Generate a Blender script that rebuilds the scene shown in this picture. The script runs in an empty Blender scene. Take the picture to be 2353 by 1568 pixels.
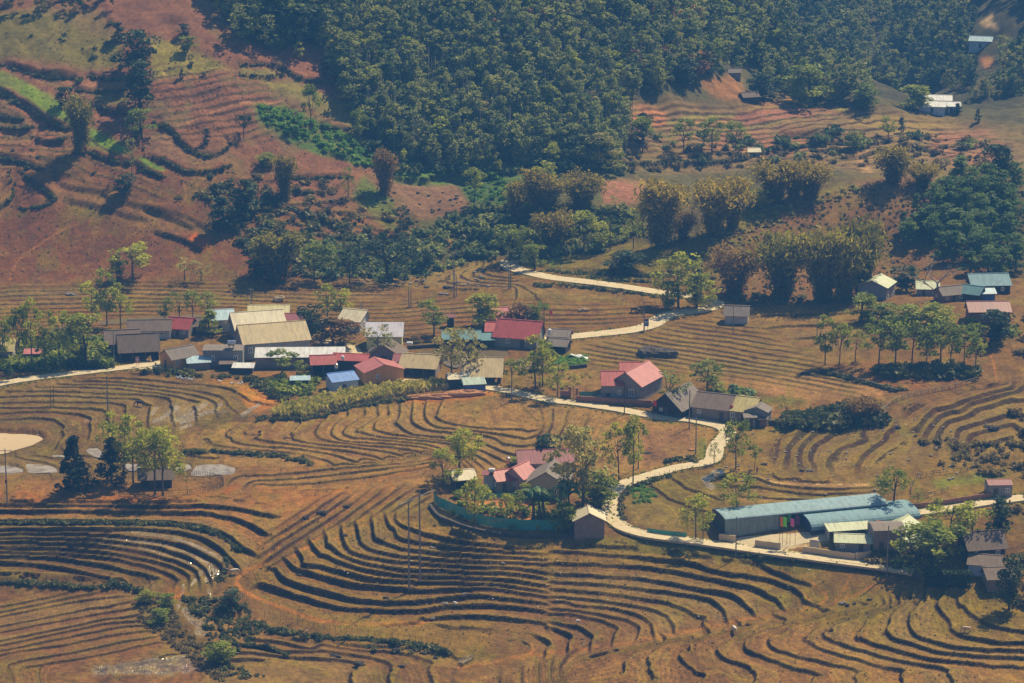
import bpy, bmesh, math, random
import numpy as np
from mathutils import Vector, Matrix

# ------------------------------------------------------------------ camera, sky, sun, exposure
scene = bpy.context.scene
CAM_Z = 190.0
PITCH = math.radians(14.45)
FPX = 6533.0                      # focal length in the units of the 2352 x 1568 plan of the picture
cam_data = bpy.data.cameras.new('camera')
cam = bpy.data.objects.new('camera', cam_data)
scene.collection.objects.link(cam)
cam.location = (0, 0, CAM_Z)
cam.rotation_euler = (math.pi/2 - PITCH, 0, 0)
cam_data.sensor_width = 36.0
cam_data.lens = 100.0
cam_data.clip_start = 1.0
cam_data.clip_end = 12000.0
scene.camera = cam

SUN_EL = math.radians(52)
SUN_AZ = math.radians(40)         # clockwise from +Y: behind the valley, to the right
world = bpy.data.worlds.new('World')
scene.world = world
world.use_nodes = True
wn = world.node_tree
wn.nodes.clear()
wo = wn.nodes.new('ShaderNodeOutputWorld')
bg = wn.nodes.new('ShaderNodeBackground')
sky = wn.nodes.new('ShaderNodeTexSky')
sky.sky_type = 'NISHITA'
sky.sun_disc = False
sky.sun_elevation = SUN_EL
sky.sun_rotation = SUN_AZ
bg.inputs['Strength'].default_value = 0.052
wn.links.new(sky.outputs[0], bg.inputs['Color'])
wn.links.new(bg.outputs[0], wo.inputs['Surface'])
sun_data = bpy.data.lights.new('sun', 'SUN')
sun_data.energy = 4.4
sun_data.angle = math.radians(0.5)
sun_data.color = (1.0, 0.84, 0.55)
sun = bpy.data.objects.new('sun', sun_data)
scene.collection.objects.link(sun)
sdir = Vector((math.sin(SUN_AZ)*math.cos(SUN_EL), math.cos(SUN_AZ)*math.cos(SUN_EL), math.sin(SUN_EL)))
sun.rotation_euler = sdir.to_track_quat('Z', 'Y').to_euler()
scene.view_settings.view_transform = 'Standard'
scene.view_settings.look = 'None'
scene.view_settings.exposure = 0.96
scene.view_settings.gamma = 1.0
HAZE_DENSITY = 0.00024
HAZE_COLOR = (0.12, 0.40, 1.0)

rng = np.random.default_rng(11)
rnd = random.Random(5)
C = scene.collection

# ------------------------------------------------------------------ materials
def new_mat(name):
    m = bpy.data.materials.new(name)
    m.use_nodes = True
    nt = m.node_tree
    return m, nt, nt.nodes['Principled BSDF']

def ramp(nt, fac, stops):
    r = nt.nodes.new('ShaderNodeValToRGB')
    els = r.color_ramp.elements
    els[0].position, els[0].color = stops[0][0], (*stops[0][1], 1)
    els[1].position, els[1].color = stops[-1][0], (*stops[-1][1], 1)
    for p, c in stops[1:-1]:
        e = els.new(p); e.color = (*c, 1)
    nt.links.new(fac, r.inputs[0])
    return r.outputs[0]

def noise(nt, scale, detail=4, coord='Object', rough=0.6, stretch=None):
    tc = nt.nodes.new('ShaderNodeTexCoord')
    src = tc.outputs[coord]
    if stretch:
        mp = nt.nodes.new('ShaderNodeMapping')
        mp.inputs['Scale'].default_value = stretch
        nt.links.new(src, mp.inputs[0]); src = mp.outputs[0]
    n = nt.nodes.new('ShaderNodeTexNoise')
    n.inputs['Scale'].default_value = scale
    n.inputs['Detail'].default_value = detail
    n.inputs['Roughness'].default_value = rough
    nt.links.new(src, n.inputs['Vector'])
    return n.outputs['Fac']

def mat_noise(name, c1, c2, scale=1.0, rough=0.85, bump=0.3, stretch=None, metal=0.0):
    m, nt, b = new_mat(name)
    n = noise(nt, scale, 5, stretch=stretch)
    nt.links.new(ramp(nt, n, [(0.3, c1), (0.7, c2)]), b.inputs['Base Color'])
    b.inputs['Roughness'].default_value = rough
    b.inputs['Metallic'].default_value = metal
    if bump:
        bp = nt.nodes.new('ShaderNodeBump')
        bp.inputs['Strength'].default_value = bump
        bp.inputs['Distance'].default_value = 0.1
        nt.links.new(noise(nt, scale*4, 4, stretch=stretch), bp.inputs['Height'])
        nt.links.new(bp.outputs[0], b.inputs['Normal'])
    return m

def mat_roof(name, c, rust=(0.25, 0.12, 0.06), amt=0.3, rough=0.5, period=1.0):
    """sheet roofing: seams down the slope, stains"""
    m, nt, b = new_mat(name)
    tc = nt.nodes.new('ShaderNodeTexCoord')
    w = nt.nodes.new('ShaderNodeTexWave')
    w.wave_type = 'BANDS'; w.bands_direction = 'X'; w.wave_profile = 'SIN'
    w.inputs['Scale'].default_value = 0.314/period
    w.inputs['Distortion'].default_value = 0.0
    nt.links.new(tc.outputs['Object'], w.inputs['Vector'])
    n = noise(nt, 0.55, 6, rough=0.7, stretch=(1.6, 0.5, 0.5))
    d = tuple(x*0.72 for x in c)
    col = ramp(nt, n, [(0.32, c), (0.55, tuple(0.5*(x+y) for x, y in zip(c, d))), (0.62, d),
                       (0.78, tuple(x*(1-amt)+y*amt for x, y in zip(c, rust)))])
    st = nt.nodes.new('ShaderNodeMixRGB'); st.blend_type = 'MULTIPLY'; st.inputs[0].default_value = 1.0
    nt.links.new(col, st.inputs[1])
    nt.links.new(ramp(nt, noise(nt, 1.0, 5, rough=0.75, stretch=(2.2, 0.35, 0.35)), [(0.3, (0.62, 0.58, 0.55)), (0.5, (1,)*3), (0.75, (1.12, 1.1, 1.05))]), st.inputs[2])
    col = st.outputs[0]
    mx = nt.nodes.new('ShaderNodeMixRGB'); mx.blend_type = 'MULTIPLY'
    mx.inputs[0].default_value = 1.0
    nt.links.new(col, mx.inputs[1])
    nt.links.new(ramp(nt, w.outputs['Fac'], [(0.0, (0.86,)*3), (0.07, (1,)*3), (1.0, (1,)*3)]), mx.inputs[2])
    nt.links.new(mx.outputs[0], b.inputs['Base Color'])
    b.inputs['Roughness'].default_value = rough
    bp = nt.nodes.new('ShaderNodeBump')
    bp.inputs['Strength'].default_value = 0.12; bp.inputs['Distance'].default_value = 0.03
    nt.links.new(w.outputs['Fac'], bp.inputs['Height'])
    nt.links.new(bp.outputs[0], b.inputs['Normal'])
    return m

def mat_leaf(name, stops, transl=0.35):
    """foliage: each leaf carries its own tint, the tree its own random shift"""
    m, nt, b = new_mat(name)
    at = nt.nodes.new('ShaderNodeAttribute'); at.attribute_name = 'tint'
    oi = nt.nodes.new('ShaderNodeObjectInfo')
    ma = nt.nodes.new('ShaderNodeMath'); ma.operation = 'MULTIPLY_ADD'
    nt.links.new(oi.outputs['Random'], ma.inputs[0]); ma.inputs[1].default_value = 0.3
    nt.links.new(at.outputs['Fac'], ma.inputs[2])
    col = ramp(nt, ma.outputs[0], stops)
    nt.links.new(col, b.inputs['Base Color'])
    b.inputs['Roughness'].default_value = 0.6
    b.inputs['Specular IOR Level'].default_value = 0.25
    tr = nt.nodes.new('ShaderNodeBsdfTranslucent')
    nt.links.new(col, tr.inputs['Color'])
    mix = nt.nodes.new('ShaderNodeMixShader'); mix.inputs[0].default_value = transl
    out = nt.nodes['Material Output']
    nt.links.new(b.outputs[0], mix.inputs[1]); nt.links.new(tr.outputs[0], mix.inputs[2])
    nt.links.new(mix.outputs[0], out.inputs['Surface'])
    return m

M = {}
def lf(k, a, b_, c, t=0.35):
    g = 1.0 if k in ('needle', 'yellow') else 1.5 if k == 'crop' else 1.25 if k == 'deep' else 1.75
    q = [tuple(min(.7, x*g) for x in p) for p in (a, b_, c)]
    M[k] = mat_leaf('leaves_'+k, [(0.0, q[0]), (0.45, q[1]), (0.95, q[2])], t+.08)
lf('light', (0.08, 0.10, 0.008), (0.19, 0.205, 0.012), (0.31, 0.31, 0.02), 0.42)
lf('green', (0.04, 0.062, 0.006), (0.115, 0.145, 0.010), (0.22, 0.235, 0.014))
lf('deep', (0.012, 0.028, 0.010), (0.025, 0.05, 0.015), (0.06, 0.085, 0.02), 0.2)
lf('needle', (0.006, 0.014, 0.010), (0.012, 0.024, 0.013), (0.03, 0.045, 0.016), 0.1)
lf('bamboo', (0.05, 0.044, 0.010), (0.155, 0.122, 0.014), (0.30, 0.22, 0.022), 0.4)
lf('bamboo_brown', (0.07, 0.045, 0.014), (0.16, 0.095, 0.022), (0.24, 0.15, 0.03), 0.3)
lf('bamboo_green', (0.038, 0.044, 0.010), (0.12, 0.112, 0.012), (0.24, 0.20, 0.020), 0.4)
lf('yellow', (0.16, 0.19, 0.012), (0.30, 0.33, 0.02), (0.45, 0.42, 0.03))
lf('blossom', (0.012, 0.018, 0.007), (0.028, 0.032, 0.011), (0.24, 0.12, 0.025), 0.2)
lf('pale', (0.09, 0.095, 0.022), (0.20, 0.19, 0.042), (0.32, 0.28, 0.07))
lf('rust', (0.07, 0.04, 0.018), (0.15, 0.08, 0.03), (0.26, 0.12, 0.035))
lf('forest', (0.018, 0.036, 0.016), (0.064, 0.092, 0.026), (0.18, 0.19, 0.042), 0.38)
lf('grove', (0.018, 0.042, 0.008), (0.055, 0.095, 0.014), (0.13, 0.175, 0.022), 0.35)
lf('under', (0.02, 0.03, 0.010), (0.05, 0.06, 0.014), (0.12, 0.11, 0.022), 0.25)
lf('dryshrub', (0.05, 0.038, 0.014), (0.11, 0.08, 0.022), (0.19, 0.14, 0.035), 0.25)
lf('crop', (0.10, 0.12, 0.015), (0.24, 0.23, 0.03), (0.40, 0.33, 0.07))
lf('herb', (0.035, 0.09, 0.012), (0.075, 0.16, 0.016), (0.14, 0.24, 0.025))
lf('banana', (0.02, 0.06, 0.02), (0.05, 0.10, 0.03), (0.12, 0.17, 0.05), 0.3)
M['bark'] = mat_noise('bark', (0.07, 0.05, 0.035), (0.14, 0.105, 0.07), 3.0, 0.95)
M['bark_dark'] = mat_noise('dark_bark', (0.03, 0.022, 0.016), (0.06, 0.045, 0.03), 3.0, 0.95)
M['bark_pale'] = mat_noise('pale_bark', (0.30, 0.25, 0.19), (0.42, 0.36, 0.28), 3.0, 0.9)
M['culm'] = mat_noise('bamboo_culm', (0.14, 0.12, 0.04), (0.24, 0.19, 0.07), 3.0, 0.7)
M['timber'] = mat_noise('grey_timber', (0.09, 0.065, 0.045), (0.19, 0.14, 0.10), 2.5, 0.9, stretch=(4, 4, 0.6))
M['dark_timber'] = mat_noise('dark_timber', (0.02, 0.016, 0.013), (0.055, 0.04, 0.03), 2.5, 0.9, stretch=(4, 4, 0.6))
M['stick'] = mat_noise('bamboo_stick', (0.22, 0.16, 0.09), (0.36, 0.28, 0.17), 4.0, 0.85)
M['stick_dark'] = mat_noise('weathered_stick', (0.07, 0.05, 0.032), (0.15, 0.11, 0.07), 4.0, 0.9)
M['concrete'] = mat_noise('concrete_post', (0.19, 0.175, 0.155), (0.29, 0.265, 0.23), 1.5, 0.85)
M['grey_wall'] = mat_noise('grey_render', (0.20, 0.19, 0.18), (0.28, 0.265, 0.25), 0.8, 0.9)
M['pale_wall'] = mat_noise('pale_render', (0.42, 0.40, 0.37), (0.55, 0.52, 0.48), 0.7, 0.9)
M['mauve_wall'] = mat_noise('mauve_render', (0.21, 0.165, 0.14), (0.29, 0.23, 0.195), 0.7, 0.9)
M['orange_wall'] = mat_noise('ochre_render', (0.58, 0.27, 0.06), (0.68, 0.34, 0.08), 0.6, 0.9)
M['yellow_wall'] = mat_noise('lime_render', (0.52, 0.53, 0.20), (0.62, 0.60, 0.26), 0.6, 0.9)
M['cream_wall'] = mat_noise('cream_render', (0.52, 0.40, 0.24), (0.62, 0.49, 0.30), 0.6, 0.9)
M['blue_wall'] = mat_noise('blue_boards', (0.03, 0.09, 0.26), (0.05, 0.13, 0.34), 0.8, 0.7)
M['blue_white'] = mat_noise('pale_blue_sheet', (0.36, 0.44, 0.56), (0.48, 0.55, 0.64), 0.8, 0.6)
M['teal_wall'] = mat_roof('teal_cladding', (0.20, 0.29, 0.30), (0.10, 0.14, 0.15), 0.3, 0.5, 2.0)
M['pink_wall'] = mat_noise('pink_render', (0.42, 0.22, 0.19), (0.50, 0.28, 0.24), 0.6, 0.9)
M['brick'] = mat_noise('red_brick', (0.22, 0.10, 0.065), (0.31, 0.15, 0.09), 2.0, 0.9)
M['white_paint'] = mat_noise('white_paint', (0.68, 0.68, 0.66), (0.78, 0.78, 0.76), 1.0, 0.6, 0)
M['glass'] = mat_noise('dark_glass', (0.015, 0.02, 0.025), (0.03, 0.035, 0.045), 1.0, 0.15, 0)
M['door_wood'] = mat_noise('door_wood', (0.045, 0.03, 0.022), (0.09, 0.06, 0.04), 2.0, 0.7)
M['steel'] = mat_noise('stainless_steel', (0.60, 0.60, 0.60), (0.72, 0.72, 0.72), 1.0, 0.25, 0, metal=0.9)
M['net'] = mat_noise('green_netting', (0.03, 0.30, 0.25), (0.08, 0.42, 0.34), 2.0, 0.8)
_nt = M['net'].node_tree; _tr = _nt.nodes.new('ShaderNodeBsdfTransparent'); _mx = _nt.nodes.new('ShaderNodeMixShader'); _mx.inputs[0].default_value = 0.22
_nt.links.new(_nt.nodes['Principled BSDF'].outputs[0], _mx.inputs[1]); _nt.links.new(_tr.outputs[0], _mx.inputs[2]); _nt.links.new(_mx.outputs[0], _nt.nodes['Material Output'].inputs['Surface'])
M['stone'] = mat_noise('field_stone', (0.16, 0.13, 0.105), (0.34, 0.29, 0.24), 1.2, 0.95)
M['dark_stone'] = mat_noise('dark_stone', (0.035, 0.028, 0.022), (0.09, 0.07, 0.055), 1.5, 0.95)
M['white_stone'] = mat_noise('white_scrap', (0.60, 0.57, 0.52), (0.8, 0.78, 0.74), 1.5, 0.8)
M['straw'] = mat_noise('straw', (0.34, 0.24, 0.11), (0.52, 0.39, 0.20), 5.0, 0.95)
M['thatch_dark'] = mat_noise('old_thatch', (0.045, 0.035, 0.028), (0.12, 0.09, 0.065), 3.0, 0.95)
M['earth_pile'] = mat_noise('orange_earth', (0.40, 0.17, 0.06), (0.52, 0.25, 0.10), 1.5, 0.95)
M['tarp_white'] = mat_noise('white_sheeting', (0.55, 0.58, 0.62), (0.75, 0.77, 0.80), 1.0, 0.45)
R_ = {
 'brown': mat_roof('brown_slab_roof', (0.165, 0.115, 0.085), (0.09, 0.06, 0.045), 0.6, 0.85, 1.4),
 'grey': mat_roof('grey_tile_roof', (0.21, 0.17, 0.14), (0.11, 0.09, 0.08), 0.5, 0.85, 1.2),
 'red': mat_roof('red_sheet_roof', (0.42, 0.075, 0.06), (0.28, 0.10, 0.07), 0.5, 0.42, 1.0),
 'pink': mat_roof('faded_pink_roof', (0.52, 0.17, 0.145), (0.58, 0.40, 0.34), 0.6, 0.38, 1.0),
 'maroon': mat_roof('maroon_roof', (0.24, 0.05, 0.05), (0.2, 0.10, 0.09), 0.5, 0.5, 1.0),
 'cream': mat_roof('cream_sheet_roof', (0.62, 0.54, 0.36), (0.5, 0.38, 0.2), 0.35, 0.55, 1.3),
 'oldcream': mat_roof('stained_cream_roof', (0.55, 0.48, 0.24), (0.34, 0.19, 0.07), 0.7, 0.6, 1.1),
 'tan': mat_roof('tan_sheet_roof', (0.46, 0.35, 0.17), (0.40, 0.29, 0.14), 0.5, 0.6, 1.6),
 'white': mat_roof('white_patched_roof', (0.66, 0.66, 0.64), (0.42, 0.28, 0.16), 0.75, 0.5, 1.2),
 'cyan': mat_roof('pale_blue_roof', (0.40, 0.55, 0.60), (0.55, 0.62, 0.62), 0.5, 0.45, 1.0),
 'lav': mat_roof('silver_lilac_roof', (0.48, 0.46, 0.52), (0.40, 0.38, 0.44), 0.4, 0.45, 0.9),
 'blue': mat_roof('blue_tarpaulin', (0.10, 0.24, 0.60), (0.32, 0.45, 0.75), 0.7, 0.45, 2.5),
 'teal': mat_roof('teal_roof', (0.10, 0.23, 0.24), (0.16, 0.25, 0.25), 0.5, 0.45, 1.0),
 'bluegrey': mat_roof('blue_grey_hangar_roof', (0.17, 0.31, 0.36), (0.24, 0.35, 0.38), 0.5, 0.75, 1.8),
 'steelblue': mat_roof('grey_blue_hangar_roof', (0.22, 0.34, 0.38), (0.32, 0.39, 0.40), 0.5, 0.75, 1.8),
 'pgreen': mat_roof('pale_green_roof', (0.46, 0.50, 0.31), (0.50, 0.46, 0.30), 0.5, 0.55, 1.1),
 'yellow': mat_roof('yellow_ochre_roof', (0.46, 0.37, 0.12), (0.36, 0.28, 0.12), 0.5, 0.55, 1.1),
 'stripe': mat_roof('green_white_striped_roof', (0.36, 0.46, 0.38), (0.60, 0.60, 0.50), 0.7, 0.5, 2.0),
}

# ------------------------------------------------------------------ mesh and object helpers
def mesh_np(name, V, Fq, tint=None, cols=None, smooth=False, loose_tri=False):
    V = np.asarray(V, np.float32); Fq = np.asarray(Fq, np.int32)
    k = Fq.shape[1]
    me = bpy.data.meshes.new(name)
    me.vertices.add(len(V)); me.vertices.foreach_set('co', V.ravel())
    me.loops.add(Fq.size); me.loops.foreach_set('vertex_index', Fq.ravel())
    me.polygons.add(len(Fq))
    me.polygons.foreach_set('loop_start', np.arange(0, Fq.size, k, dtype=np.int32))
    me.polygons.foreach_set('loop_total', np.full(len(Fq), k, np.int32))
    me.polygons.foreach_set('use_smooth', np.full(len(Fq), smooth, bool))
    if tint is not None:
        a = me.attributes.new('tint', 'FLOAT', 'FACE')
        a.data.foreach_set('value', np.asarray(tint, np.float32))
    if cols is not None:
        for nm, arr in cols.items():
            if arr.ndim == 2:
                a = me.attributes.new(nm, 'FLOAT_COLOR', 'POINT')
                a.data.foreach_set('color', np.c_[arr, np.ones(len(arr))].astype(np.float32).ravel())
            else:
                a = me.attributes.new(nm, 'FLOAT', 'POINT')
                a.data.foreach_set('value', arr.astype(np.float32))
    me.update(calc_edges=True)
    return me

class MB:
    """collects simple solids into one mesh"""
    def __init__(s): s.v = []; s.f = []
    def add(s, vs, fs):
        n = len(s.v); s.v += [tuple(p) for p in vs]; s.f += [tuple(i+n for i in f) for f in fs]; return s
    def box(s, cx, cy, cz, sx, sy, sz, rz=0.0):
        c, q = math.cos(rz), math.sin(rz); vs = []
        for dz in (-.5, .5):
            for dx, dy in ((-.5, -.5), (.5, -.5), (.5, .5), (-.5, .5)):
                x, y = dx*sx, dy*sy
                vs.append((cx+x*c-y*q, cy+x*q+y*c, cz+dz*sz))
        return s.add(vs, [(3, 2, 1, 0), (4, 5, 6, 7), (0, 1, 5, 4), (1, 2, 6, 5), (2, 3, 7, 6), (3, 0, 4, 7)])
    def tube(s, pts, rad, n=6):
        pts = [Vector(p) for p in pts]; vs = []; fs = []
        for i, p in enumerate(pts):
            d = (pts[min(i+1, len(pts)-1)]-pts[max(i-1, 0)]).normalized()
            a = d.cross(Vector((0.3, 1, 0.1))).normalized(); b = d.cross(a)
            r = rad[i] if isinstance(rad, (list, tuple)) else rad
            for k in range(n):
                t = 2*math.pi*k/n
                vs.append(p+a*(r*math.cos(t))+b*(r*math.sin(t)))
        for i in range(len(pts)-1):
            for k in range(n):
                fs.append((i*n+k, i*n+(k+1) % n, (i+1)*n+(k+1) % n, (i+1)*n+k))
        fs.append(tuple(range(n-1, -1, -1))); m = (len(pts)-1)*n; fs.append(tuple(m+k for k in range(n)))
        return s.add(vs, fs)
    def slab(s, quad, t):
        """quad of four points, thickened along its normal"""
        q = [Vector(p) for p in quad]
        nrm = (q[1]-q[0]).cross(q[3]-q[0]).normalized()*t
        return s.add([*q, *[p+nrm for p in q]], [(3, 2, 1, 0), (4, 5, 6, 7), (0, 1, 5, 4), (1, 2, 6, 5), (2, 3, 7, 6), (3, 0, 4, 7)])
    def blob(s, c, r, seed=0, n=8, rough=0.18):
        """lumpy closed stone or heap"""
        g = random.Random(seed); vs = []; fs = []
        rings = n//2+1
        for i in range(1, rings):
            th = math.pi*i/rings
            for k in range(n):
                ph = 2*math.pi*k/n; q = 1+g.uniform(-rough, rough)
                vs.append((c[0]+r[0]*q*math.sin(th)*math.cos(ph), c[1]+r[1]*q*math.sin(th)*math.sin(ph), c[2]+r[2]*q*math.cos(th)))
        for i in range(rings-2):
            for k in range(n):
                fs.append((i*n+k, (i+1)*n+k, (i+1)*n+(k+1) % n, i*n+(k+1) % n))
        t = len(vs); vs += [(c[0], c[1], c[2]+r[2]), (c[0], c[1], c[2]-r[2])]
        for k in range(n):
            fs.append((t, k, (k+1) % n)); m = (rings-2)*n; fs.append((t+1, m+(k+1) % n, m+k))
        return s.add(vs, fs)
    def mesh(s, name, mat, smooth=False):
        me = bpy.data.meshes.new(name); me.from_pydata(s.v, [], s.f)
        if mat: me.materials.append(mat)
        if smooth: me.polygons.foreach_set('use_smooth', [True]*len(me.polygons))
        me.update(); return me

def link(name, data, parent=None, loc=None, rz=None):
    o = bpy.data.objects.new(name, data); C.objects.link(o)
    if parent: o.parent = parent
    if loc is not None: o.location = loc
    if rz is not None: o.rotation_euler = (0, 0, rz)
    return o
def part(name, mb, mat, parent, label=None, smooth=False):
    o = link(name, mb.mesh(name, mat, smooth), parent)
    if label: o['label'] = label
    return o
def tag(o, label, cat, group=None, kind=None):
    o['label'] = label; o['category'] = cat
    if group: o['group'] = group
    if kind: o['kind'] = kind
    return o
def thing(name, label, cat, loc, rz=0.0, group=None):
    return tag(link(name, None, None, loc, rz), label, cat, group)

# ------------------------------------------------------------------ plan of the valley (2352 x 1568) -> ground
cp, sp = math.cos(PITCH), math.sin(PITCH)
def ray(u, v):
    """slopes of the sight line: x/y and z/y"""
    c = (np.asarray(u, float)-1176)/FPX; s = (784-np.asarray(v, float))/FPX
    dy = cp+s*sp
    return c/dy, (-sp+s*cp)/dy
def plan(x, y, z):
    """ground point -> plan coordinates"""
    zz = z-CAM_Z
    dep = y*cp-zz*sp
    return 1176+FPX*x/dep, 784-FPX*(y*sp+zz*cp)/dep
def T(c, r, *zs):
    """read-off from an enlarged tile: list of plan points"""
    ox = (0, 567.4, 1134.8, 1702.2)[c]; oy = (0, 388.2, 776.4, 1134.8)[r]
    return [(ox+zs[i]/3.7504, oy+zs[i+1]/3.7504) for i in range(0, len(zs), 2)]

# value noise
_tab = rng.random((256, 256))
def vnoise(x, y):
    xi = np.floor(x).astype(int); yi = np.floor(y).astype(int)
    fx = x-xi; fy = y-yi; fx = fx*fx*(3-2*fx); fy = fy*fy*(3-2*fy)
    g = lambda a, b: _tab[a & 255, b & 255]
    return (g(xi, yi)*(1-fx)+g(xi+1, yi)*fx)*(1-fy)+(g(xi, yi+1)*(1-fx)+g(xi+1, yi+1)*fx)*fy
def fbm(x, y, o=4):
    s = 0; a = 0.5
    for i in range(o):
        s = s+a*vnoise(x+17*i, y-9*i); x = x*2.03; y = y*2.03; a *= 0.5
    return s/(1-0.5**o)*1.0-0.5
def smoothstep(a, b, x):
    t = np.clip((x-a)/(b-a), 0, 1); return t*t*(3-2*t)
# ------------------------------------------------------------------ terrain: large form
PTS = []
def ctl(u, v, d=None, z=None):
    a, b = ray(u, v)
    if d is None: d = (z-CAM_Z)/b
    PTS.append((a*d, d, CAM_Z+b*d))
for u in (-300, 0, 300, 600, 900, 1200, 1500, 1800, 2100, 2400, 2700):
    for v, z in ((1568, -23), (1480, -21), (1340, -17), (1240, -12), (1130, -9), (1000, -7), (900, -5), (800, -3.5)):
        if u >= 2100: z = {1000: -5.5, 900: -3, 800: 0.5}.get(v, z)
        if u <= 600 and v == 1568: z = -20
        if u <= 300 and v == 1480: z = -19.5
        ctl(u, v, z=z)
    if u < 2000: ctl(u, 700, z=-2)
    else: ctl(u, 700, z=3)
    if u <= 1300 and u != 900: ctl(u, 645, z=-0.7)
for u in (-300, 0, 250, 450):
    ctl(u, 400, 864); ctl(u, 200, 908); ctl(u, 0, 957); ctl(u, -300, 1060); ctl(u, -600, 1200)
for v, d in ((560, 838), (400, 880), (200, 925), (0, 975)): ctl(700, v, d)
ctl(1000, 640, z=-3.5); ctl(1080, 590, z=-2)
for u, l in ((1000, ((450, 885), (390, 905), (200, 945), (0, 990), (-300, 1090))),
             (1300, ((590, 845), (480, 870), (390, 910), (200, 955), (0, 1005), (-300, 1110))),
             (1500, ((560, 848), (390, 930), (250, 975), (100, 1010), (0, 1030), (-200, 1080))),
             (1700, ((370, 955), (300, 990), (150, 1060), (50, 1080), (10, 1090), (0, 2600), (-200, 2800))),
             (1850, ((110, 1075),)),
             (1900, ((370, 960), (300, 1000), (170, 1062), (100, 2450), (0, 2600), (-200, 2800))),
             (2000, ((240, 1040),)),
             (2150, ((270, 1040), (240, 1075), (150, 1190), (0, 1290), (-200, 1400))),
             (2350, ((270, 1030), (150, 1125), (0, 1195), (-200, 1290))),
             (2700, ((270, 1030), (150, 1125), (0, 1195), (-200, 1290))),
             (2200, ((370, 970), (330, 1000)))):
    for v, d in l: ctl(u, v, d)
ctl(1600, 640, z=-1); ctl(1480, 590, 828); ctl(1600, 545, 838)
ctl(1800, 680, z=-1); ctl(1800, 580, 832); ctl(1800, 455, 862)
ctl(2000, 680, z=0); ctl(2000, 560, 845); ctl(2000, 415, 875)
ctl(2200, 680, z=2); ctl(2200, 450, 870); ctl(2200, 415, 885)
ctl(2400, 700, z=4); ctl(2400, 500, 865); ctl(2400, 420, 890)
ctl(2700, 700, z=6); ctl(2700, 450, 880)
def world_pt(u, d, z):
    a, _ = ray(u, 300); PTS.append((a*d, d, z))
for u, d, z in ((1700, 900, 7), (1850, 910, 8), (2000, 925, 10), (2200, 935, 9), (2450, 940, 9),
                (1700, 1200, 5), (1700, 1500, -60), (1700, 2000, -120), (1700, 2350, -165), (1900, 1180, -20), (1900, 1500, -95), (1900, 2000, -165), (1900, 2250, -200), (2010, 1150, -12), (1500, 1180, 95), (1500, 1400, 80)):
    world_pt(u, d, z)
PTS += [(0, 420, -20), (-150, 420, -16), (150, 420, -20), (0, 300, 5), (0, 180, 60), (0, 80, 120), (0, 0, 150), (0, -200, 230),
        (-500, 0, 190), (500, 0, 190), (-600, 500, 70), (600, 500, 60), (-600, 900, 150), (700, 900, 70), (-900, 1500, 330),
        (0, 1900, 190), (1000, 1500, 220), (150, 3600, 330), (-300, 2800, 380), (-1500, 2500, 500), (1500, 2600, 430),
        (-1800, 800, 330), (1800, 800, 330), (-400, 1300, 220), (-150, 1250, 170)]
PTS = np.array(PTS)
def kern(r2): return np.sqrt(r2+18.0**2)
_sc = np.array([1.0, 1.0])
_P = PTS[:, :2]*_sc
_K = kern(((_P[:, None]-_P[None])**2).sum(2))
n_ = len(_P)
_A = np.zeros((n_+3, n_+3)); _A[:n_, :n_] = _K - np.eye(n_)*1.0
_A[:n_, n_] = 1; _A[:n_, n_+1:] = _P/1000; _A[n_, :n_] = 1; _A[n_+1:, :n_] = (_P/1000).T
_w = np.linalg.solve(_A, np.r_[PTS[:, 2], 0, 0, 0])
def form(x, y):
    q = np.stack([np.ravel(x), np.ravel(y)], 1)*_sc
    out = np.empty(len(q))
    for i in range(0, len(q), 20000):
        s = q[i:i+20000]
        k = kern(((s[:, None]-_P[None])**2).sum(2))
        out[i:i+20000] = k@_w[:n_]+_w[n_]+(s/1000)@_w[n_+1:]
    return out.reshape(np.shape(x))

# grid: columns are directions (x / y), rows are distances
core = np.linspace(-0.215, 0.215, 1060)
side = np.array([0.22, 0.228, 0.24, 0.26, 0.29, 0.33, 0.4, 0.5, 0.7, 1.0, 1.5])
AX = np.r_[-side[::-1], core, side]
dd = [60, 90, 120, 160, 200, 250, 300, 350, 400, 430, 450, 465, 475]
d = 480.0
while d < 875: dd.append(d); d += max(0.30, d*d/(FPX*0.435*195)*0.62)
while d < 1130: dd.append(d); d += 0.85
while d < 1300: dd.append(d); d += 2.5
while d < 2950: dd.append(d); d += 6.0
while d < 4200: dd.append(d); d += 60
DY = np.array(dd)
ca = np.r_[-1.5, -1.0, -0.7, -0.5, -0.4, -0.33, np.linspace(-0.29, 0.29, 150), 0.33, 0.4, 0.5, 0.7, 1.0, 1.5]
cd = np.r_[60, 90, 120, 160, 200, 250, 300, 350, 400, 440, np.arange(470, 1140, 4.0), np.arange(1140, 2960, 16.0), np.arange(2960, 4300, 80.0)]
Zc = form(ca[None]*cd[:, None], np.repeat(cd[:, None], len(ca), 1))
ia = np.clip(np.searchsorted(ca, AX)-1, 0, len(ca)-2); fa = (AX-ca[ia])/(ca[ia+1]-ca[ia])
idr = np.clip(np.searchsorted(cd, DY)-1, 0, len(cd)-2); fd = ((DY-cd[idr])/(cd[idr+1]-cd[idr]))[:, None]
t1 = Zc[:, ia]*(1-fa)+Zc[:, ia+1]*fa
Z = t1[idr]*(1-fd)+t1[idr+1]*fd
X = AX[None]*DY[:, None]; Y = np.repeat(DY[:, None], len(AX), 1)
UU, VV = plan(X, Y, Z)                       # plan coordinates of the smooth form

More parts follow.
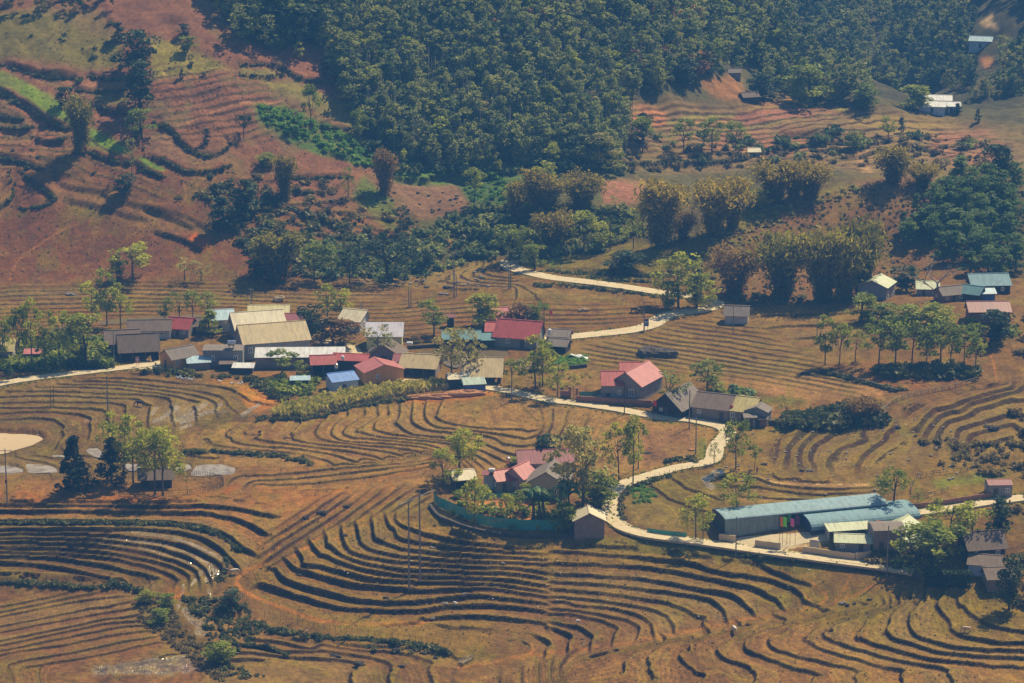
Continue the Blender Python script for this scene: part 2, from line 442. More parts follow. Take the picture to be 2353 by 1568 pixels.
# ------------------------------------------------------------------ maps drawn on the plan
U0, V0, ST = -300.0, -200.0, 2.0
NU, NV = 1490, 990
def box_of(pts, mg):
    p = np.array(pts)
    i0 = int(max(0, (p[:, 0].min()-mg-U0)/ST)); i1 = int(min(NU, (p[:, 0].max()+mg-U0)/ST+2))
    j0 = int(max(0, (p[:, 1].min()-mg-V0)/ST)); j1 = int(min(NV, (p[:, 1].max()+mg-V0)/ST+2))
    return i0, i1, j0, j1
def blur(a, n):
    n = int(n)
    for _ in range(2 if n > 0 else 0):
        for ax in (0, 1):
            pad = [(0, 0), (0, 0)]; pad[ax] = (n+1, n)
            c = np.cumsum(np.pad(a, pad, mode='edge'), axis=ax)
            if ax == 0: a = (c[2*n+1:]-c[:-2*n-1])/(2*n+1)
            else: a = (c[:, 2*n+1:]-c[:, :-2*n-1])/(2*n+1)
    return a
def poly_mask(pts, feather=3):
    """(window, mask) of a filled outline on the plan"""
    w = box_of(pts, feather*3+6); i0, i1, j0, j1 = w
    if i1 <= i0 or j1 <= j0: return w, np.zeros((max(0, j1-j0), max(0, i1-i0)))
    gu = U0+ST*np.arange(i0, i1); gv = V0+ST*np.arange(j0, j1)
    m = np.zeros((j1-j0, i1-i0), bool)
    n = len(pts)
    for k in range(n):
        (x1, y1), (x2, y2) = pts[k], pts[(k+1) % n]
        if y1 == y2: continue
        c = ((y1 > gv) != (y2 > gv))
        xi = x1+(gv-y1)/(y2-y1)*(x2-x1)
        m ^= c[:, None] & (gu[None] < xi[:, None])
    return w, blur(m.astype(float), round(feather/ST))
def smooth_line(pts, step=4.0):
    """Catmull-Rom through the read-off points"""
    p = np.array(pts, float)
    if len(p) < 3:
        n = max(2, int(np.hypot(*(p[1]-p[0]))/step)); t = np.linspace(0, 1, n)[:, None]
        return p[0]*(1-t)+p[1]*t
    q = np.r_[[2*p[0]-p[1]], p, [2*p[-1]-p[-2]]]; out = []
    for i in range(len(p)-1):
        a, b, c, e = q[i:i+4]
        n = max(2, int(np.hypot(*(c-b))/step))
        t = np.linspace(0, 1, n, endpoint=False)[:, None]
        out.append(0.5*((2*b)+(c-a)*t+(2*a-5*b+4*c-e)*t**2+(3*b-a-3*c+e)*t**3))
    return np.r_[np.concatenate(out), [p[-1]]]
def line_mask(pts, width, soft=2.0):
    l = smooth_line(pts, 5.0)
    w = box_of(l, width+soft*2+4); i0, i1, j0, j1 = w
    gu = (U0+ST*np.arange(i0, i1))[None]; gv = (V0+ST*np.arange(j0, j1))[:, None]
    d2 = np.full((j1-j0, i1-i0), 1e9)
    for k in range(len(l)-1):
        (x1, y1), (x2, y2) = l[k], l[k+1]
        dx, dy = x2-x1, y2-y1; L2 = dx*dx+dy*dy+1e-9
        t = np.clip(((gu-x1)*dx+(gv-y1)*dy)/L2, 0, 1)
        d2 = np.minimum(d2, (gu-x1-t*dx)**2+(gv-y1-t*dy)**2)
    return w, 1-smoothstep(width/2-soft/2, width/2+soft, np.sqrt(d2))
def sample(mp, u, v):
    fx = np.clip((u-U0)/ST, 0, NU-1.001); fy = np.clip((v-V0)/ST, 0, NV-1.001)
    i = fx.astype(int); j = fy.astype(int); fx = fx-i; fy = fy-j
    if mp.ndim == 3: fx = fx[..., None]; fy = fy[..., None]
    return (mp[j, i]*(1-fx)+mp[j, i+1]*fx)*(1-fy)+(mp[j+1, i]*(1-fx)+mp[j+1, i+1]*fx)*fy

def solve_levels(curves, wpts):
    """smooth field that takes the level k along the k-th read-off terrace edge"""
    w = box_of(wpts, 30); i0, i1, j0, j1 = w
    prev = None
    for s, it in ((8, 260), (4, 160), (2, 120), (1, 60)):
        nx = (i1-i0)//s+1; ny = (j1-j0)//s+1
        fix = np.zeros((ny, nx), bool); val = np.zeros((ny, nx)); cnt = np.zeros((ny, nx))
        for lev, c in curves:
            l = smooth_line(c, 1.5)
            ii = np.round(((l[:, 0]-U0)/ST-i0)/s).astype(int); jj = np.round(((l[:, 1]-V0)/ST-j0)/s).astype(int)
            ok = (ii >= 0) & (ii < nx) & (jj >= 0) & (jj < ny)
            np.add.at(val, (jj[ok], ii[ok]), lev); np.add.at(cnt, (jj[ok], ii[ok]), 1)
        fix = cnt > 0; val = val/np.maximum(cnt, 1)
        if prev is None:
            f = np.full((ny, nx), np.mean([lv for lv, _ in curves]))
        else:
            px = np.clip(np.arange(nx)*prev.shape[1]/nx, 0, prev.shape[1]-1.001); py = np.clip(np.arange(ny)*prev.shape[0]/ny, 0, prev.shape[0]-1.001)
            a = px.astype(int); b = py.astype(int); a1 = np.minimum(a+1, prev.shape[1]-1); b1 = np.minimum(b+1, prev.shape[0]-1)
            gx = (px-a)[None]; gy = (py-b)[:, None]
            f = (prev[b][:, a]*(1-gx)+prev[b][:, a1]*gx)*(1-gy)+(prev[b1][:, a]*(1-gx)+prev[b1][:, a1]*gx)*gy
        for _ in range(it):
            f[fix] = val[fix]
            p = np.pad(f, 1, mode='edge')
            f = 0.25*(p[:-2, 1:-1]+p[2:, 1:-1]+p[1:-1, :-2]+p[1:-1, 2:])
        f[fix] = val[fix]; prev = f
    out = blur(f, 1)[:j1-j0, :i1-i0]
    return w, out

WOB = (fbm(X/3.0, Y/3.0, 3)*0.16+fbm(X/11.0, Y/11.0, 2)*0.12)
DISP = np.zeros_like(Z); RISER = np.zeros_like(Z); BROW = np.zeros_like(Z); TERR = np.zeros_like(Z); TREAD = np.zeros_like(Z)
HVAR = np.clip(0.85+1.3*fbm(X/12.0+3, Y/12.0, 3), 0.45, 1.35); ROWS = np.zeros_like(Z)
def terrace(L, mask, h, rw=0.55, gmax=0.42, lip=0.10, wob=1.0):
    """L: level of every ground point (rises downhill); steps of height h at whole numbers"""
    L = L+WOB*wob
    gx = np.gradient(L, axis=1)/np.maximum(np.gradient(X, axis=1), 1e-6)
    gy = np.gradient(L, axis=0)/np.maximum(np.gradient(Y, axis=0), 1e-6)
    g = np.hypot(gx, gy)+1e-4
    gs = np.clip(g, 0.01, 3)
    hl = np.minimum(h, gmax/gs)*HVAR
    k = np.round(L); f = L-k
    r = np.clip(0.5*rw*gs, 0.006, 0.24)
    t = np.clip((f+r)/(2*r), 0, 1)
    dz = hl*(f+0.5-t)+lip*np.exp(-((f+1.7*r)/(0.9*r))**2)*np.clip(hl/h, 0, 1)
    global DISP, RISER, BROW, TERR, TREAD, ROWS
    ROWS = ROWS*(1-mask)+np.cos(2*math.pi*np.round(np.clip(1.0/gs/0.9, 1, 7))*f)*mask
    DISP = DISP*(1-mask)+dz*mask
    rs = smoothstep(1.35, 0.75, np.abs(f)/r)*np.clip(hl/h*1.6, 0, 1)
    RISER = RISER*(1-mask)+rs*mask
    br = np.exp(-((f+2.0*r)/(1.1*r))**2)*np.clip(hl/h*1.6, 0, 1)
    BROW = BROW*(1-mask)+br*mask
    TERR = np.maximum(TERR*(1-mask), mask)
    TREAD = TREAD*(1-mask)+(np.sin(k*12.9898+3.1)*43758.5453 % 1.0)*mask
def region(outline, curves, h, feather=10, **kw):
    w, f = solve_levels(curves, outline)
    i0, i1, j0, j1 = w
    full = np.zeros((NV, NU)); full[j0:j1, i0:i1] = f
    L = sample(full, UU, VV)
    w2, m = poly_mask(outline, feather)
    mm = np.zeros((NV, NU)); mm[w2[2]:w2[3], w2[0]:w2[1]] = m
    terrace(L, sample(mm, UU, VV), h, **kw)
def lev(*cs): return [(i, c) for i, c in enumerate(cs)]

# fields behind the village and around the road bend: many low bunds
def proc_region(outline, fn, h, feather=12, **kw):
    w2, m = poly_mask(outline, feather)
    mm = np.zeros((NV, NU)); mm[w2[2]:w2[3], w2[0]:w2[1]] = m
    terrace(fn(UU, VV), sample(mm, UU, VV), h, **kw)
wig = fbm(X/45, Y/45, 3)
proc_region([(-250, 665), (300, 648), (640, 650), (900, 655), (1000, 650), (1050, 690), (1000, 760), (560, 735), (-250, 800)],
            lambda u, v: (v-640)/9.5+wig*3.0, 0.38, rw=0.5)
proc_region([(880, 700), (1020, 650), (1500, 690), (1600, 700), (1480, 765), (1300, 770), (1180, 730), (1000, 800), (900, 780)],
            lambda u, v: (v-640)/10.5+(u-1200)*0.004+wig*2.5, 0.38, rw=0.5)
region([(885, 660), (960, 625), (1080, 600), (1160, 592), (1260, 640), (1500, 680), (1480, 700), (1000, 690)],
       lev(T(1, 1, 2300, 915, 2150, 880, 2120, 840, 2180, 805), T(1, 1, 2300, 945, 2060, 910, 2035, 870, 2110, 812),
           T(1, 1, 2300, 972, 1980, 938, 1950, 890, 2060, 820), T(1, 1, 2300, 1000, 1900, 960, 1835, 935, 1870, 880, 1990, 825),
           T(1, 1, 2300, 1020, 1800, 1000, 1640, 990, 1700, 930, 1850, 860, 1960, 825), T(1, 1, 2300, 1045, 1700, 1030, 1480, 1005, 1580, 930, 1750, 870, 1850, 840)), 0.5)
# right of the far road: long low bunds falling to the right
proc_region([(1330, 790), (1420, 770), (1660, 715), (1760, 760), (1850, 820), (1960, 870), (1980, 905), (1740, 880), (1560, 850), (1400, 850), (1350, 830)],
            lambda u, v: (v-760-(u-1500)*0.16)/11.0+wig*2.2, 0.40, rw=0.55)
proc_region([(1720, 705), (2000, 700), (2010, 760), (1900, 800), (1760, 760)],
            lambda u, v: (v-700+(u-1850)*0.05)/26.0+wig*1.2, 0.5, rw=0.6)
# hillside fields, upper right
proc_region([(1430, 240), (1700, 245), (1990, 250), (2200, 285), (2330, 330), (2330, 420), (2050, 400), (1750, 380), (1440, 360)],
            lambda u, v: (v-240+(u-1700)*0.06)/13.0+wig*2.5, 0.6, rw=0.7, gmax=0.5)
# gully terraces, bottom middle
region([(500, 1420), (560, 1400), (700, 1425), (900, 1480), (1060, 1500), (1130, 1480), (1120, 1600), (440, 1600), (470, 1500)],
       lev(T(1, 3, 0, 1165, 200, 1215, 500, 1265, 700, 1265, 900, 1310, 1200, 1320, 1450, 1345, 1650, 1365, 1900, 1420),
           T(1, 3, 0, 1250, 300, 1280, 550, 1330, 640, 1290, 850, 1330, 1100, 1350, 1300, 1370, 1500, 1410, 1600, 1450),
           T(1, 3, -100, 1300, 100, 1320, 300, 1360, 600, 1345, 800, 1375, 1000, 1400, 1200, 1450, 1290, 1500),
           T(1, 3, -200, 1370, 100, 1375, 400, 1410, 700, 1420, 900, 1450, 1000, 1500),
           T(1, 3, -300, 1440, 200, 1420, 500, 1480, 700, 1560)), 0.9, rw=0.7)
# pond fan on the left
region([(-200, 890), (60, 880), (250, 850), (330, 855), (480, 862), (600, 875), (640, 900), (630, 930), (500, 962), (330, 990), (220, 1010), (100, 1052), (-200, 1060)],
       lev(T(0, 2, 700, 330, 900, 305, 1200, 312, 1500, 338, 1700, 355, 1900, 368, 2240, 405, 2330, 470),
           T(0, 2, 760, 350, 900, 340, 1200, 355, 1500, 385, 1800, 410, 2000, 450, 2170, 560),
           T(0, 2, 640, 375, 720, 372, 1000, 380, 1300, 410, 1600, 440, 1800, 480, 1930, 530, 1960, 595),
           T(0, 2, 480, 405, 900, 402, 1200, 428, 1500, 460, 1700, 500, 1850, 555, 1870, 600),
           T(0, 2, 300, 430, 560, 418, 800, 425, 1100, 450, 1350, 475, 1560, 515, 1740, 560),
           T(0, 2, -100, 470, 100, 460, 500, 460, 900, 480, 1150, 488, 1400, 500, 1535, 550),
           T(0, 2, -100, 520, 0, 510, 400, 490, 800, 510, 1000, 515, 1200, 530, 1310, 585),
           T(0, 2, -100, 570, 0, 560, 400, 545, 700, 555, 900, 560, 1040, 570, 1125, 590),
           T(0, 2, -100, 605, 0, 600, 500, 595, 800, 610, 970, 620),
           T(0, 2, -100, 660, 0, 650, 300, 632, 600, 645, 750, 665, 825, 705),
           T(0, 2, -100, 705, 0, 700, 300, 690, 520, 705, 650, 740, 680, 800),
           T(0, 2, -100, 770, 0, 770, 200, 770, 330, 790, 420, 825)), 0.60, rw=0.55)
# flooded paddies below it
region([(-200, 1040), (100, 1045), (200, 1010), (330, 985), (480, 1025), (570, 1050), (560, 1085), (400, 1092), (-200, 1092)],
       lev(T(0, 2, 700, 900, 850, 935, 1000, 965, 1300, 1000, 1500, 1005, 1800, 1020, 2000, 1050, 2090, 1100),
           T(0, 2, 430, 985, 600, 1010, 800, 1020, 1000, 1050, 1200, 1060, 1400, 1045, 1600, 1065, 1665, 1110),
           T(0, 2, 250, 1010, 480, 1030, 700, 1060, 800, 1110), T(0, 2, 120, 1030, 300, 1048, 450, 1085, 560, 1130),
           T(0, 2, -100, 1055, 50, 1060, 180, 1090, 230, 1150)), 0.45, rw=0.5)
# wide fan in the middle
region([(400, 1020), (440, 990), (490, 968), (700, 948), (850, 930), (1000, 918), (1200, 918), (1390, 950), (1400, 1000), (1260, 1050), (1060, 1090), (850, 1128), (560, 1122), (450, 1095), (520, 1060), (700, 1066), (740, 1050), (560, 1030)],
       lev(T(1, 2, 1740, 650, 1830, 700, 2000, 725, 2240, 745, 2500, 760), T(1, 2, 1580, 655, 1680, 720, 1900, 760, 2200, 785, 2400, 790),
           T(1, 2, 1535, 700, 1620, 765, 1800, 785, 2000, 805, 2250, 842, 2400, 870), T(1, 2, 1408, 690, 1430, 740, 1520, 785, 1700, 810, 2000, 830, 2150, 870, 2205, 920),
           T(1, 2, 1245, 700, 1300, 760, 1400, 820, 1500, 845, 1800, 865, 2000, 890, 2080, 930),
           T(1, 2, 1250, 672, 1130, 695, 1085, 760, 1100, 800, 1300, 835, 1480, 852, 1650, 880, 1850, 920, 1950, 960),
           T(1, 2, 1150, 670, 1000, 750, 930, 800, 1050, 835, 1300, 865, 1600, 890, 1760, 912, 1800, 960),
           T(1, 2, 1080, 645, 950, 700, 850, 770, 820, 820, 900, 855, 1200, 880, 1450, 905, 1620, 940, 1700, 985),
           T(1, 2, 950, 670, 790, 710, 740, 770, 718, 835, 850, 890, 1100, 905, 1400, 925, 1590, 965, 1660, 1010),
           T(1, 2, 780, 690, 640, 730, 580, 790, 600, 850, 700, 885, 900, 910, 1100, 930, 1300, 950, 1470, 985, 1500, 1030),
           T(1, 2, 560, 725, 400, 790, 330, 835, 320, 868, 400, 888, 600, 912, 900, 940, 1150, 970, 1310, 1015, 1345, 1055),
           T(1, 2, 240, 735, 60, 765, -30, 810, 30, 855, 150, 890, 500, 930, 850, 970, 1080, 1020, 1185, 1068),
           T(0, 2, 2300, 735, 2050, 755, 1960, 800, 1945, 860, 2000, 900, 2240, 935, 2430, 945, 2780, 985, 2950, 1030, 3090, 1082),
           T(0, 2, 2160, 735, 1900, 780, 1780, 840, 1750, 872, 1800, 905, 2000, 940, 2240, 965, 2500, 985, 2800, 1050, 2900, 1110),
           T(1, 2, 0, 1192, 400, 1170, 900, 1112, 1300, 1080, 1600, 1035), T(1, 2, 150, 1232, 700, 1190, 1100, 1140, 1500, 1090, 1700, 1050),
           T(1, 2, 100, 1262, 500, 1262, 900, 1220, 1300, 1160, 1680, 1090), T(1, 2, 60, 1285, 500, 1308, 1000, 1265, 1400, 1200, 1700, 1130)), 0.55, rw=0.5, gmax=0.22, wob=0.6)
# left fan
region([(-200, 1146), (480, 1146), (590, 1150), (650, 1190), (600, 1270), (555, 1310), (470, 1345), (330, 1346), (-200, 1352)],
       lev(T(0, 3, -200, 60, 0, 58, 600, 72, 1300, 72, 1750, 57, 2000, 57, 2400, 85), T(0, 3, -200, 92, 110, 88, 700, 95, 1500, 105, 1800, 107, 2000, 125, 2150, 150, 2300, 185),
           T(0, 3, -200, 148, 600, 150, 1300, 160, 1700, 170, 1900, 190, 2050, 230, 2150, 270, 2240, 340),
           T(0, 3, -200, 235, 700, 240, 1100, 237, 1500, 255, 1750, 290, 1900, 340, 2000, 400, 2075, 490),
           T(0, 3, -200, 300, 600, 310, 1050, 308, 1300, 312, 1600, 350, 1750, 400, 1900, 490, 1965, 550),
           T(0, 3, -200, 345, 600, 350, 1000, 365, 1300, 400, 1550, 440, 1700, 510, 1850, 580, 1920, 610),
           T(0, 3, -200, 378, 600, 385, 1000, 415, 1300, 455, 1500, 510, 1680, 585, 1775, 650),
           T(0, 3, -200, 415, 500, 425, 900, 455, 1200, 500, 1400, 550, 1600, 615, 1710, 665),
           T(0, 3, -200, 460, 500, 480, 900, 510, 1200, 560, 1400, 600, 1550, 650, 1645, 705),
           T(0, 3, -200, 497, 500, 515, 900, 550, 1150, 595, 1350, 650, 1480, 700, 1575, 765),
           T(0, 3, -200, 530, 400, 548, 700, 590, 860, 612, 1000, 640, 1250, 690, 1385, 725),
           T(0, 3, -200, 600, 0, 600, 300, 620, 550, 650, 700, 690, 1000, 745), T(0, 3, -200, 690, 300, 700, 650, 712, 900, 755, 1050, 780)), 1.15, rw=0.6, gmax=0.55)
# ploughed field, lower left
region([(-200, 1366), (250, 1354), (312, 1375), (330, 1410), (365, 1470), (470, 1530), (420, 1600), (-200, 1600)],
       lev(T(0, 3, -200, 960, 0, 920, 200, 880, 450, 830), T(0, 3, -200, 1020, 0, 980, 300, 920, 700, 832), T(0, 3, -200, 1065, 0, 1025, 400, 940, 900, 850, 1100, 840),
           T(0, 3, -200, 1100, 0, 1060, 500, 960, 1000, 885, 1150, 880), T(0, 3, -200, 1190, 0, 1150, 400, 1070, 700, 1010, 960, 975), T(0, 3, -200, 1240, 0, 1200, 500, 1100, 1040, 1005, 1150, 995),
           T(0, 3, -200, 1310, 0, 1270, 500, 1170, 900, 1090, 1220, 1050), T(0, 3, -200, 1350, 0, 1310, 400, 1225, 900, 1125, 1250, 1100), T(0, 3, -200, 1400, 0, 1365, 500, 1255, 1000, 1160, 1290, 1130),
           T(0, 3, -200, 1440, 100, 1370, 600, 1295, 1000, 1220, 1320, 1185), T(0, 3, 0, 1480, 500, 1395, 1000, 1292, 1360, 1232), T(0, 3, 200, 1500, 800, 1400, 1400, 1268), T(0, 3, 500, 1560, 1000, 1460, 1600, 1372)), 0.42, rw=0.45, lip=0.12)
# big terraces in the foreground: left part, then right part
region([(700, 1240), (790, 1200), (880, 1175), (950, 1180), (1050, 1205), (1120, 1240), (1270, 1246), (1275, 1460), (1200, 1450), (900, 1432), (720, 1410), (600, 1370), (575, 1340), (620, 1290)],
       lev(T(1, 3, 1310, 205, 1500, 225, 1600, 260, 1750, 330, 1900, 370, 2100, 395, 2260, 405, 2480, 425), T(1, 3, 1500, 350, 1700, 395, 1900, 425, 2100, 445, 2300, 465, 2600, 480),
           T(1, 3, 1262, 285, 1278, 370, 1330, 400, 1500, 430, 1700, 460, 2000, 490, 2240, 505, 2600, 515), T(1, 3, 1080, 330, 1090, 400, 1200, 440, 1400, 490, 1600, 515, 1800, 530, 2000, 545, 2240, 552, 2560, 575),
           T(1, 3, 950, 375, 970, 430, 1080, 495, 1300, 540, 1500, 565, 1750, 580, 2000, 595, 2240, 595, 2600, 612), T(1, 3, 820, 430, 870, 500, 1000, 545, 1200, 580, 1400, 600, 1600, 620, 1900, 640, 2240, 640, 2600, 690),
           T(1, 3, 680, 440, 740, 480, 800, 530, 1000, 600, 1200, 640, 1400, 665, 1700, 675, 2000, 690, 2240, 692, 2600, 735), T(1, 3, 610, 535, 700, 555, 800, 600, 1000, 660, 1200, 700, 1500, 722, 1800, 728, 2128, 742, 2600, 800),
           T(1, 3, 460, 622, 610, 632, 800, 680, 1000, 730, 1200, 755, 1500, 768, 1820, 772, 2128, 790, 2600, 850), T(1, 3, 430, 655, 520, 682, 700, 740, 900, 790, 1100, 812, 1300, 830, 1600, 840, 1850, 832, 2128, 824, 2600, 895),
           T(1, 3, 245, 640, 270, 705, 350, 760, 500, 820, 700, 870, 900, 920, 1100, 940, 1400, 940, 1700, 915, 1900, 892, 2128, 897, 2600, 950), T(1, 3, 95, 680, 110, 760, 250, 830, 400, 890, 600, 940, 800, 990, 1000, 1010, 1300, 1020, 1550, 1010, 1750, 975, 2128, 968, 2600, 1015),
           T(1, 3, 250, 1000, 400, 1030, 600, 1072, 800, 1100, 1000, 1112, 1300, 1120, 1500, 1110, 1650, 1075, 2128, 1065, 2600, 1110), T(1, 3, 1500, 1100, 1700, 1140, 2000, 1165, 2240, 1180, 2500, 1230)), 1.15, rw=0.6, gmax=0.55)
region([(1262, 1246), (1400, 1240), (1560, 1262), (1700, 1285), (1800, 1300), (1890, 1350), (1900, 1392), (1720, 1428), (1500, 1478), (1300, 1520), (1180, 1510), (1120, 1490), (1262, 1450)],
       lev(T(2, 3, 200, 425, 580, 440, 770, 445, 1000, 460, 1300, 490, 1600, 510, 1900, 545, 2000, 565, 2240, 600, 2430, 680, 2580, 740, 2720, 790, 2810, 840, 2830, 900),
           T(2, 3, 200, 475, 580, 505, 800, 520, 1000, 535, 1250, 555, 1500, 575, 1750, 610, 1850, 650, 2050, 690, 2280, 720, 2430, 760, 2580, 820, 2640, 870, 2655, 940),
           T(2, 3, 100, 590, 320, 600, 600, 605, 1000, 620, 1300, 640, 1600, 680, 1900, 740, 2128, 785, 2230, 820, 2330, 860, 2420, 910, 2465, 970), T(2, 3, 100, 660, 330, 680, 600, 700, 1000, 720, 1300, 740, 1550, 780, 1800, 830, 2020, 870, 2130, 925, 2195, 1000),
           T(2, 3, 0, 740, 300, 755, 600, 770, 1000, 790, 1200, 815, 1500, 850, 1700, 880, 1850, 915, 1950, 980, 1990, 1050), T(2, 3, 0, 818, 250, 810, 400, 820, 700, 840, 1000, 870, 1300, 910, 1500, 940, 1590, 965, 1700, 1020, 1830, 1070),
           T(2, 3, 0, 895, 250, 885, 500, 890, 700, 900, 1000, 940, 1200, 970, 1440, 1020, 1500, 1080, 1550, 1140), T(2, 3, 400, 920, 620, 932, 700, 960, 900, 980, 1100, 1010, 1280, 1060, 1350, 1130),
           T(2, 3, 0, 968, 300, 985, 600, 1000, 800, 1020, 1000, 1060, 1150, 1095, 1250, 1140, 1230, 1220), T(2, 3, 400, 1030, 660, 1035, 800, 1065, 950, 1100, 1070, 1160),
           T(2, 3, -100, 1062, 0, 1065, 300, 1085, 500, 1110, 700, 1150, 800, 1200, 850, 1240), T(2, 3, 0, 1085, 90, 1092, 300, 1120, 480, 1150, 640, 1210, 675, 1262),
           T(2, 3, -200, 1160, 0, 1165, 200, 1185, 350, 1215, 450, 1260, 485, 1315), T(2, 3, -300, 1215, 0, 1230, 120, 1245, 230, 1270, 310, 1320)), 1.15, rw=0.6, gmax=0.55)
# fan in the lower right corner
region([(1000, 1640), (1100, 1560), (1250, 1510), (1500, 1462), (1800, 1405), (2000, 1385), (2120, 1352), (2240, 1345), (2500, 1360), (2500, 1640)],
       lev(T(3, 3, 2500, 1060, 2240, 1040, 2150, 1000, 2080, 960), T(3, 3, 2500, 1200, 2240, 1160, 2050, 1090, 1930, 1020, 1870, 950, 1860, 880),
           T(3, 3, 2500, 1290, 2240, 1280, 1950, 1240, 1830, 1190, 1780, 1100, 1690, 990, 1680, 930, 1740, 850), T(3, 3, 2500, 1360, 2240, 1350, 1900, 1330, 1650, 1280, 1500, 1220, 1455, 1160, 1450, 1030, 1520, 950, 1580, 900),
           T(3, 3, 2500, 1425, 2240, 1410, 1800, 1380, 1500, 1310, 1300, 1250, 1215, 1210, 1280, 1130, 1290, 1050, 1400, 960, 1480, 910), T(3, 3, 2500, 1500, 2240, 1480, 1700, 1440, 1400, 1370, 1150, 1310, 990, 1260, 1000, 1200, 1080, 1080, 1200, 1030, 1380, 950),
           T(3, 3, 1900, 1540, 1650, 1490, 1300, 1430, 1000, 1340, 780, 1270, 700, 1220, 740, 1160, 900, 1100, 1100, 1040, 1300, 960), T(3, 3, 1500, 1550, 1230, 1490, 900, 1400, 650, 1320, 535, 1260, 560, 1200, 700, 1130, 900, 1060, 1150, 1000, 1250, 950),
           T(3, 3, 1100, 1560, 880, 1490, 600, 1430, 350, 1360, 240, 1300, 250, 1230, 400, 1150, 700, 1060, 1000, 985, 1200, 940), T(3, 3, 700, 1570, 480, 1490, 200, 1410, 50, 1350, 22, 1300, 80, 1220, 300, 1150, 500, 1090, 800, 1010),
           T(3, 3, 300, 1560, 112, 1490, -80, 1440, -200, 1390, -208, 1330, -150, 1270, 112, 1170, 500, 1070), T(3, 3, -100, 1580, -350, 1480, -490, 1440, -540, 1390, -500, 1330, -420, 1280, -230, 1220, 112, 1125),
           T(2, 3, 1400, 1600, 1330, 1490, 1318, 1410, 1370, 1350, 1500, 1290, 1750, 1240, 2000, 1170), T(2, 3, 1100, 1560, 1130, 1420, 1250, 1345, 1500, 1265, 1750, 1205), T(2, 3, 600, 1560, 700, 1450, 1000, 1370, 1400, 1270)), 0.9, rw=0.55, gmax=0.5)
# right-hand fields
region([(1762, 1000), (1830, 985), (2080, 965), (2110, 1000), (2130, 1060), (2000, 1082), (1900, 1085), (1780, 1070)],
       lev(T(3, 2, 270, 1100, 290, 1000, 310, 920, 340, 840, 380, 800), T(3, 2, 400, 1090, 395, 1000, 420, 930, 500, 860, 570, 800), T(3, 2, 520, 1100, 500, 1010, 520, 940, 600, 860, 700, 790),
           T(3, 2, 640, 1110, 590, 1010, 640, 930, 720, 880, 850, 800), T(3, 2, 740, 1110, 780, 1030, 900, 940, 1050, 900, 1100, 840, 1200, 765), T(3, 2, 1000, 1110, 1010, 1070, 1100, 980, 1200, 900, 1270, 820, 1320, 765),
           T(3, 2, 1120, 1130, 1250, 1010, 1350, 960, 1450, 870)), 0.8, rw=1.3, gmax=0.6)
region([(2070, 930), (2130, 895), (2300, 872), (2450, 850), (2450, 1045), (2240, 1060), (2140, 1040), (2090, 990)],
       lev(T(3, 2, 1380, 740, 1400, 660, 1500, 600, 1700, 510, 2000, 440, 2300, 380), T(3, 2, 1520, 800, 1580, 700, 1680, 630, 1780, 608, 1900, 560, 2100, 490, 2350, 430), T(3, 2, 1560, 880, 1620, 780, 1700, 690, 1800, 640, 1900, 628, 2000, 560, 2350, 470),
           T(3, 2, 1690, 930, 1700, 820, 1800, 720, 1950, 680, 2050, 620, 2350, 520), T(3, 2, 1830, 980, 1850, 860, 1900, 780, 2050, 740, 2350, 650), T(3, 2, 1955, 980, 1965, 880, 2010, 830, 2350, 740), T(3, 2, 2080, 990, 2100, 940, 2350, 850)), 1.0, rw=1.3, gmax=0.6)
region([(1640, 1090), (1720, 1080), (2000, 1100), (2040, 1130), (2020, 1160), (1740, 1165), (1640, 1150)],
       lev(T(3, 2, -200, 1150, 100, 1165, 300, 1225, 700, 1240, 1150, 1240), T(3, 2, -200, 1200, 100, 1200, 300, 1265, 700, 1295, 1120, 1285), T(3, 2, -200, 1290, 150, 1290, 600, 1345, 1000, 1330, 1250, 1310),
           T(3, 2, -200, 1360, 200, 1375, 500, 1395, 1000, 1380), T(3, 2, -200, 1420, 200, 1415, 600, 1440, 1000, 1410)), 0.5)
region([(1440, 1110), (1560, 1085), (1650, 1090), (1660, 1160), (1620, 1215), (1480, 1215), (1435, 1180)],
       lev(T(2, 2, 1700, 1080, 1900, 1200, 2100, 1260, 2300, 1300), T(2, 2, 1500, 1190, 1650, 1290, 1900, 1370, 2200, 1420), T(2, 2, 1350, 1270, 1500, 1380, 1700, 1460, 1900, 1520), T(2, 2, 1160, 1350, 1300, 1390, 1450, 1440, 1560, 1530)), 0.4)

proc_region([(-250, 230), (60, 260), (200, 300), (330, 400), (400, 470), (250, 430), (120, 395), (-250, 400)],
            lambda u, v: (v-u*0.28)/27.0+wig*4.0, 0.2, rw=0.8, gmax=0.5)
proc_region([(350, 150), (560, 170), (800, 290), (700, 330), (560, 330), (340, 330)],
            lambda u, v: (v+u*0.18)/16.0+wig*2.0, 0.1, rw=0.8, gmax=0.4)
proc_region([(430, 420), (700, 400), (1000, 520), (1000, 600), (620, 560)],
            lambda u, v: (v-u*0.2)/24.0+wig*5.0, 0.7, rw=0.9, gmax=0.5)
proc_region([(590, 1290), (640, 1200), (760, 1135), (900, 1120), (1000, 1130), (990, 1165), (880, 1180), (760, 1215), (690, 1250), (620, 1310)],
            lambda u, v: (u*0.55+v*0.84)/17.0+wig*2.6, 0.6, rw=0.6, gmax=0.4)
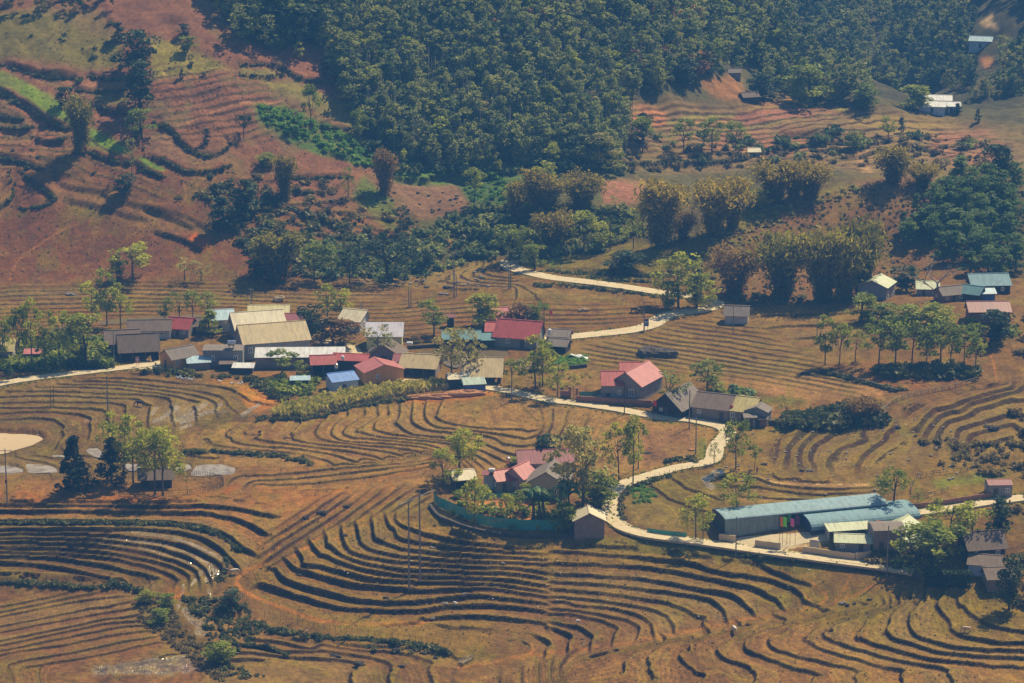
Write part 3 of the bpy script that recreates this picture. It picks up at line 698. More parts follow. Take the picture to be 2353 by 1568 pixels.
# steep earth banks between the hillside fields
BANKS = [(h, T(*a)) for h, a in (
    (3.0, (0, 0, 0, 560, 120, 600, 250, 640, 400, 670, 700, 680)), (2.5, (0, 0, 760, 660, 900, 685, 1060, 690)), (3.5, (0, 0, -100, 760, 0, 800, 130, 880, 300, 970, 450, 1070, 620, 1110)), (3.0, (0, 0, 830, 920, 1000, 960, 1180, 1000)),
    (3.0, (0, 0, 1330, 1060, 1480, 1130, 1560, 1230, 1700, 1330, 1850, 1340, 2000, 1245)), (2.5, (0, 0, 1250, 1350, 1450, 1400, 1620, 1480, 1850, 1470, 2000, 1420)), (3.0, (0, 0, 290, 1180, 400, 1210, 560, 1200)),
    (3.0, (0, 0, -100, 1340, 0, 1360, 200, 1400, 380, 1460)), (2.5, (0, 0, -50, 990, 100, 1020, 200, 1030)), (2.5, (0, 0, -50, 1080, 150, 1110, 270, 1090)), (3.0, (0, 0, 760, 1310, 900, 1370, 1080, 1400, 1180, 1370)), (2.5, (0, 0, 1180, 1400, 1300, 1480, 1420, 1520)),
    (2.0, (0, 0, 620, 780, 800, 790, 1060, 790)), (2.5, (1, 0, -50, 565, 250, 565, 450, 670, 650, 710, 800, 690)), (2.0, (1, 0, 620, 1080, 800, 1110, 900, 1110)), (1.5, (1, 0, -100, 655, 150, 655, 320, 645)),
    (2.0, (0, 0, 300, 1380, 420, 1390, 480, 1350)), (1.5, (0, 0, 330, 1430, 480, 1420, 540, 1380)), (1.5, (0, 0, 430, 1480, 560, 1460, 600, 1430)), (1.5, (0, 0, 450, 1530, 600, 1520, 680, 1480)),
    (2.2, (0, 1, 1300, 535, 1450, 575, 1620, 640, 1750, 720)), (1.6, (0, 1, 480, 115, 650, 180, 850, 200, 930, 260, 1000, 335)), (1.6, (0, 1, 540, 285, 760, 305, 1000, 365, 1120, 410, 1330, 430)), (1.6, (0, 1, 930, 262, 1200, 322, 1600, 432, 1850, 560)),
    (2.0, (0, 1, 1220, 322, 1600, 480, 1680, 520)), (3.0, (0, 1, 70, 20, 110, 150, 80, 260, -60, 380)), (3.0, (0, 1, 170, 20, 350, 150, 470, 270, 330, 325, 170, 345)), (2.5, (1, 1, 400, 340, 560, 430, 760, 480, 860, 560)), (2.0, (1, 1, 380, 180, 560, 210)),
    (2.0, (1, 1, 420, 80, 600, 75, 900, 75)), (3.0, (1, 1, 1240, 72, 1560, 88, 1580, 62, 1900, 62, 2240, 40)), (2.0, (2, 1, 820, 930, 1050, 960, 1350, 970)), (2.5, (2, 1, 450, 885, 800, 905, 1100, 895, 1360, 935)), (1.5, (2, 1, 350, 1010, 600, 1000, 1000, 1050, 1340, 1090)),
    (2.0, (2, 0, 400, 1455, 900, 1425, 1400, 1400, 1900, 1390, 2240, 1350)), (2.0, (3, 0, 100, 1340, 500, 1270, 900, 1240, 1300, 1215)), (2.0, (3, 0, 600, 1300, 1000, 1290, 1130, 1210)), (2.5, (3, 0, 1350, 1260, 1500, 1270, 1700, 1330)), (2.5, (3, 0, 300, 1180, 700, 1190, 1100, 1200)),
    (1.2, (1, 0, 1400, 1245, 1850, 1260)), (1.2, (1, 0, 1400, 1285, 1850, 1290)), (1.2, (1, 0, 1450, 1320, 1850, 1310)), (1.2, (1, 0, 1500, 1350, 1700, 1345)))]
BN = fbm(X/4.0+13, Y/6.0, 3)
for bh, bl in BANKS:
    l = smooth_line(bl, 6.0); w = box_of(l, 80); i0, i1, j0, j1 = w
    gu = (U0+ST*np.arange(i0, i1))[None]; gv = (V0+ST*np.arange(j0, j1))[:, None]
    best = np.full((j1-j0, i1-i0), 1e9); sgn = np.zeros_like(best); tt_ = np.zeros_like(best)
    for k in range(len(l)-1):
        (x1, y1), (x2, y2) = l[k], l[k+1]; dx, dy = x2-x1, y2-y1; L2 = dx*dx+dy*dy+1e-9
        t = np.clip(((gu-x1)*dx+(gv-y1)*dy)/L2, 0, 1); ex, ey = gu-x1-t*dx, gv-y1-t*dy; d2 = ex*ex+ey*ey
        c = d2 < best; best = np.where(c, d2, best); sgn = np.where(c, np.sign(dx*ey-dy*ex), sgn); tt_ = np.where(c, (k+t)/(len(l)-1), tt_)
    if l[-1][0] < l[0][0]: sgn = -sgn
    sd = np.sqrt(best)*sgn; tap = smoothstep(0, .12, tt_)*smoothstep(1, .88, tt_)
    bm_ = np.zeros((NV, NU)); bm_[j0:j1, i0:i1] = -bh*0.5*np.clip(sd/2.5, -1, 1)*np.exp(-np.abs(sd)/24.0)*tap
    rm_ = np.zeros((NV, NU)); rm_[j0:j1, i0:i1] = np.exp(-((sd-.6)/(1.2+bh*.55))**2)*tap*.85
    sel = (UU > U0+ST*i0) & (UU < U0+ST*i1) & (VV > V0+ST*j0) & (VV < V0+ST*j1) & (Y < 1100)
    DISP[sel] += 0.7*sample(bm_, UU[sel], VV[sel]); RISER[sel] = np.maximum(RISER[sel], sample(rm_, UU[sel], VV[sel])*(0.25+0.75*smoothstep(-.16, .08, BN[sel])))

# ------------------------------------------------------------------ roads: ground is level across them
ROADS = [
 ('road', 4.0, T(0, 2, -700, 520, -200, 440, 0, 392, 300, 345, 600, 310, 900, 275, 1150, 245, 1400, 215), None),
 ('lane', 4.6, T(1, 2, 640, 30, 790, 62, 880, 80, 915, 130, 950, 180, 1010, 205), None),
 ('road', 4.0, T(2, 2, -300, 395, -70, 425, 100, 450, 300, 495, 500, 540, 700, 560, 900, 590, 1100, 620, 1300, 660, 1500, 690, 1700, 705, 1850, 735, 1980, 768, 2030, 800, 1990, 850, 1940, 900, 1905, 960, 1895, 1020, 1870, 1060, 1750, 1090, 1600, 1110, 1450, 1150, 1300, 1195, 1150, 1240, 1055, 1290, 1005, 1350, 988, 1420, 990, 1480, 1000, 1560)
                 + T(2, 3, 1012, 190, 1060, 255, 1150, 310, 1300, 360, 1500, 390, 1700, 415, 1900, 445, 2240, 495) + T(3, 3, 300, 522, 600, 562, 900, 602, 1200, 640, 1370, 665, 1500, 690), None),
 ('road', 5.4, T(2, 1, 300, 1470, 600, 1448, 800, 1430, 1050, 1405, 1230, 1380, 1350, 1345, 1430, 1290, 1530, 1250, 1650, 1230, 1800, 1212, 1900, 1180, 1900, 1145, 1820, 1120, 1700, 1095, 1550, 1080, 1400, 1060, 1200, 1030, 1000, 1000, 850, 980, 700, 960, 500, 935, 350, 905, 220, 875, 130, 835, 105, 805, 180, 787, 270, 783), None),
 ('road', 4.2, T(3, 2, 1300, 1530, 1500, 1505, 1800, 1468, 2050, 1425, 2240, 1400, 2500, 1370), None),
]
PAD = np.zeros((NV, NU))
def pad(w, m):
    i0, i1, j0, j1 = w
    PAD[j0:j1, i0:i1] = np.maximum(PAD[j0:j1, i0:i1], m)
for nm, wd, pts, _ in ROADS: pad(*line_mask(pts, wd*10.5*0.62, 8))
PONDS = [
 ('muddy pond', T(0, 2, -300, 790, 0, 785, 200, 788, 330, 808, 395, 848, 300, 908, 150, 958, 0, 1002, -300, 1040), 'mud'),
 ('fish pond', T(1, 2, 1385, 115, 1640, 88, 2240, 96, 2260, 155, 1900, 165, 1820, 255, 1720, 235, 1600, 160), 'pond'),
 ('fish pond', T(2, 2, 190, 172, 400, 178, 430, 245, 210, 262), 'pond'),
 ('flooded paddy', T(0, 2, 210, 1065, 340, 1075, 470, 1098, 500, 1150, 250, 1158), 'paddy'),
 ('flooded paddy', T(0, 2, 1680, 1085, 1780, 1065, 1920, 1070, 2040, 1110, 2010, 1165, 1800, 1185, 1640, 1175), 'paddy'),
 ('flooded paddy', T(0, 2, 1490, 1090, 1630, 1075, 1655, 1115, 1540, 1165, 1500, 1150), 'paddy'),
 ('flooded paddy', T(0, 2, 740, 945, 840, 935, 880, 990, 960, 1040, 860, 1040, 760, 990), 'paddy'),
 ('flooded paddy', T(0, 2, 1070, 1085, 1180, 1080, 1250, 1120, 1120, 1150), 'paddy'),
 ('flooded paddy', T(0, 2, 0, 1085, 130, 1098, 205, 1130, 180, 1158, 0, 1160), 'paddy'),
 ('flooded paddy', T(0, 2, 430, 1004, 560, 1012, 700, 1012, 600, 1034, 470, 1024), 'paddy'),
 ('flooded paddy', T(0, 2, 880, 885, 960, 880, 1050, 950, 1010, 970, 920, 930), 'paddy'),
 ('flooded paddy', T(0, 2, 1360, 965, 1430, 962, 1500, 995, 1400, 1000), 'paddy'),
 ('stream', T(0, 1, 870, 1300, 1300, 1268, 1720, 1248, 1720, 1278, 1300, 1305, 870, 1345), 'pond'),
 ('stream', T(0, 1, 430, 1365, 600, 1350, 640, 1420, 440, 1440), 'pond'),
]
for _, p, _k in PONDS: pad(*poly_mask(p, 5))
PADS = [  # building sites
 [(240, 790), (380, 780), (450, 800), (800, 770), (820, 845), (930, 800), (1000, 830), (1000, 870), (700, 890), (470, 850), (250, 850)],
 [(1010, 820), (1160, 820), (1170, 870), (1010, 875)], [(1120, 760), (1310, 760), (1320, 820), (1130, 805)],
 [(1370, 880), (1520, 890), (1780, 940), (1770, 985), (1500, 945), (1330, 920)], [(1010, 1090), (1330, 1090), (1390, 1240), (1320, 1242), (1040, 1200)],
 [(1640, 1210), (2080, 1170), (2110, 1200), (2070, 1290), (1900, 1275), (1700, 1255)], [(720, 850), (1130, 870), (1125, 905), (880, 900), (730, 905)],
 [(180, 1095), (420, 1095), (510, 1120), (400, 1140), (180, 1138)]]
for p in PADS: pad(*poly_mask(p, 10))
padv = sample(PAD, UU, VV)
DISP *= (1-padv); RISER *= (1-padv); BROW *= (1-padv)

# unevenness
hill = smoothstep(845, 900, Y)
lump = fbm(X/26, Y/26, 4)
Z = Z+DISP+hill*(lump*5.0+np.abs(fbm(X/9, Y/9, 3))*2.2)*smoothstep(2400, 1400, Y)+(1-hill)*(fbm(X/5, Y/5, 4)*0.35*(1-padv)+fbm(X/40, Y/40, 2)*0.6)
# ponds lie in level basins
for nm, p, k in PONDS:
    w, m = poly_mask(p, 2); mm = np.zeros((NV, NU)); mm[w[2]:w[3], w[0]:w[1]] = m
    mv = sample(mm, UU, VV); ins = mv > 0.6
    lvl = float(np.mean(Z[ins])) if ins.any() else 0.0
    slope_ok = (lvl-0.35)
    Z = Z*(1-mv)+slope_ok*mv
Z = Z+(rng.random(Z.shape)-.5)*0.11*(1-hill)*(1-padv)*smoothstep(470, 500, Y)
_zs = Z
def ground_z(x, y):
    a = x/y
    i = np.clip(np.searchsorted(AX, a)-1, 0, len(AX)-2); j = np.clip(np.searchsorted(DY, y)-1, 0, len(DY)-2)
    p = (a-AX[i])/(AX[i+1]-AX[i]); q = (y-DY[j])/(DY[j+1]-DY[j])
    return (Z[j, i]*(1-p)+Z[j, i+1]*p)*(1-q)+(Z[j+1, i]*(1-p)+Z[j+1, i+1]*p)*q
def ground(u, v, dmin=480.0):
    """first ground point on the sight lines (arrays)"""
    u = np.atleast_1d(np.asarray(u, float)); v = np.atleast_1d(np.asarray(v, float))
    a, b = ray(u, v)
    i = np.clip(np.searchsorted(AX, a)-1, 0, len(AX)-2); p = (a-AX[i])/(AX[i+1]-AX[i])
    out = np.zeros((len(u), 3))
    for s in range(0, len(u), 4000):
        sl = slice(s, s+4000)
        col = Z[:, i[sl]]*(1-p[sl])+Z[:, i[sl]+1]*p[sl]
        diff = col-(CAM_Z+b[sl][None]*DY[:, None])
        diff[DY < dmin] = -1
        j = np.argmax(diff >= 0, axis=0); j = np.clip(j, 1, len(DY)-1)
        k = np.arange(len(j))
        d0 = diff[j-1, k]; d1 = diff[j, k]
        t = np.clip(-d0/np.where(np.abs(d1-d0) < 1e-9, 1, d1-d0), 0, 1)
        y = DY[j-1]*(1-t)+DY[j]*t
        out[sl] = np.stack([a[sl]*y, y, CAM_Z+b[sl]*y], 1)
    return out
def G(u, v):
    p = ground(u, v)[0]
    return Vector(p)
# ------------------------------------------------------------------ what grows or lies on the ground (earth colours, with sky glints and riser shade painted in)
SOIL = (0.235, 0.118, 0.055); REDSOIL = (0.27, 0.105, 0.052); DRY = (0.225, 0.165, 0.052); OLIVE = (0.15, 0.125, 0.030)
STUBBLE = (0.20, 0.12, 0.055); GREEN = (0.10, 0.125, 0.022); LUSH = (0.15, 0.24, 0.022); ORANGE = (0.44, 0.18, 0.062); PALE = (0.62, 0.49, 0.31)
HILLSOIL = (0.185, 0.086, 0.046); SCRUB = (0.085, 0.075, 0.03); FLOOR = (0.055, 0.050, 0.024); DARKSOIL = (0.13, 0.07, 0.036)
ALB = np.zeros((NV, NU, 3)); ALB[:] = STUBBLE
WET = np.zeros((NV, NU)); MOTTLE = np.full((NV, NU), 0.5)
def paint(p, col, a=1.0, feather=5, wet=0.0):
    w, m = poly_mask(p, feather); i0, i1, j0, j1 = w
    m = (m*a)[..., None]
    ALB[j0:j1, i0:i1] = ALB[j0:j1, i0:i1]*(1-m)+np.array(col)*m
    if wet: WET[j0:j1, i0:i1] = np.maximum(WET[j0:j1, i0:i1], m[..., 0]*wet)
def stroke(p, col, width, a=1.0, soft=2, wet=0.0):
    w, m = line_mask(p, width, soft); i0, i1, j0, j1 = w
    m = (m*a)[..., None]
    ALB[j0:j1, i0:i1] = ALB[j0:j1, i0:i1]*(1-m)+np.array(col)*m
    if wet: WET[j0:j1, i0:i1] = np.maximum(WET[j0:j1, i0:i1], m[..., 0]*wet)
# large zones
paint([(-300, -200), (2700, -200), (2700, 640), (-300, 640)], SCRUB, 1, 10)
paint([(-300, -200), (330, -200), (560, 100), (760, 110), (900, 380), (1000, 520), (640, 655), (-300, 660)], HILLSOIL, 1, 8)
paint([(430, -200), (560, 95), (760, 120), (830, 320), (950, 385), (1430, 395), (1450, 240), (1700, 150), (2050, 250), (2700, 240), (2700, -200)], FLOOR, 1, 10)
paint([(900, 395), (1440, 385), (1420, 460), (1130, 590), (950, 560)], (0.075, 0.085, 0.025), 1, 10)
paint([(1430, 235), (1990, 250), (2320, 290), (2700, 330), (2700, 420), (2050, 400), (1750, 380), (1440, 390)], (0.19, 0.125, 0.05), 1, 8)
paint([(1450, 640), (1700, 520), (1800, 455), (2010, 410), (2250, 415), (2300, 620), (2000, 690), (1640, 690)], (0.20, 0.115, 0.06), 1, 8)
paint([(1140, 590), (1300, 560), (1560, 560), (1760, 460), (1790, 480), (1620, 560), (1500, 640), (1260, 640)], OLIVE, 0.9, 8)
paint([(-300, 655), (600, 645), (900, 652), (1160, 592), (1500, 680), (1640, 705), (1500, 770), (1300, 775), (900, 745), (-300, 770)], (0.20, 0.115, 0.045), 1, 5)
paint([(1300, 790), (1660, 715), (2050, 700), (2000, 780), (1980, 900), (1740, 900), (1330, 840)], (0.23, 0.15, 0.062), 1, 6)
paint([(-300, 880), (640, 880), (560, 970), (400, 1010), (560, 1095), (-300, 1095)], (0.165, 0.112, 0.048), 1, 6)
paint([(400, 1000), (700, 945), (1200, 915), (1680, 985), (1620, 1060), (1400, 1100), (1080, 1100), (850, 1128), (560, 1122)], (0.29, 0.185, 0.085), 1, 6)
paint([(-300, 1095), (560, 1118), (860, 1128), (1000, 1160), (700, 1200), (560, 1290), (-300, 1190)], (0.30, 0.165, 0.075), 1, 8)
paint([(-300, 1190), (480, 1195), (560, 1290), (470, 1345), (-300, 1350)], (0.135, 0.080, 0.040), 1, 6)
paint([(-300, 1352), (300, 1350), (330, 1400), (470, 1530), (420, 1620), (-300, 1620)], (0.21, 0.115, 0.062), 1, 6)
paint([(1640, 970), (2100, 960), (2450, 860), (2450, 1160), (1640, 1160)], (0.22, 0.15, 0.055), 1, 6)
paint([(560, 1340), (620, 1290), (900, 1140), (1000, 1180), (1320, 1238), (1640, 1265), (1900, 1330), (1900, 1400), (1300, 1520), (1060, 1520), (700, 1440)], (0.22, 0.145, 0.052), 1, 8)
paint([(1300, 1300), (1700, 1330), (1880, 1390), (1720, 1430), (1300, 1530), (1120, 1500), (1150, 1420)], (0.18, 0.105, 0.055), 0.9, 14)
paint([(1000, 1640), (1100, 1550), (1500, 1455), (2000, 1380), (2500, 1350), (2500, 1640)], (0.275, 0.165, 0.075), 1, 6)
paint([(1700, 1350), (2300, 1340), (2450, 1480), (2200, 1470), (1900, 1440)], (0.20, 0.16, 0.038), 0.75, 18)
paint([(1440, 1090), (1660, 1085), (1700, 1160), (1620, 1215), (1440, 1200)], (0.17, 0.135, 0.04), 1, 6)
# details, left hill
paint(T(0, 0, -700, 130, 300, 90, 800, 120, 1050, 380, 1060, 600, 700, 630, 100, 540, -700, 500), (0.145, 0.125, 0.028), 0.9, 8)
paint(T(0, 0, 300, 60, 820, 60, 1000, 340, 820, 330, 500, 200), (0.19, 0.125, 0.05), 0.7, 8)
paint(T(0, 0, 1300, 350, 1500, 390, 1700, 480, 2000, 610, 1650, 660, 1340, 700, 1300, 600), (0.24, 0.195, 0.045), 1, 3)
paint(T(0, 0, -600, 560, 0, 640, 200, 720, 640, 960, 620, 1080, 500, 1060, 350, 980, 100, 800, -600, 700), LUSH, 0.85, 3)
paint(T(0, 0, 780, 1090, 1000, 1230, 1140, 1290, 1120, 1330, 950, 1340, 760, 1260), LUSH, 1, 3)
paint(T(0, 0, 1180, 1340, 1430, 1450, 1400, 1480, 1240, 1430), LUSH, 1, 2)
paint(T(0, 0, 200, 640, 700, 690, 1060, 690, 1060, 770, 600, 790, 350, 740), (0.25, 0.125, 0.06), 1, 3)
paint(T(0, 0, 770, 790, 1100, 790, 1120, 930, 850, 900), OLIVE, 0.9, 4)
paint(T(0, 0, 1240, 1230, 1340, 1130, 1480, 1150, 1600, 1270, 1750, 1350, 1990, 1270, 2030, 1340, 1800, 1420, 1600, 1420, 1270, 1330), (0.200, 0.111, 0.063), 1, 3)
paint(T(1, 0, -60, 600, 200, 590, 300, 640, 200, 660, -60, 670), (0.20, 0.17, 0.05), 0.9, 2)
paint(T(1, 0, 80, 660, 420, 690, 900, 930, 960, 1140, 830, 1100, 500, 900, 300, 800), (0.20, 0.17, 0.045), 0.95, 4)
paint(T(1, 0, 440, 920, 640, 990, 880, 1100, 700, 1090, 500, 1000), HILLSOIL, 0.9, 3)
paint(T(1, 0, 60, 900, 320, 900, 900, 1150, 1200, 1380, 1000, 1440, 600, 1330, 300, 1200, 80, 1060), (0.065, 0.12, 0.02), 0.95, 5)
paint(T(1, 0, 280, 430, 560, 380, 740, 470, 760, 680, 520, 660, 280, 570), (0.222, 0.100, 0.056), 0.95, 4)
paint(T(1, 0, 960, 1180, 1850, 1200, 1900, 1380, 1300, 1480, 1000, 1330), (0.12, 0.14, 0.03), 0.8, 6)
paint(T(1, 1, 1260, 90, 1780, 80, 1920, 280, 1800, 420, 1450, 430, 1300, 300), (0.192, 0.111, 0.063), 1, 3)
paint(T(1, 0, 1240, 1470, 1900, 1440, 2300, 1460, 2300, 1520, 1600, 1560, 1240, 1530), (0.10, 0.17, 0.025), 1, 3)
paint(T(1, 1, 1800, 60, 2400, 0, 2400, 300, 1950, 300), (0.075, 0.115, 0.028), 1, 5)
paint(T(1, 1, 340, 240, 900, 180, 1180, 460, 1000, 660, 800, 620, 480, 440), (0.178, 0.092, 0.052), 1, 5)
paint(T(1, 1, 1000, 60, 1260, 240, 1330, 560, 1200, 520, 900, 250), (0.10, 0.14, 0.025), 0.9, 5)
paint(T(1, 1, 1650, 500, 1800, 640, 1700, 700, 1560, 560), (0.36, 0.2, 0.11), 0.8, 4)
paint(T(0, 1, 420, 120, 650, 170, 900, 210, 1250, 330, 1700, 500, 1660, 560, 1400, 580, 1000, 420, 500, 300, 300, 320), (0.229, 0.126, 0.067), 0.9, 3)
paint(T(0, 1, 1600, 600, 1680, 510, 1800, 600, 1830, 700, 1700, 680), (0.42, 0.14, 0.06), 1, 3)
paint(T(0, 1, 600, 310, 900, 330, 980, 400, 850, 420, 640, 380), (0.2, 0.17, 0.04), 0.6, 5)
paint(T(0, 1, -600, 60, 60, 30, 90, 250, 0, 380, -600, 420), (0.30, 0.17, 0.085), 0.9, 4)
for i in range(16):
    x, y = rnd.uniform(20, 1300), rnd.uniform(420, 930); s = rnd.uniform(25, 60)
    paint(T(0, 1, x-s, y, x, y-s*.35, x+s, y+s*.1, x+s*.6, y+s*.5, x-s*.5, y+s*.4), (0.15, 0.075, 0.05), 0.75, 3)
for c in (T(0, 1, 480, 110, 650, 180, 850, 200, 930, 260, 1000, 330), T(0, 1, 540, 280, 760, 300, 1000, 360, 1120, 410, 1330, 430), T(0, 1, 930, 260, 1200, 320, 1600, 430, 1850, 560, 1900, 590),
          T(0, 1, 1220, 320, 1600, 480, 1680, 520, 1610, 600), T(0, 1, 1740, 490, 1900, 500, 2060, 590), T(0, 1, 1300, 530, 1450, 580, 1600, 620, 1720, 700)):
    stroke(c, (0.12, 0.075, 0.03), 3.0, 0.8, 1.5)
for c in (T(0, 0, 1490, 1110, 1700, 1030, 1900, 950, 2240, 880), T(0, 1, 80, 960, 150, 800, 300, 680, 600, 500, 850, 430), T(0, 1, 1560, 60, 1600, 200, 1560, 300, 1260, 310),
          T(1, 0, -50, 920, 60, 890, 350, 860, 420, 830)):
    stroke(c, (0.36, 0.18, 0.095), 3.0, 0.8, 1.5)
# right hill fields
paint(T(2, 0, 1110, 900, 1300, 920, 1480, 960, 1480, 1080, 1320, 1100, 1130, 1030), (0.36, 0.16, 0.075), 1, 3)
for k, c in enumerate((T(2, 0, 1500, 1060, 1900, 1000, 2240, 960, 2600, 930), T(2, 0, 1500, 1110, 2000, 1040, 2600, 975), T(2, 0, 1500, 1180, 2100, 1110, 2700, 1040), T(2, 0, 1560, 1220, 2240, 1140, 2900, 1060), T(3, 0, 0, 1050, 500, 990, 900, 960))):
    stroke(c, (0.34, 0.19, 0.085) if k % 2 else (0.23, 0.21, 0.05), 6, 0.8, 3)
paint(T(3, 0, -50, 960, 700, 940, 850, 970, 600, 1040, -50, 1090), (0.30, 0.13, 0.085), 0.85, 3)
paint(T(3, 0, 1000, 1000, 1700, 1030, 1900, 1080, 1500, 1180, 900, 1090), (0.26, 0.18, 0.055), 0.8, 5)
paint(T(3, 0, -200, 1150, 500, 1150, 700, 1250, 400, 1330, -300, 1300), (0.27, 0.125, 0.065), 0.8, 8)
paint(T(3, 0, 1700, 1100, 2100, 1110, 2300, 1300, 2300, 1480, 1900, 1480, 1600, 1300), (0.27, 0.13, 0.07), 0.9, 8)
paint(T(3, 0, 980, 1260, 1080, 1260, 1130, 1480, 1040, 1480), (0.36, 0.22, 0.10), 0.7, 5)
paint(T(2, 1, 900, 70, 1360, 100, 1250, 300, 950, 300), (0.27, 0.125, 0.075), 1, 5)
paint(T(2, 1, 600, 350, 1260, 300, 1100, 340, 640, 440), (0.40, 0.24, 0.11), 0.7, 6)
paint(T(3, 0, 2230, 275, 2060, 215, 2050, 190, 2180, 90, 2160, 180), (0.52, 0.36, 0.19), 1, 2)
paint(T(3, 0, 2050, 500, 2130, 490, 2180, 550, 2110, 620), (0.44, 0.20, 0.07), 1, 3)
paint(T(2, 0, 1750, 680, 2100, 650, 2150, 760, 2240, 850, 2600, 920, 2300, 940, 1900, 830), (0.33, 0.15, 0.06), 0.7, 6)
paint(T(3, 0, 300, 800, 450, 830, 540, 900, 430, 880), (0.38, 0.2, 0.07), 0.9, 3)
# mound: green crest, dry side
paint(T(3, 1, -50, 380, 400, 260, 900, 130, 1000, 160, 600, 260, 300, 400, 0, 560), (0.17, 0.17, 0.04), 0.8, 6)
paint([(1500, 640), (1680, 540), (1760, 560), (1700, 650), (1560, 660)], (0.15, 0.13, 0.035), 0.7, 10)
paint(T(3, 1, -50, 1020, 1000, 1000, 1000, 1150, 300, 1180, -50, 1120), (0.17, 0.09, 0.045), 0.8, 8)
# valley floor details
paint(T(0, 1, -700, 1030, 0, 1040, 700, 1000, 640, 1080, 0, 1130, -700, 1130), (0.115, 0.075, 0.035), 0.9, 4)
paint(T(0, 1, 700, 1110, 1500, 1110, 2300, 1090, 2300, 1130, 1500, 1150, 700, 1150), (0.20, 0.165, 0.05), 0.8, 3)
paint(T(1, 1, 1300, 1010, 1700, 850, 2150, 790, 2200, 830, 1700, 1000, 1350, 1050), (0.24, 0.185, 0.065), 0.8, 6)
paint(T(1, 1, 1150, 1010, 1330, 920, 1500, 890, 1400, 960, 1200, 1030), (0.46, 0.33, 0.17), 0.8, 3)
paint(T(1, 1, 900, 880, 1200, 960, 1150, 1000, 950, 990), (0.36, 0.25, 0.16), 0.8, 4)
paint(T(2, 1, 30, 1060, 700, 1080, 1100, 1090, 1100, 1130, 300, 1130), (0.20, 0.17, 0.045), 0.8, 4)
paint(T(2, 1, 440, 760, 1000, 760, 1400, 900, 1300, 980, 800, 900, 450, 850), (0.19, 0.15, 0.045), 0.8, 5)
paint(T(2, 1, 440, 770, 590, 765, 600, 850, 480, 850), LUSH, 0.7, 4)
paint(T(3, 1, 60, 1170, 500, 1180, 900, 1290, 800, 1330, 200, 1310, 40, 1260), (0.30, 0.20, 0.085), 0.9, 4)
paint(T(3, 2, -200, 350, 600, 330, 1100, 400, 1250, 450, 1200, 550, 500, 540, 0, 430), (0.37, 0.22, 0.12), 1, 4)
paint(T(3, 2, 700, 240, 1150, 200, 1600, 200, 2050, 300, 1900, 420, 1350, 450, 900, 330), (0.24, 0.12, 0.06), 1, 4)
paint(T(3, 2, -200, 190, 500, 200, 500, 300, -200, 330), (0.21, 0.16, 0.05), 0.9, 4)
paint(T(3, 1, 400, 1330, 1000, 1380, 1100, 1500, 700, 1560, 300, 1480), (0.27, 0.16, 0.08), 0.8, 5)
paint([(2040, 720), (2330, 740), (2400, 860), (2250, 870), (2060, 820)], (0.20, 0.12, 0.05), 0.9, 8)
paint(T(3, 2, 280, 750, 430, 770, 420, 810, 300, 790), LUSH, 0.9, 3)
paint(T(3, 2, 230, 570, 700, 560, 900, 600, 800, 690, 240, 690), (0.27, 0.16, 0.06), 0.8, 4)
paint(T(3, 2, 120, 500, 560, 530, 560, 580, 200, 570), (0.13, 0.15, 0.03), 0.8, 3)
paint(T(3, 2, 1600, 1230, 1900, 1170, 2300, 1130, 2300, 1230, 1900, 1260, 1700, 1300), (0.16, 0.20, 0.03), 0.9, 5)
paint(T(3, 2, 250, 1350, 900, 1350, 900, 1380, 250, 1385), (0.16, 0.18, 0.04), 0.8, 2)
paint(T(3, 2, 80, 1170, 300, 1225, 700, 1245, 1100, 1250, 1090, 1272, 700, 1280, 300, 1262), (0.52, 0.36, 0.22), 0.9, 2)
paint(T(3, 2, 200, 1385, 600, 1400, 1000, 1380, 1000, 1395, 600, 1420, 200, 1410), (0.45, 0.31, 0.17), 0.9, 2)
paint(T(3, 2, 1310, 740, 1490, 820, 1480, 860, 1380, 860), (0.17, 0.19, 0.035), 0.8, 3)
paint(T(2, 2, 1780, 1200, 1850, 1180, 1900, 1130, 1990, 1140, 1980, 1165, 1850, 1230, 1900, 1300, 1850, 1300), (0.36, 0.30, 0.22), 0.9, 2, wet=0.9)
paint(T(2, 2, 820, 200, 1300, 200, 1400, 260, 900, 250), (0.26, 0.19, 0.055), 0.7, 4)
paint(T(2, 2, 430, 300, 900, 260, 920, 400, 600, 430), (0.27, 0.185, 0.08), 0.9, 4)
paint(T(2, 2, 520, 170, 790, 170, 800, 220, 620, 240), LUSH, 0.9, 3)
paint(T(2, 2, 1150, 1290, 1380, 1300, 1380, 1400, 1180, 1500), (0.11, 0.15, 0.03), 0.7, 4)
paint(T(2, 2, 1240, 790, 1680, 770, 1720, 990, 1480, 1080, 1260, 1060), (0.25, 0.145, 0.085), 0.8, 6)
paint(T(2, 2, 1750, 870, 1830, 850, 1840, 1040, 1740, 1050), (0.16, 0.17, 0.045), 0.9, 3)
paint(T(2, 2, 380, 490, 520, 510, 480, 530, 370, 510), GREEN, 0.7, 2)
paint([(1360, 1235), (1640, 1240), (1900, 1300), (1880, 1320), (1600, 1275), (1360, 1262)], (0.17, 0.165, 0.035), 0.8, 4)
paint(T(3, 3, 0, 540, 300, 560, 150, 610, 0, 590), (0.18, 0.19, 0.035), 0.8, 3)
paint(T(1, 3, 1200, 50, 1580, 20, 1700, 300, 2240, 380, 2240, 420, 1500, 200, 1300, 180), (0.21, 0.165, 0.05), 0.7, 6)
paint(T(1, 2, 0, 1280, 1000, 1290, 600, 1420, 0, 1450), (0.32, 0.155, 0.07), 0.7, 8)
paint(T(1, 2, 0, 380, 200, 470, 270, 560, 100, 650, 0, 600, -100, 420, -380, 360, -100, 350), (0.46, 0.215, 0.075), 0.85, 5)
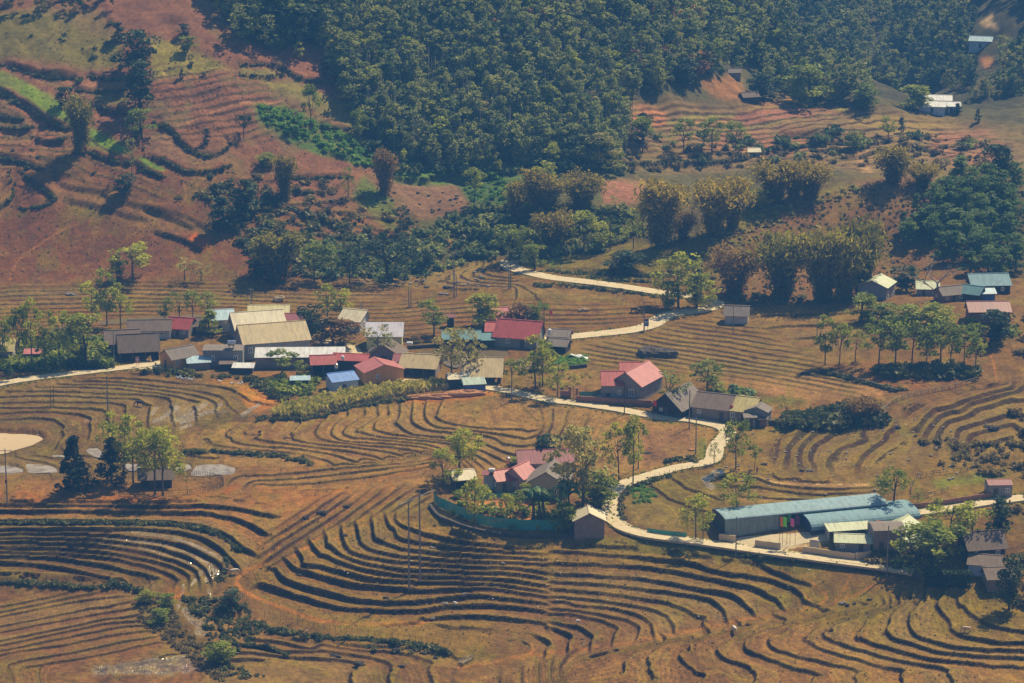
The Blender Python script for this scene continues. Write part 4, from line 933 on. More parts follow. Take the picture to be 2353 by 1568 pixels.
paint(T(0, 2, 1450, 560, 1900, 590, 1500, 740, 1330, 735), (0.20, 0.155, 0.08), 0.7, 6, wet=0.3)
for c in (T(0, 2, 1320, 725, 1420, 670, 1530, 610), T(0, 2, 1490, 725, 1620, 670, 1720, 610, 1780, 560), T(0, 2, 1560, 735, 1700, 680, 1850, 620, 1900, 570), T(0, 2, 1560, 780, 1640, 750), T(0, 2, 2080, 670, 2150, 620, 2230, 570), T(0, 2, 1310, 660, 1350, 600)):
    stroke(c, (0.46, 0.40, 0.31), 5, 0.8, 2, wet=1.0)  # pale colour stands for sky glints on the wet strips
paint(T(0, 2, 710, 690, 800, 685, 810, 715, 740, 710), (0.45, 0.28, 0.15), 0.9, 1.5, wet=0.5)
paint(T(0, 2, 590, 740, 640, 735, 640, 755), (0.45, 0.3, 0.17), 0.9, 1.5, wet=0.5)
for c, wd in ((T(0, 3, 1100, 322, 1400, 355, 1600, 410, 1800, 500, 1950, 580), 7), (T(0, 3, 900, 372, 1300, 420, 1550, 480, 1720, 560, 1810, 600, 1820, 660, 1790, 730), 7),
              (T(0, 3, 1200, 460, 1500, 540, 1700, 610, 1750, 640, 1680, 740, 1650, 780), 4), (T(0, 3, 800, 400, 1100, 430), 3), (T(0, 3, 1580, 780, 1560, 900, 1530, 980), 4)):
    stroke(c, (0.46, 0.40, 0.31), wd, 0.7, 2, wet=0.95)  # sky reflection on the wet treads painted in as a pale tone
paint(T(0, 3, 1760, 740, 1800, 640, 1890, 640, 1880, 700, 1790, 750), (0.46, 0.40, 0.31), 0.8, 2, wet=1.0)  # painted sky glint at the end of the wet treads
stroke(T(0, 3, 1800, 820, 1810, 900), (0.46, 0.40, 0.31), 4, 0.8, 2, wet=1.0)  # pale painted glint on the wet ground
paint(T(0, 3, 1560, 980, 1700, 1000, 1800, 1100, 1790, 1210, 1690, 1230, 1680, 1130, 1600, 1080), (0.26, 0.20, 0.12), 0.8, 3, wet=0.75)
paint(T(0, 3, 780, 1500, 1200, 1440, 1500, 1390, 1720, 1385, 1850, 1480, 1500, 1560, 800, 1560), (0.19, 0.145, 0.075), 0.8, 4, wet=0.55)
paint(T(0, 3, 1400, 830, 1560, 780, 1600, 830, 1540, 960, 1490, 940), (0.34, 0.15, 0.065), 0.9, 3)
paint(T(0, 3, 1200, 780, 1480, 900, 1700, 1200, 2100, 1480, 1900, 1480, 1400, 1230, 1200, 1000), (0.11, 0.085, 0.03), 0.7, 8)
paint(T(1, 2, 1310, 540, 1500, 490, 1800, 460, 2100, 460, 2180, 490, 1700, 540, 1450, 570), (0.50, 0.215, 0.075), 0.95, 3)
paint(T(1, 2, 100, 290, 450, 290, 560, 340, 300, 380, 90, 350), (0.36, 0.175, 0.085), 0.7, 4)
paint(T(2, 2, -250, 1380, 100, 1400, 140, 1560, -200, 1560), (0.50, 0.235, 0.12), 0.9, 4)
paint(T(2, 3, -250, 0, 350, 0, 350, 270, 0, 240, -250, 140), (0.48, 0.22, 0.115), 0.85, 4)
paint(T(0, 2, 1150, 260, 1180, 200, 1420, 190, 1420, 260, 1250, 265), PALE, 1, 2)
paint(T(1, 2, 1300, 340, 1640, 370, 1600, 400, 1250, 430), (0.58, 0.46, 0.29), 0.9, 2)
paint(T(1, 2, 800, 60, 950, 60, 960, 200, 880, 190), PALE, 0.9, 3)
paint(T(2, 3, 1980, 390, 2240, 370, 2900, 320, 3240, 350, 2800, 440, 2500, 480, 2240, 460), PALE, 1, 2)
paint(T(3, 3, 340, 480, 420, 470, 400, 520, 320, 500), PALE, 1, 2)
paint(T(0, 2, 0, 1330, 700, 1350, 1450, 1370, 1900, 1330, 1960, 1280, 2100, 1260, 1950, 1350, 1400, 1400, 700, 1395, 0, 1385), (0.36, 0.13, 0.05), 0.85, 4)
# trodden paths of bare red earth
for c, wd, a in ((T(0, 3, 2240, 610, 2120, 660, 2040, 740, 2100, 830, 2240, 900, 2380, 960, 2500, 1000, 2700, 1070, 3000, 1110, 3300, 1120, 3600, 1110, 3720, 1085), 7, 0.95),
                 (T(1, 3, -100, 680, 0, 650, 120, 600, 180, 530, 260, 480, 300, 400, 290, 330, 240, 250), 4.5, 0.9), (T(1, 3, 280, 590, 450, 500, 650, 340, 720, 220, 780, 150), 5, 0.8),
                 (T(1, 3, 560, 520, 800, 360, 1000, 220, 1050, 90, 1130, 10), 4, 0.85), (T(1, 3, 850, 370, 1000, 270, 1130, 150, 1200, 60, 1260, -60), 4, 0.85), (T(1, 3, 440, 420, 540, 300, 560, 230, 520, 190), 4, 0.6),
                 (T(1, 2, 300, 1550, 500, 1400, 800, 1320, 1300, 1180, 1680, 1050), 7, 0.55), (T(1, 2, 1000, 1560, 1050, 1430, 1150, 1330, 1250, 1250), 4, 0.7),
                 (T(2, 3, 250, 1420, 340, 1340, 320, 1290), 3.5, 0.8), (T(2, 3, 430, 1320, 510, 1370, 400, 1430), 3, 0.6), (T(3, 3, 340, 680, 560, 740, 700, 830, 735, 900, 640, 990), 3.5, 0.9), (T(3, 3, 480, 820, 560, 890, 595, 940, 520, 1000), 3.5, 0.8),
                 (T(2, 3, -300, 1490, 200, 1400, 800, 1320, 1400, 1230, 1900, 1120, 2240, 1060, 2600, 1000), 8, 0.45), (T(3, 3, 700, 980, 850, 880, 950, 700, 1050, 680), 4, 0.6), (T(3, 3, 780, 950, 1000, 860, 1200, 760, 1400, 670), 5, 0.6),
                 (T(3, 3, 900, 900, 930, 830, 890, 780), 3, 0.6), (T(1, 2, 560, 1060, 640, 1070, 560, 1120, 300, 1150, 0, 1180), 4, 0.6), (T(3, 2, 2150, 130, 2180, 230, 2200, 370), 3, 0.7)):
    stroke(c, (0.42, 0.20, 0.082), wd, a, 2.0)

# per point colours
col = sample(ALB, UU, VV); wet = sample(WET, UU, VV)
back = smoothstep(1090, 1130, Y)[..., None]            # the far side valley is all woodland floor
far_ok = (VV < 260)[..., None]
nR = fbm(X/2.4+5, Y/6.0, 4)
n1 = fbm(X/7.0, Y/7.0, 4); n2 = fbm(X/1.7+50, Y/1.7, 3); n3 = fbm(X/30.0+9, Y/30.0+4, 3); n4 = fbm(X/3.6+31, Y/5.2-7, 4)
valley = (1-hill)
def mixc(c, k, a): return c*(1-a[..., None])+np.array(k)*a[..., None]
grass = smoothstep(0.02, 0.16, n1+n3*0.7)*0.55*valley
col = mixc(col, (0.155, 0.125, 0.033), 0.5*grass*(1-smoothstep(0.4, 0.6, col[..., 0])))
col = mixc(col, (0.36, 0.27, 0.12), smoothstep(0.08, 0.22, n4)*0.20*valley)
col = mixc(col, (0.13, 0.072, 0.04), smoothstep(0.08, 0.24, -n4+n3*0.3)*0.35*valley)
col = mixc(col, (0.105, 0.062, 0.034), smoothstep(0.10, 0.20, nR)*0.45*valley)
col = mixc(col, (0.19, 0.185, 0.04), smoothstep(0.12, 0.2, fbm(X/4.5+70, Y/9.0+3, 4))*0.28*valley)
tr = np.clip(TREAD, 0, 1)
col = mixc(col, (0.13, 0.072, 0.038), smoothstep(.70, .80, tr)*0.55*TERR*valley)
col = mixc(col, (0.30, 0.21, 0.10), smoothstep(.24, .16, tr)*0.45*TERR*valley)
col = col*(1+(0.20*ROWS*(0.4+1.2*np.clip(n3+.4, 0, 1))*TERR)[..., None])
col = col*(1+(tr[..., None]-0.5)*np.array((0.30, 0.24, 0.18))*TERR[..., None])
col = mixc(col, (0.25, 0.205, 0.055), BROW*0.5*valley)
risercol = np.array((0.062, 0.036, 0.016))*(1+1.3*n2[..., None])  # dark soil, with the shade of the risers also put into the colour
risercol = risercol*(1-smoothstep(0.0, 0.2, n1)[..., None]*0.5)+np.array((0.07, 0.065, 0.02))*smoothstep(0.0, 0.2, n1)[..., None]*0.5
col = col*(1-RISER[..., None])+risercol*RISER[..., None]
scr = hill*smoothstep(0.04, 0.2, n1+0.5*n3)*0.5
col = mixc(col, (0.12, 0.10, 0.035), scr)
col = col*(1+np.clip(0.55*n2+0.45*n1, -0.45, 0.6)[..., None]*np.array((1, 0.95, 0.85)))
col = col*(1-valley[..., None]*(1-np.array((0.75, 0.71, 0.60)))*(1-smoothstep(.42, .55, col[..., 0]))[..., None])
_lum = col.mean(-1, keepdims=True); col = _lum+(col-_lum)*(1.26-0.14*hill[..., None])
col = np.clip(col, 0.008, 0.8)
wet = np.clip(wet*1.3-np.clip(n2, 0, 1)*1.2, 0, 1)*(1-RISER)

# ground mesh: valley floor and hillsides as two sheets of the same grid
nr, nc = Z.shape
m, nt, b = new_mat('earth')
at = nt.nodes.new('ShaderNodeAttribute'); at.attribute_name = 'earth'
aw = nt.nodes.new('ShaderNodeAttribute'); aw.attribute_name = 'wet'
nz = noise(nt, 0.85, 8, 'Object', 0.8)
nz2 = noise(nt, 6.5, 4, 'Object', 0.7)
mx = nt.nodes.new('ShaderNodeMixRGB'); mx.blend_type = 'MULTIPLY'; mx.inputs[0].default_value = 1.0
nt.links.new(at.outputs['Color'], mx.inputs[1])
nt.links.new(ramp(nt, nz, [(0.28, (0.42, 0.39, 0.36)), (0.5, (1.0, 0.98, 0.96)), (0.72, (1.6, 1.52, 1.35))]), mx.inputs[2])
mx2 = nt.nodes.new('ShaderNodeMixRGB'); mx2.blend_type = 'MULTIPLY'; mx2.inputs[0].default_value = 1.0
nt.links.new(mx.outputs[0], mx2.inputs[1])
nt.links.new(ramp(nt, nz2, [(0.25, (0.62,)*3), (0.5, (1.0,)*3), (0.75, (1.35,)*3)]), mx2.inputs[2])
nt.links.new(mx2.outputs[0], b.inputs['Base Color'])
nt.links.new(ramp(nt, aw.outputs['Fac'], [(0.15, (0.95,)*3), (0.6, (0.10,)*3)]), b.inputs['Roughness'])
nt.links.new(ramp(nt, aw.outputs['Fac'], [(0.0, (0.12,)*3), (0.6, (0.7,)*3)]), b.inputs['Specular IOR Level'])
bp = nt.nodes.new('ShaderNodeBump'); bp.inputs['Distance'].default_value = 0.25
nt.links.new(ramp(nt, aw.outputs['Fac'], [(0.0, (0.55,)*3), (0.5, (0.03,)*3)]), bp.inputs['Strength'])
nt.links.new(nz, bp.inputs['Height']); nt.links.new(bp.outputs[0], b.inputs['Normal'])
M['earth'] = m
def sheet(name, r0, r1):
    rows = slice(r0, r1+1)
    V = np.stack([X[rows], Y[rows], Z[rows]], -1).reshape(-1, 3)
    k = r1-r0+1
    idx = np.arange(k*nc).reshape(k, nc)
    Fq = np.stack([idx[:-1, :-1], idx[:-1, 1:], idx[1:, 1:], idx[1:, :-1]], -1).reshape(-1, 4)
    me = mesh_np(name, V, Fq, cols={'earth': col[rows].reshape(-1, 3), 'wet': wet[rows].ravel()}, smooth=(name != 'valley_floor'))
    me.materials.append(M['earth'])
    o = link(name, me); o['kind'] = 'structure'; return o
rs = int(np.searchsorted(DY, 836))
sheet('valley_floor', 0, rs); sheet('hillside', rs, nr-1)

# roads: concrete slabs 4-5 cm proud of the ground, with a real edge
m, nt, b = new_mat('concrete_road')
n = noise(nt, 0.5, 6, rough=0.7); nb = noise(nt, 3.0, 4)
mx = nt.nodes.new('ShaderNodeMixRGB'); mx.blend_type = 'MULTIPLY'; mx.inputs[0].default_value = 1
nt.links.new(ramp(nt, n, [(0.3, (0.36, 0.26, 0.15)), (0.45, (0.52, 0.42, 0.25)), (0.72, (0.58, 0.48, 0.31))]), mx.inputs[1])
nt.links.new(ramp(nt, nb, [(0.3, (0.82,)*3), (0.6, (1.0,)*3)]), mx.inputs[2])
nt.links.new(mx.outputs[0], b.inputs['Base Color']); b.inputs['Roughness'].default_value = 0.9
M['road'] = m
def ribbon(name, pts, width, mat, lift=0.06, depth=0.5):
    l = smooth_line(pts, 3.0)
    g = ground(l[:, 0], l[:, 1])
    keep = [0]
    for i in range(1, len(g)):
        if np.hypot(*(g[i]-g[keep[-1]])[:2]) > 0.8: keep.append(i)
    g = g[keep]
    for _ in range(6): g[1:-1] = (g[:-2]+2*g[1:-1]+g[2:])/4
    t = np.gradient(g[:, :2], axis=0); t /= np.linalg.norm(t, axis=1)[:, None]+1e-9
    nn = np.c_[-t[:, 1], t[:, 0]]
    off = np.linspace(-1, 1, 7)
    P = g[:, None, :2]+nn[:, None]*off[None, :, None]*width/2
    edge = 1+0.08*vnoise(np.arange(len(g))*0.35, np.full(len(g), 3.3))
    P = g[:, None, :2]+nn[:, None]*off[None, :, None]*(width/2)*edge[:, None, None]
    z = ground_z(P[..., 0], P[..., 1]); zc = z.max(1)
    for _ in range(10): zc[1:-1] = np.maximum(zc[1:-1], (zc[:-2]+2*zc[1:-1]+zc[2:])/4)
    zz = np.repeat(zc[:, None]+lift, 7, 1)
    top = np.dstack([P, zz]); low = top[:, [0, -1]].copy(); low[..., 2] -= depth
    R = np.concatenate([low[:, :1], top, low[:, 1:]], 1)
    k = R.shape[1]; idx = np.arange(len(g)*k).reshape(len(g), k)
    Fq = np.stack([idx[:-1, :-1], idx[:-1, 1:], idx[1:, 1:], idx[1:, :-1]], -1).reshape(-1, 4)
    me = mesh_np(name, R.reshape(-1, 3), Fq, smooth=False); me.materials.append(mat)
    o = link(name, me); o['kind'] = 'structure'; return o
for nm, wd, pts, _ in ROADS: ribbon(nm, pts, wd, M['road'])

def patch(name, poly):
    """concrete or trodden yard laid over the ground"""
    w, mk = poly_mask(poly, 0); a = np.array(poly); us = np.arange(a[:, 0].min()-2, a[:, 0].max()+2, 2.0); vs = np.arange(a[:, 1].min()-1, a[:, 1].max()+1, 1.0)
    gu, gv = np.meshgrid(us, vs); ins = np.zeros(gu.shape, bool); n = len(poly)
    for k in range(n):
        (xa, ya), (xb, yb) = poly[k], poly[(k+1) % n]
        if ya == yb: continue
        ins ^= ((ya > gv) != (yb > gv)) & (gu < xa+(gv-ya)/(yb-ya)*(xb-xa))
    g = ground(gu.ravel(), gv.ravel()); idx = np.arange(len(g)).reshape(gu.shape)
    g[:, 2] += 0.07
    q = np.stack([idx[1:, :-1], idx[1:, 1:], idx[:-1, 1:], idx[:-1, :-1]], -1)[ins[:-1, :-1] & ins[1:, 1:] & ins[1:, :-1] & ins[:-1, 1:]]
    me = mesh_np(name, g, q, smooth=True); me.materials.append(M['road']); o = link(name, me); o['kind'] = 'structure'
patch('courtyard', T(2, 3, 1985, 400, 2120, 372) + T(3, 3, 60, 362, 500, 330, 740, 318, 900, 345, 780, 405, 580, 420, 380, 470, 340, 500, 240, 478, 120, 440, -40, 455))
patch('yard', T(0, 2, 1100, 262, 1160, 205, 1400, 195, 1410, 262, 1260, 270))
patch('yard', T(1, 2, 1300, 345, 1620, 368, 1600, 398, 1260, 425))
patch('yard', T(2, 2, 740, 535, 850, 500, 930, 480, 930, 545))

# ponds and flooded paddies: level water in the basins
def water_mat(name, c, rough, bump):
    m, nt, b = new_mat(name)
    nt.links.new(ramp(nt, noise(nt, 0.35, 6, rough=0.7), [(0.36, tuple(x*k_ for x, k_ in zip(c, (.5, .42, .32)))), (0.52, c), (0.7, tuple(min(.7, x*1.2) for x in c))]) if name == 'paddy_water' else ramp(nt, noise(nt, 0.08, 3), [(0.3, tuple(x*.9 for x in c)), (0.7, c)]), b.inputs['Base Color']); b.inputs['Roughness'].default_value = rough
    b.inputs['Specular IOR Level'].default_value = 0.7
    bp = nt.nodes.new('ShaderNodeBump'); bp.inputs['Strength'].default_value = bump; bp.inputs['Distance'].default_value = 0.05
    nt.links.new(noise(nt, 1.2, 3), bp.inputs['Height']); nt.links.new(bp.outputs[0], b.inputs['Normal']); return m
WM = {'mud': water_mat('muddy_water', (0.56, 0.41, 0.22), 0.35, 0.1), 'pond': water_mat('pond_water', (0.17, 0.125, 0.065), 0.12, 0.15), 'paddy': water_mat('paddy_water', (0.33, 0.275, 0.20), 0.12, 0.25)}
for nm, p, k in PONDS:
    l = smooth_line(p+[p[0]], 4.0)
    g = ground(l[:, 0], l[:, 1]); c = g.mean(0)
    inner = c+(g-c)*0.8; zi = ground_z(inner[:, 0], inner[:, 1])
    lvl = float(np.median(zi))+0.12
    ring = c+(g-c)*1.04; ring[:, 2] = lvl
    mb = MB(); n = len(ring)-1
    mb.add([tuple(r) for r in ring[:n]]+[(c[0], c[1], lvl)], [(i, (i+1) % n, n) for i in range(n)])
    o = link('water', mb.mesh('water', WM[k])); o['kind'] = 'structure'
# ------------------------------------------------------------------ plants: builders
def leaf_quads(P, size, rg, up=0.35, aspect=1.0, hang=0.0):
    """one small leaf-spray face at each point"""
    n = len(P)
    N = rg.normal(size=(n, 3)); N[:, 2] = np.abs(N[:, 2])*(1+up)+0.05
    N /= np.linalg.norm(N, axis=1)[:, None]
    A = np.cross(N, rg.normal(size=(n, 3))); 
    if hang: A = A*(1-hang)+np.array((0, 0, -1.0))*hang+rg.normal(size=(n, 3))*0.25
    A /= np.linalg.norm(A, axis=1)[:, None]+1e-9
    B = np.cross(N, A); B /= np.linalg.norm(B, axis=1)[:, None]+1e-9
    s = (size*rg.uniform(0.6, 1.35, n))[:, None]
    a = A*s*aspect*0.5; b_ = B*s*0.5
    c = rg.uniform(0.3, 1.0, (n, 1))
    V = np.stack([P-a-b_*c, P+a*0.9-b_*0.35, P+a+b_*c, P-a*0.8+b_*0.8], 1).reshape(-1, 3)
    return V, np.arange(4*n).reshape(n, 4)
def in_ball(rg, n, shell=0.5):
    d = rg.normal(size=(n, 3)); d /= np.linalg.norm(d, axis=1)[:, None]
    return d*(rg.uniform(shell, 1, n)**(1/2.2))[:, None]

def crown_clumps(rg, H, z0, z1, rx, n, shape='ellipsoid'):
    out = []
    while len(out) < n:
        t = rg.uniform(0, 1); a = rg.uniform(0, 2*math.pi)
        if shape == 'ellipsoid': w = math.sqrt(max(0, 1-(2*t-1)**2))
        elif shape == 'umbrella': w = 0.45+0.55*math.sqrt(max(0, 1-t*t))
        elif shape == 'cone': w = 1-t*0.93
        elif shape == 'column': w = (1-t**3)*(0.6+0.4*min(1, t*4))
        elif shape == 'dome': w = math.sqrt(max(0, 1-t*t))
        r = rx*w*math.sqrt(rg.uniform(0.15, 1))
        out.append((r*math.cos(a), r*math.sin(a), z0+(z1-z0)*t))
    return np.array(out)
def make_tree(kind, seed):
    """returns (trunk MB or None, bark, crown verts, faces, tint, height)"""
    rg = np.random.default_rng(seed); g = random.Random(seed)
    mb = MB(); H = 10.0
    S = dict(  # z0, z1, rx, clumps, clump r, leaves per clump, leaf size, shape, trunk r, bark
        open=(3.2, 10, 2.6, 20, 0.9, 48, 0.38, 'ellipsoid', 0.14, 'bark'),
        layered=(3.4, 10, 3.3, 20, 1.05, 58, 0.38, 'umbrella', 0.15, 'bark'),
        round=(1.0, 10, 3.6, 40, 1.2, 52, 0.44, 'ellipsoid', 0.24, 'bark_dark'),
        dome=(0.8, 10, 5.0, 56, 1.25, 48, 0.46, 'dome', 0.3, 'bark_dark'),
        umbrella=(4.6, 10, 4.6, 30, 1.15, 56, 0.40, 'umbrella', 0.26, 'bark_dark'),
        big=(2.4, 10, 3.9, 60, 0.9, 36, 0.34, 'ellipsoid', 0.22, 'bark'),
        conifer=(0.6, 10, 2.9, 80, 0.7, 34, 0.38, 'cone', 0.17, 'bark_dark'),
        column=(0.6, 10, 1.7, 30, 0.8, 48, 0.38, 'column', 0.15, 'bark_dark'),
        slender=(2.0, 10, 1.9, 16, 0.9, 30, 0.52, 'ellipsoid', 0.11, 'bark_pale'),
        forest=(1.6, 10, 2.7, 24, 1.1, 30, 0.60, 'ellipsoid', 0.14, 'bark_pale'),
        sparse=(3.0, 10, 2.7, 24, 0.75, 22, 0.32, 'ellipsoid', 0.14, 'bark'))
    z0, z1, rx, n, cr, per, ls, shp, tr, bark = S[kind]
    if kind in ('round', 'big', 'dome'):   # uneven outline from a few lobes
        lobes = [(g.uniform(-.42, .42)*rx, g.uniform(-.42, .42)*rx, g.uniform(-0.12, 0.12)*(z1-z0), g.uniform(.5, .78)) for _ in range(5)]
        K = []
        for i in range(n):
            lx, ly, lz, ls_ = lobes[i % 5]
            c = crown_clumps(rg, H, z0, z1, rx, 1, shp)[0]
            K.append((lx+c[0]*ls_, ly+c[1]*ls_, min(z1-cr*.4, (z0+z1)/2+lz+(c[2]-(z0+z1)/2)*(ls_+.25))))
        K = np.array(K)
    else: K = crown_clumps(rg, H, z0, z1-cr*0.6, rx, n, shp)
    lean = (g.uniform(-.5, .5), g.uniform(-.5, .5))
    tz = z0+(z1-z0)*(0.5 if kind not in ('conifer', 'column') else 0.9)
    tp = [(lean[0]*(t**2), lean[1]*(t**2), -0.8+(tz+0.8)*t) for t in (0, .12, .35, .6, .8, 1)]
    mb.tube(tp, [tr*1.5, tr*1.15, tr, tr*.8, tr*.6, tr*.25], 6)
    if kind not in ('conifer', 'column'):
        for i in range(min(n, 9)):
            c = K[i*n//min(n, 9)]
            zb = g.uniform(min(z0*0.8, tz*.5), tz*0.9); q = (zb+.8)/(tz+.8)
            b0 = (lean[0]*q*q, lean[1]*q*q, zb)
            mid = ((b0[0]+c[0])*.5, (b0[1]+c[1])*.5, b0[2]*.55+c[2]*.45)
            mb.tube([b0, mid, tuple(c)], [tr*.5, tr*.32, tr*.1], 4)
    P = []; tint = []
    for c in K:
        r = cr*rg.uniform(.65, 1.25); k = int(per*rg.uniform(.6, 1.3))
        q = in_ball(rg, k, .25)*np.array((r, r, r*.72))+c
        P.append(q); tint.append(rg.uniform(.0, .55)+rg.uniform(-.12, .38, k))
    P = np.concatenate(P); tint = np.concatenate(tint)
    P[:, 2] = np.maximum(P[:, 2], 0.15)
    V, Fq = leaf_quads(P, ls, rg)
    return mb, bark, V, Fq, tint, H
def make_bamboo(seed, H=16.0, spread=4.2, n=34, per=105):
    """clump of arching culms with drooping plumes"""
    rg = np.random.default_rng(seed); g = random.Random(seed)
    mb = MB(); P = []; tint = []
    for i in range(n):
        a = g.uniform(0, 2*math.pi); r0 = g.uniform(0.1, 1.0); h = H*g.uniform(.62, 1.0); out = spread*g.uniform(.25, 1.0)
        pts = []
        for t in (0, .25, .5, .75, .9, 1.0):
            r = r0*1.7+out*(0.25*t+0.9*t**2.6); z = h*math.sin(min(1, t*1.05)*math.pi/2)-(0.22*h*max(0, t-.7)*3.3*out/spread)
            pts.append((r*math.cos(a), r*math.sin(a), z-0.5))
        mb.tube(pts, [.09, .08, .07, .05, .035, .02], 4)
        pa = np.array(pts); tt = rg.beta(1.3, 1.1, per)*.96+.04
        idx = np.interp(tt, [0, .25, .5, .75, .9, 1.0], np.arange(6)); j = np.clip(idx.astype(int), 0, 4); f = (idx-j)[:, None]
        q = pa[j]*(1-f)+pa[j+1]*f
        q = q+rg.normal(size=q.shape)*np.array((.8, .8, .8))*(0.55+tt[:, None]*.65)
        P.append(q); tint.append(rg.uniform(-.1, .45, per)+.45*tt**2)  # tint rises towards the tips: sunlit tops put into the leaf colour
    P = np.concatenate(P); P[:, 2] = np.maximum(P[:, 2], .2)
    V, Fq = leaf_quads(P, 0.42, rg, up=0.0, aspect=2.4, hang=.55)
    return mb, 'culm', V, Fq, np.concatenate(tint), H
def make_banana(seed):
    rg = np.random.default_rng(seed); g = random.Random(seed)
    mb = MB(); V = []; F_ = []; tint = []
    for s in range(3):
        bx, by = g.uniform(-.9, .9), g.uniform(-.9, .9); h = g.uniform(1.8, 2.8)
        mb.tube([(bx, by, -.4), (bx, by, h*.6), (bx+.1, by, h)], [.17, .13, .09], 6)
        for k in range(8):
            a = g.uniform(0, 2*math.pi); L = g.uniform(1.7, 2.6); up = g.uniform(.5, 1.25)
            pr = None
            for i in range(7):
                t = i/6; r = L*t*math.cos(up*(1-t*.5)); z = h+L*(math.sin(up)*t-0.75*t*t)
                w = .34*math.sin(math.pi*min(1, .12+t*.86))+.02
                c, sn = math.cos(a), math.sin(a)
                p = [(bx+r*c-w*sn, by+r*sn+w*c, z-.1), (bx+r*c, by+r*sn, z), (bx+r*c+w*sn, by+r*sn-w*c, z-.1)]
                n0 = len(V); V += p
                if pr is not None:
                    F_ += [(pr, pr+1, n0+1, n0), (pr+1, pr+2, n0+2, n0+1)]; q = g.uniform(0, .9); tint += [q, q]
                pr = n0
    return mb, 'bark', np.array(V), np.array(F_), np.array(tint), 4.2
def make_palm(seed):
    rg = np.random.default_rng(seed); g = random.Random(seed); mb = MB()
    mb.tube([(0, 0, -.5), (.1, 0, 4), (0, .1, 8)], [.16, .12, .10], 6)
    P = []
    for k in range(14):
        a = g.uniform(0, 6.28); L = g.uniform(1.6, 2.4); up = g.uniform(.1, 1.2)
        for i in range(14):
            t = (i+1)/14; r = L*t*math.cos(up*(1-t*.3)); z = 8+L*(math.sin(up)*t-.8*t*t)
            P.append((r*math.cos(a), r*math.sin(a), z))
    V, Fq = leaf_quads(np.array(P), .45, rg, hang=.3)
    return mb, 'bark', V, Fq, rg.uniform(0, .7, len(Fq)), 10.0
def make_bare(seed, twigs=3):
    g = random.Random(seed); mb = MB()
    def grow(p, d, L, r, lev):
        q = [p+d*(L*.5)+Vector((g.uniform(-.1, .1), g.uniform(-.1, .1), 0))*L*.4, p+d*L]
        mb.tube([p, q[0], q[1]], [r, r*.8, r*.6], 5)
        if lev == 0: return
        for i in range(g.choice((2, 3, 3))):
            a = g.uniform(0, 6.28); k = Vector((math.cos(a), math.sin(a), g.uniform(-.1, .6))).normalized()
            grow(q[g.choice((0, 1, 1))], (d*.75+k*.75).normalized(), L*g.uniform(.55, .8), r*.55, lev-1)
    grow(Vector((0, 0, -.5)), Vector((0, 0, 1)), 3.4, .24, 4)
    return mb, 'bark_pale', None, None, None, 10.0

_cache = {}
def tree_meshes(kind, leaf, var):
    key = (kind, leaf, var)
    if key in _cache: return _cache[key]
    sd = 100*var+sum(map(ord, kind))
    if kind == 'bamboo': t = make_bamboo(sd)
    elif kind == 'bamboo_column': t = make_bamboo(sd, 16, 2.3, 26, 105)
    elif kind == 'bamboo_wide': t = make_bamboo(sd, 15, 5.0, 44, 100)
    elif kind == 'banana': t = make_banana(sd)
    elif kind == 'palm': t = make_palm(sd)
    elif kind == 'bare': t = make_bare(sd)
    else: t = make_tree(kind, sd)
    mb, bark, V, Fq, tint, H = t
    tm = mb.mesh('trunk', M[bark], True)
    cm = None
    if V is not None:
        cm = mesh_np('crown', V, Fq, tint=tint); cm.materials.append(M[leaf])
        zmax = float(V[:, 2].max()); w = float(np.percentile(np.abs(V[:, 0]), 97))*2
    else:
        zmax = max(p[2] for p in mb.v); w = 6.0
    _cache[key] = (tm, cm, zmax, w); return _cache[key]
N_VAR = 3
def plant(kind, leaf, u, v, hpx, wpx, name, label, cat='tree', group=None, var=None, dmin=480.0, parts=None):
    p = G(u, v) if dmin == 480.0 else Vector(ground([u], [v], dmin)[0])
    var = rnd.randrange(N_VAR) if var is None else var
    tm, cm, zm, w = tree_meshes(kind, leaf, var)
    px = FPX/(p.y*cp-(p.z-CAM_Z)*sp)
    s = hpx/px/0.975/zm; sw = (wpx/px/w) if wpx else s
    o = thing(name, label, cat, p, rnd.uniform(0, 6.28), group)
    o.scale = (sw, sw, s)
    a, b_ = parts or (('culms', 'foliage') if 'bamboo' in kind else ('stem', 'leaves') if kind in ('banana',) else ('trunk', 'crown'))
    link(a, tm, o)
    if cm: link(b_, cm, o)
    return o

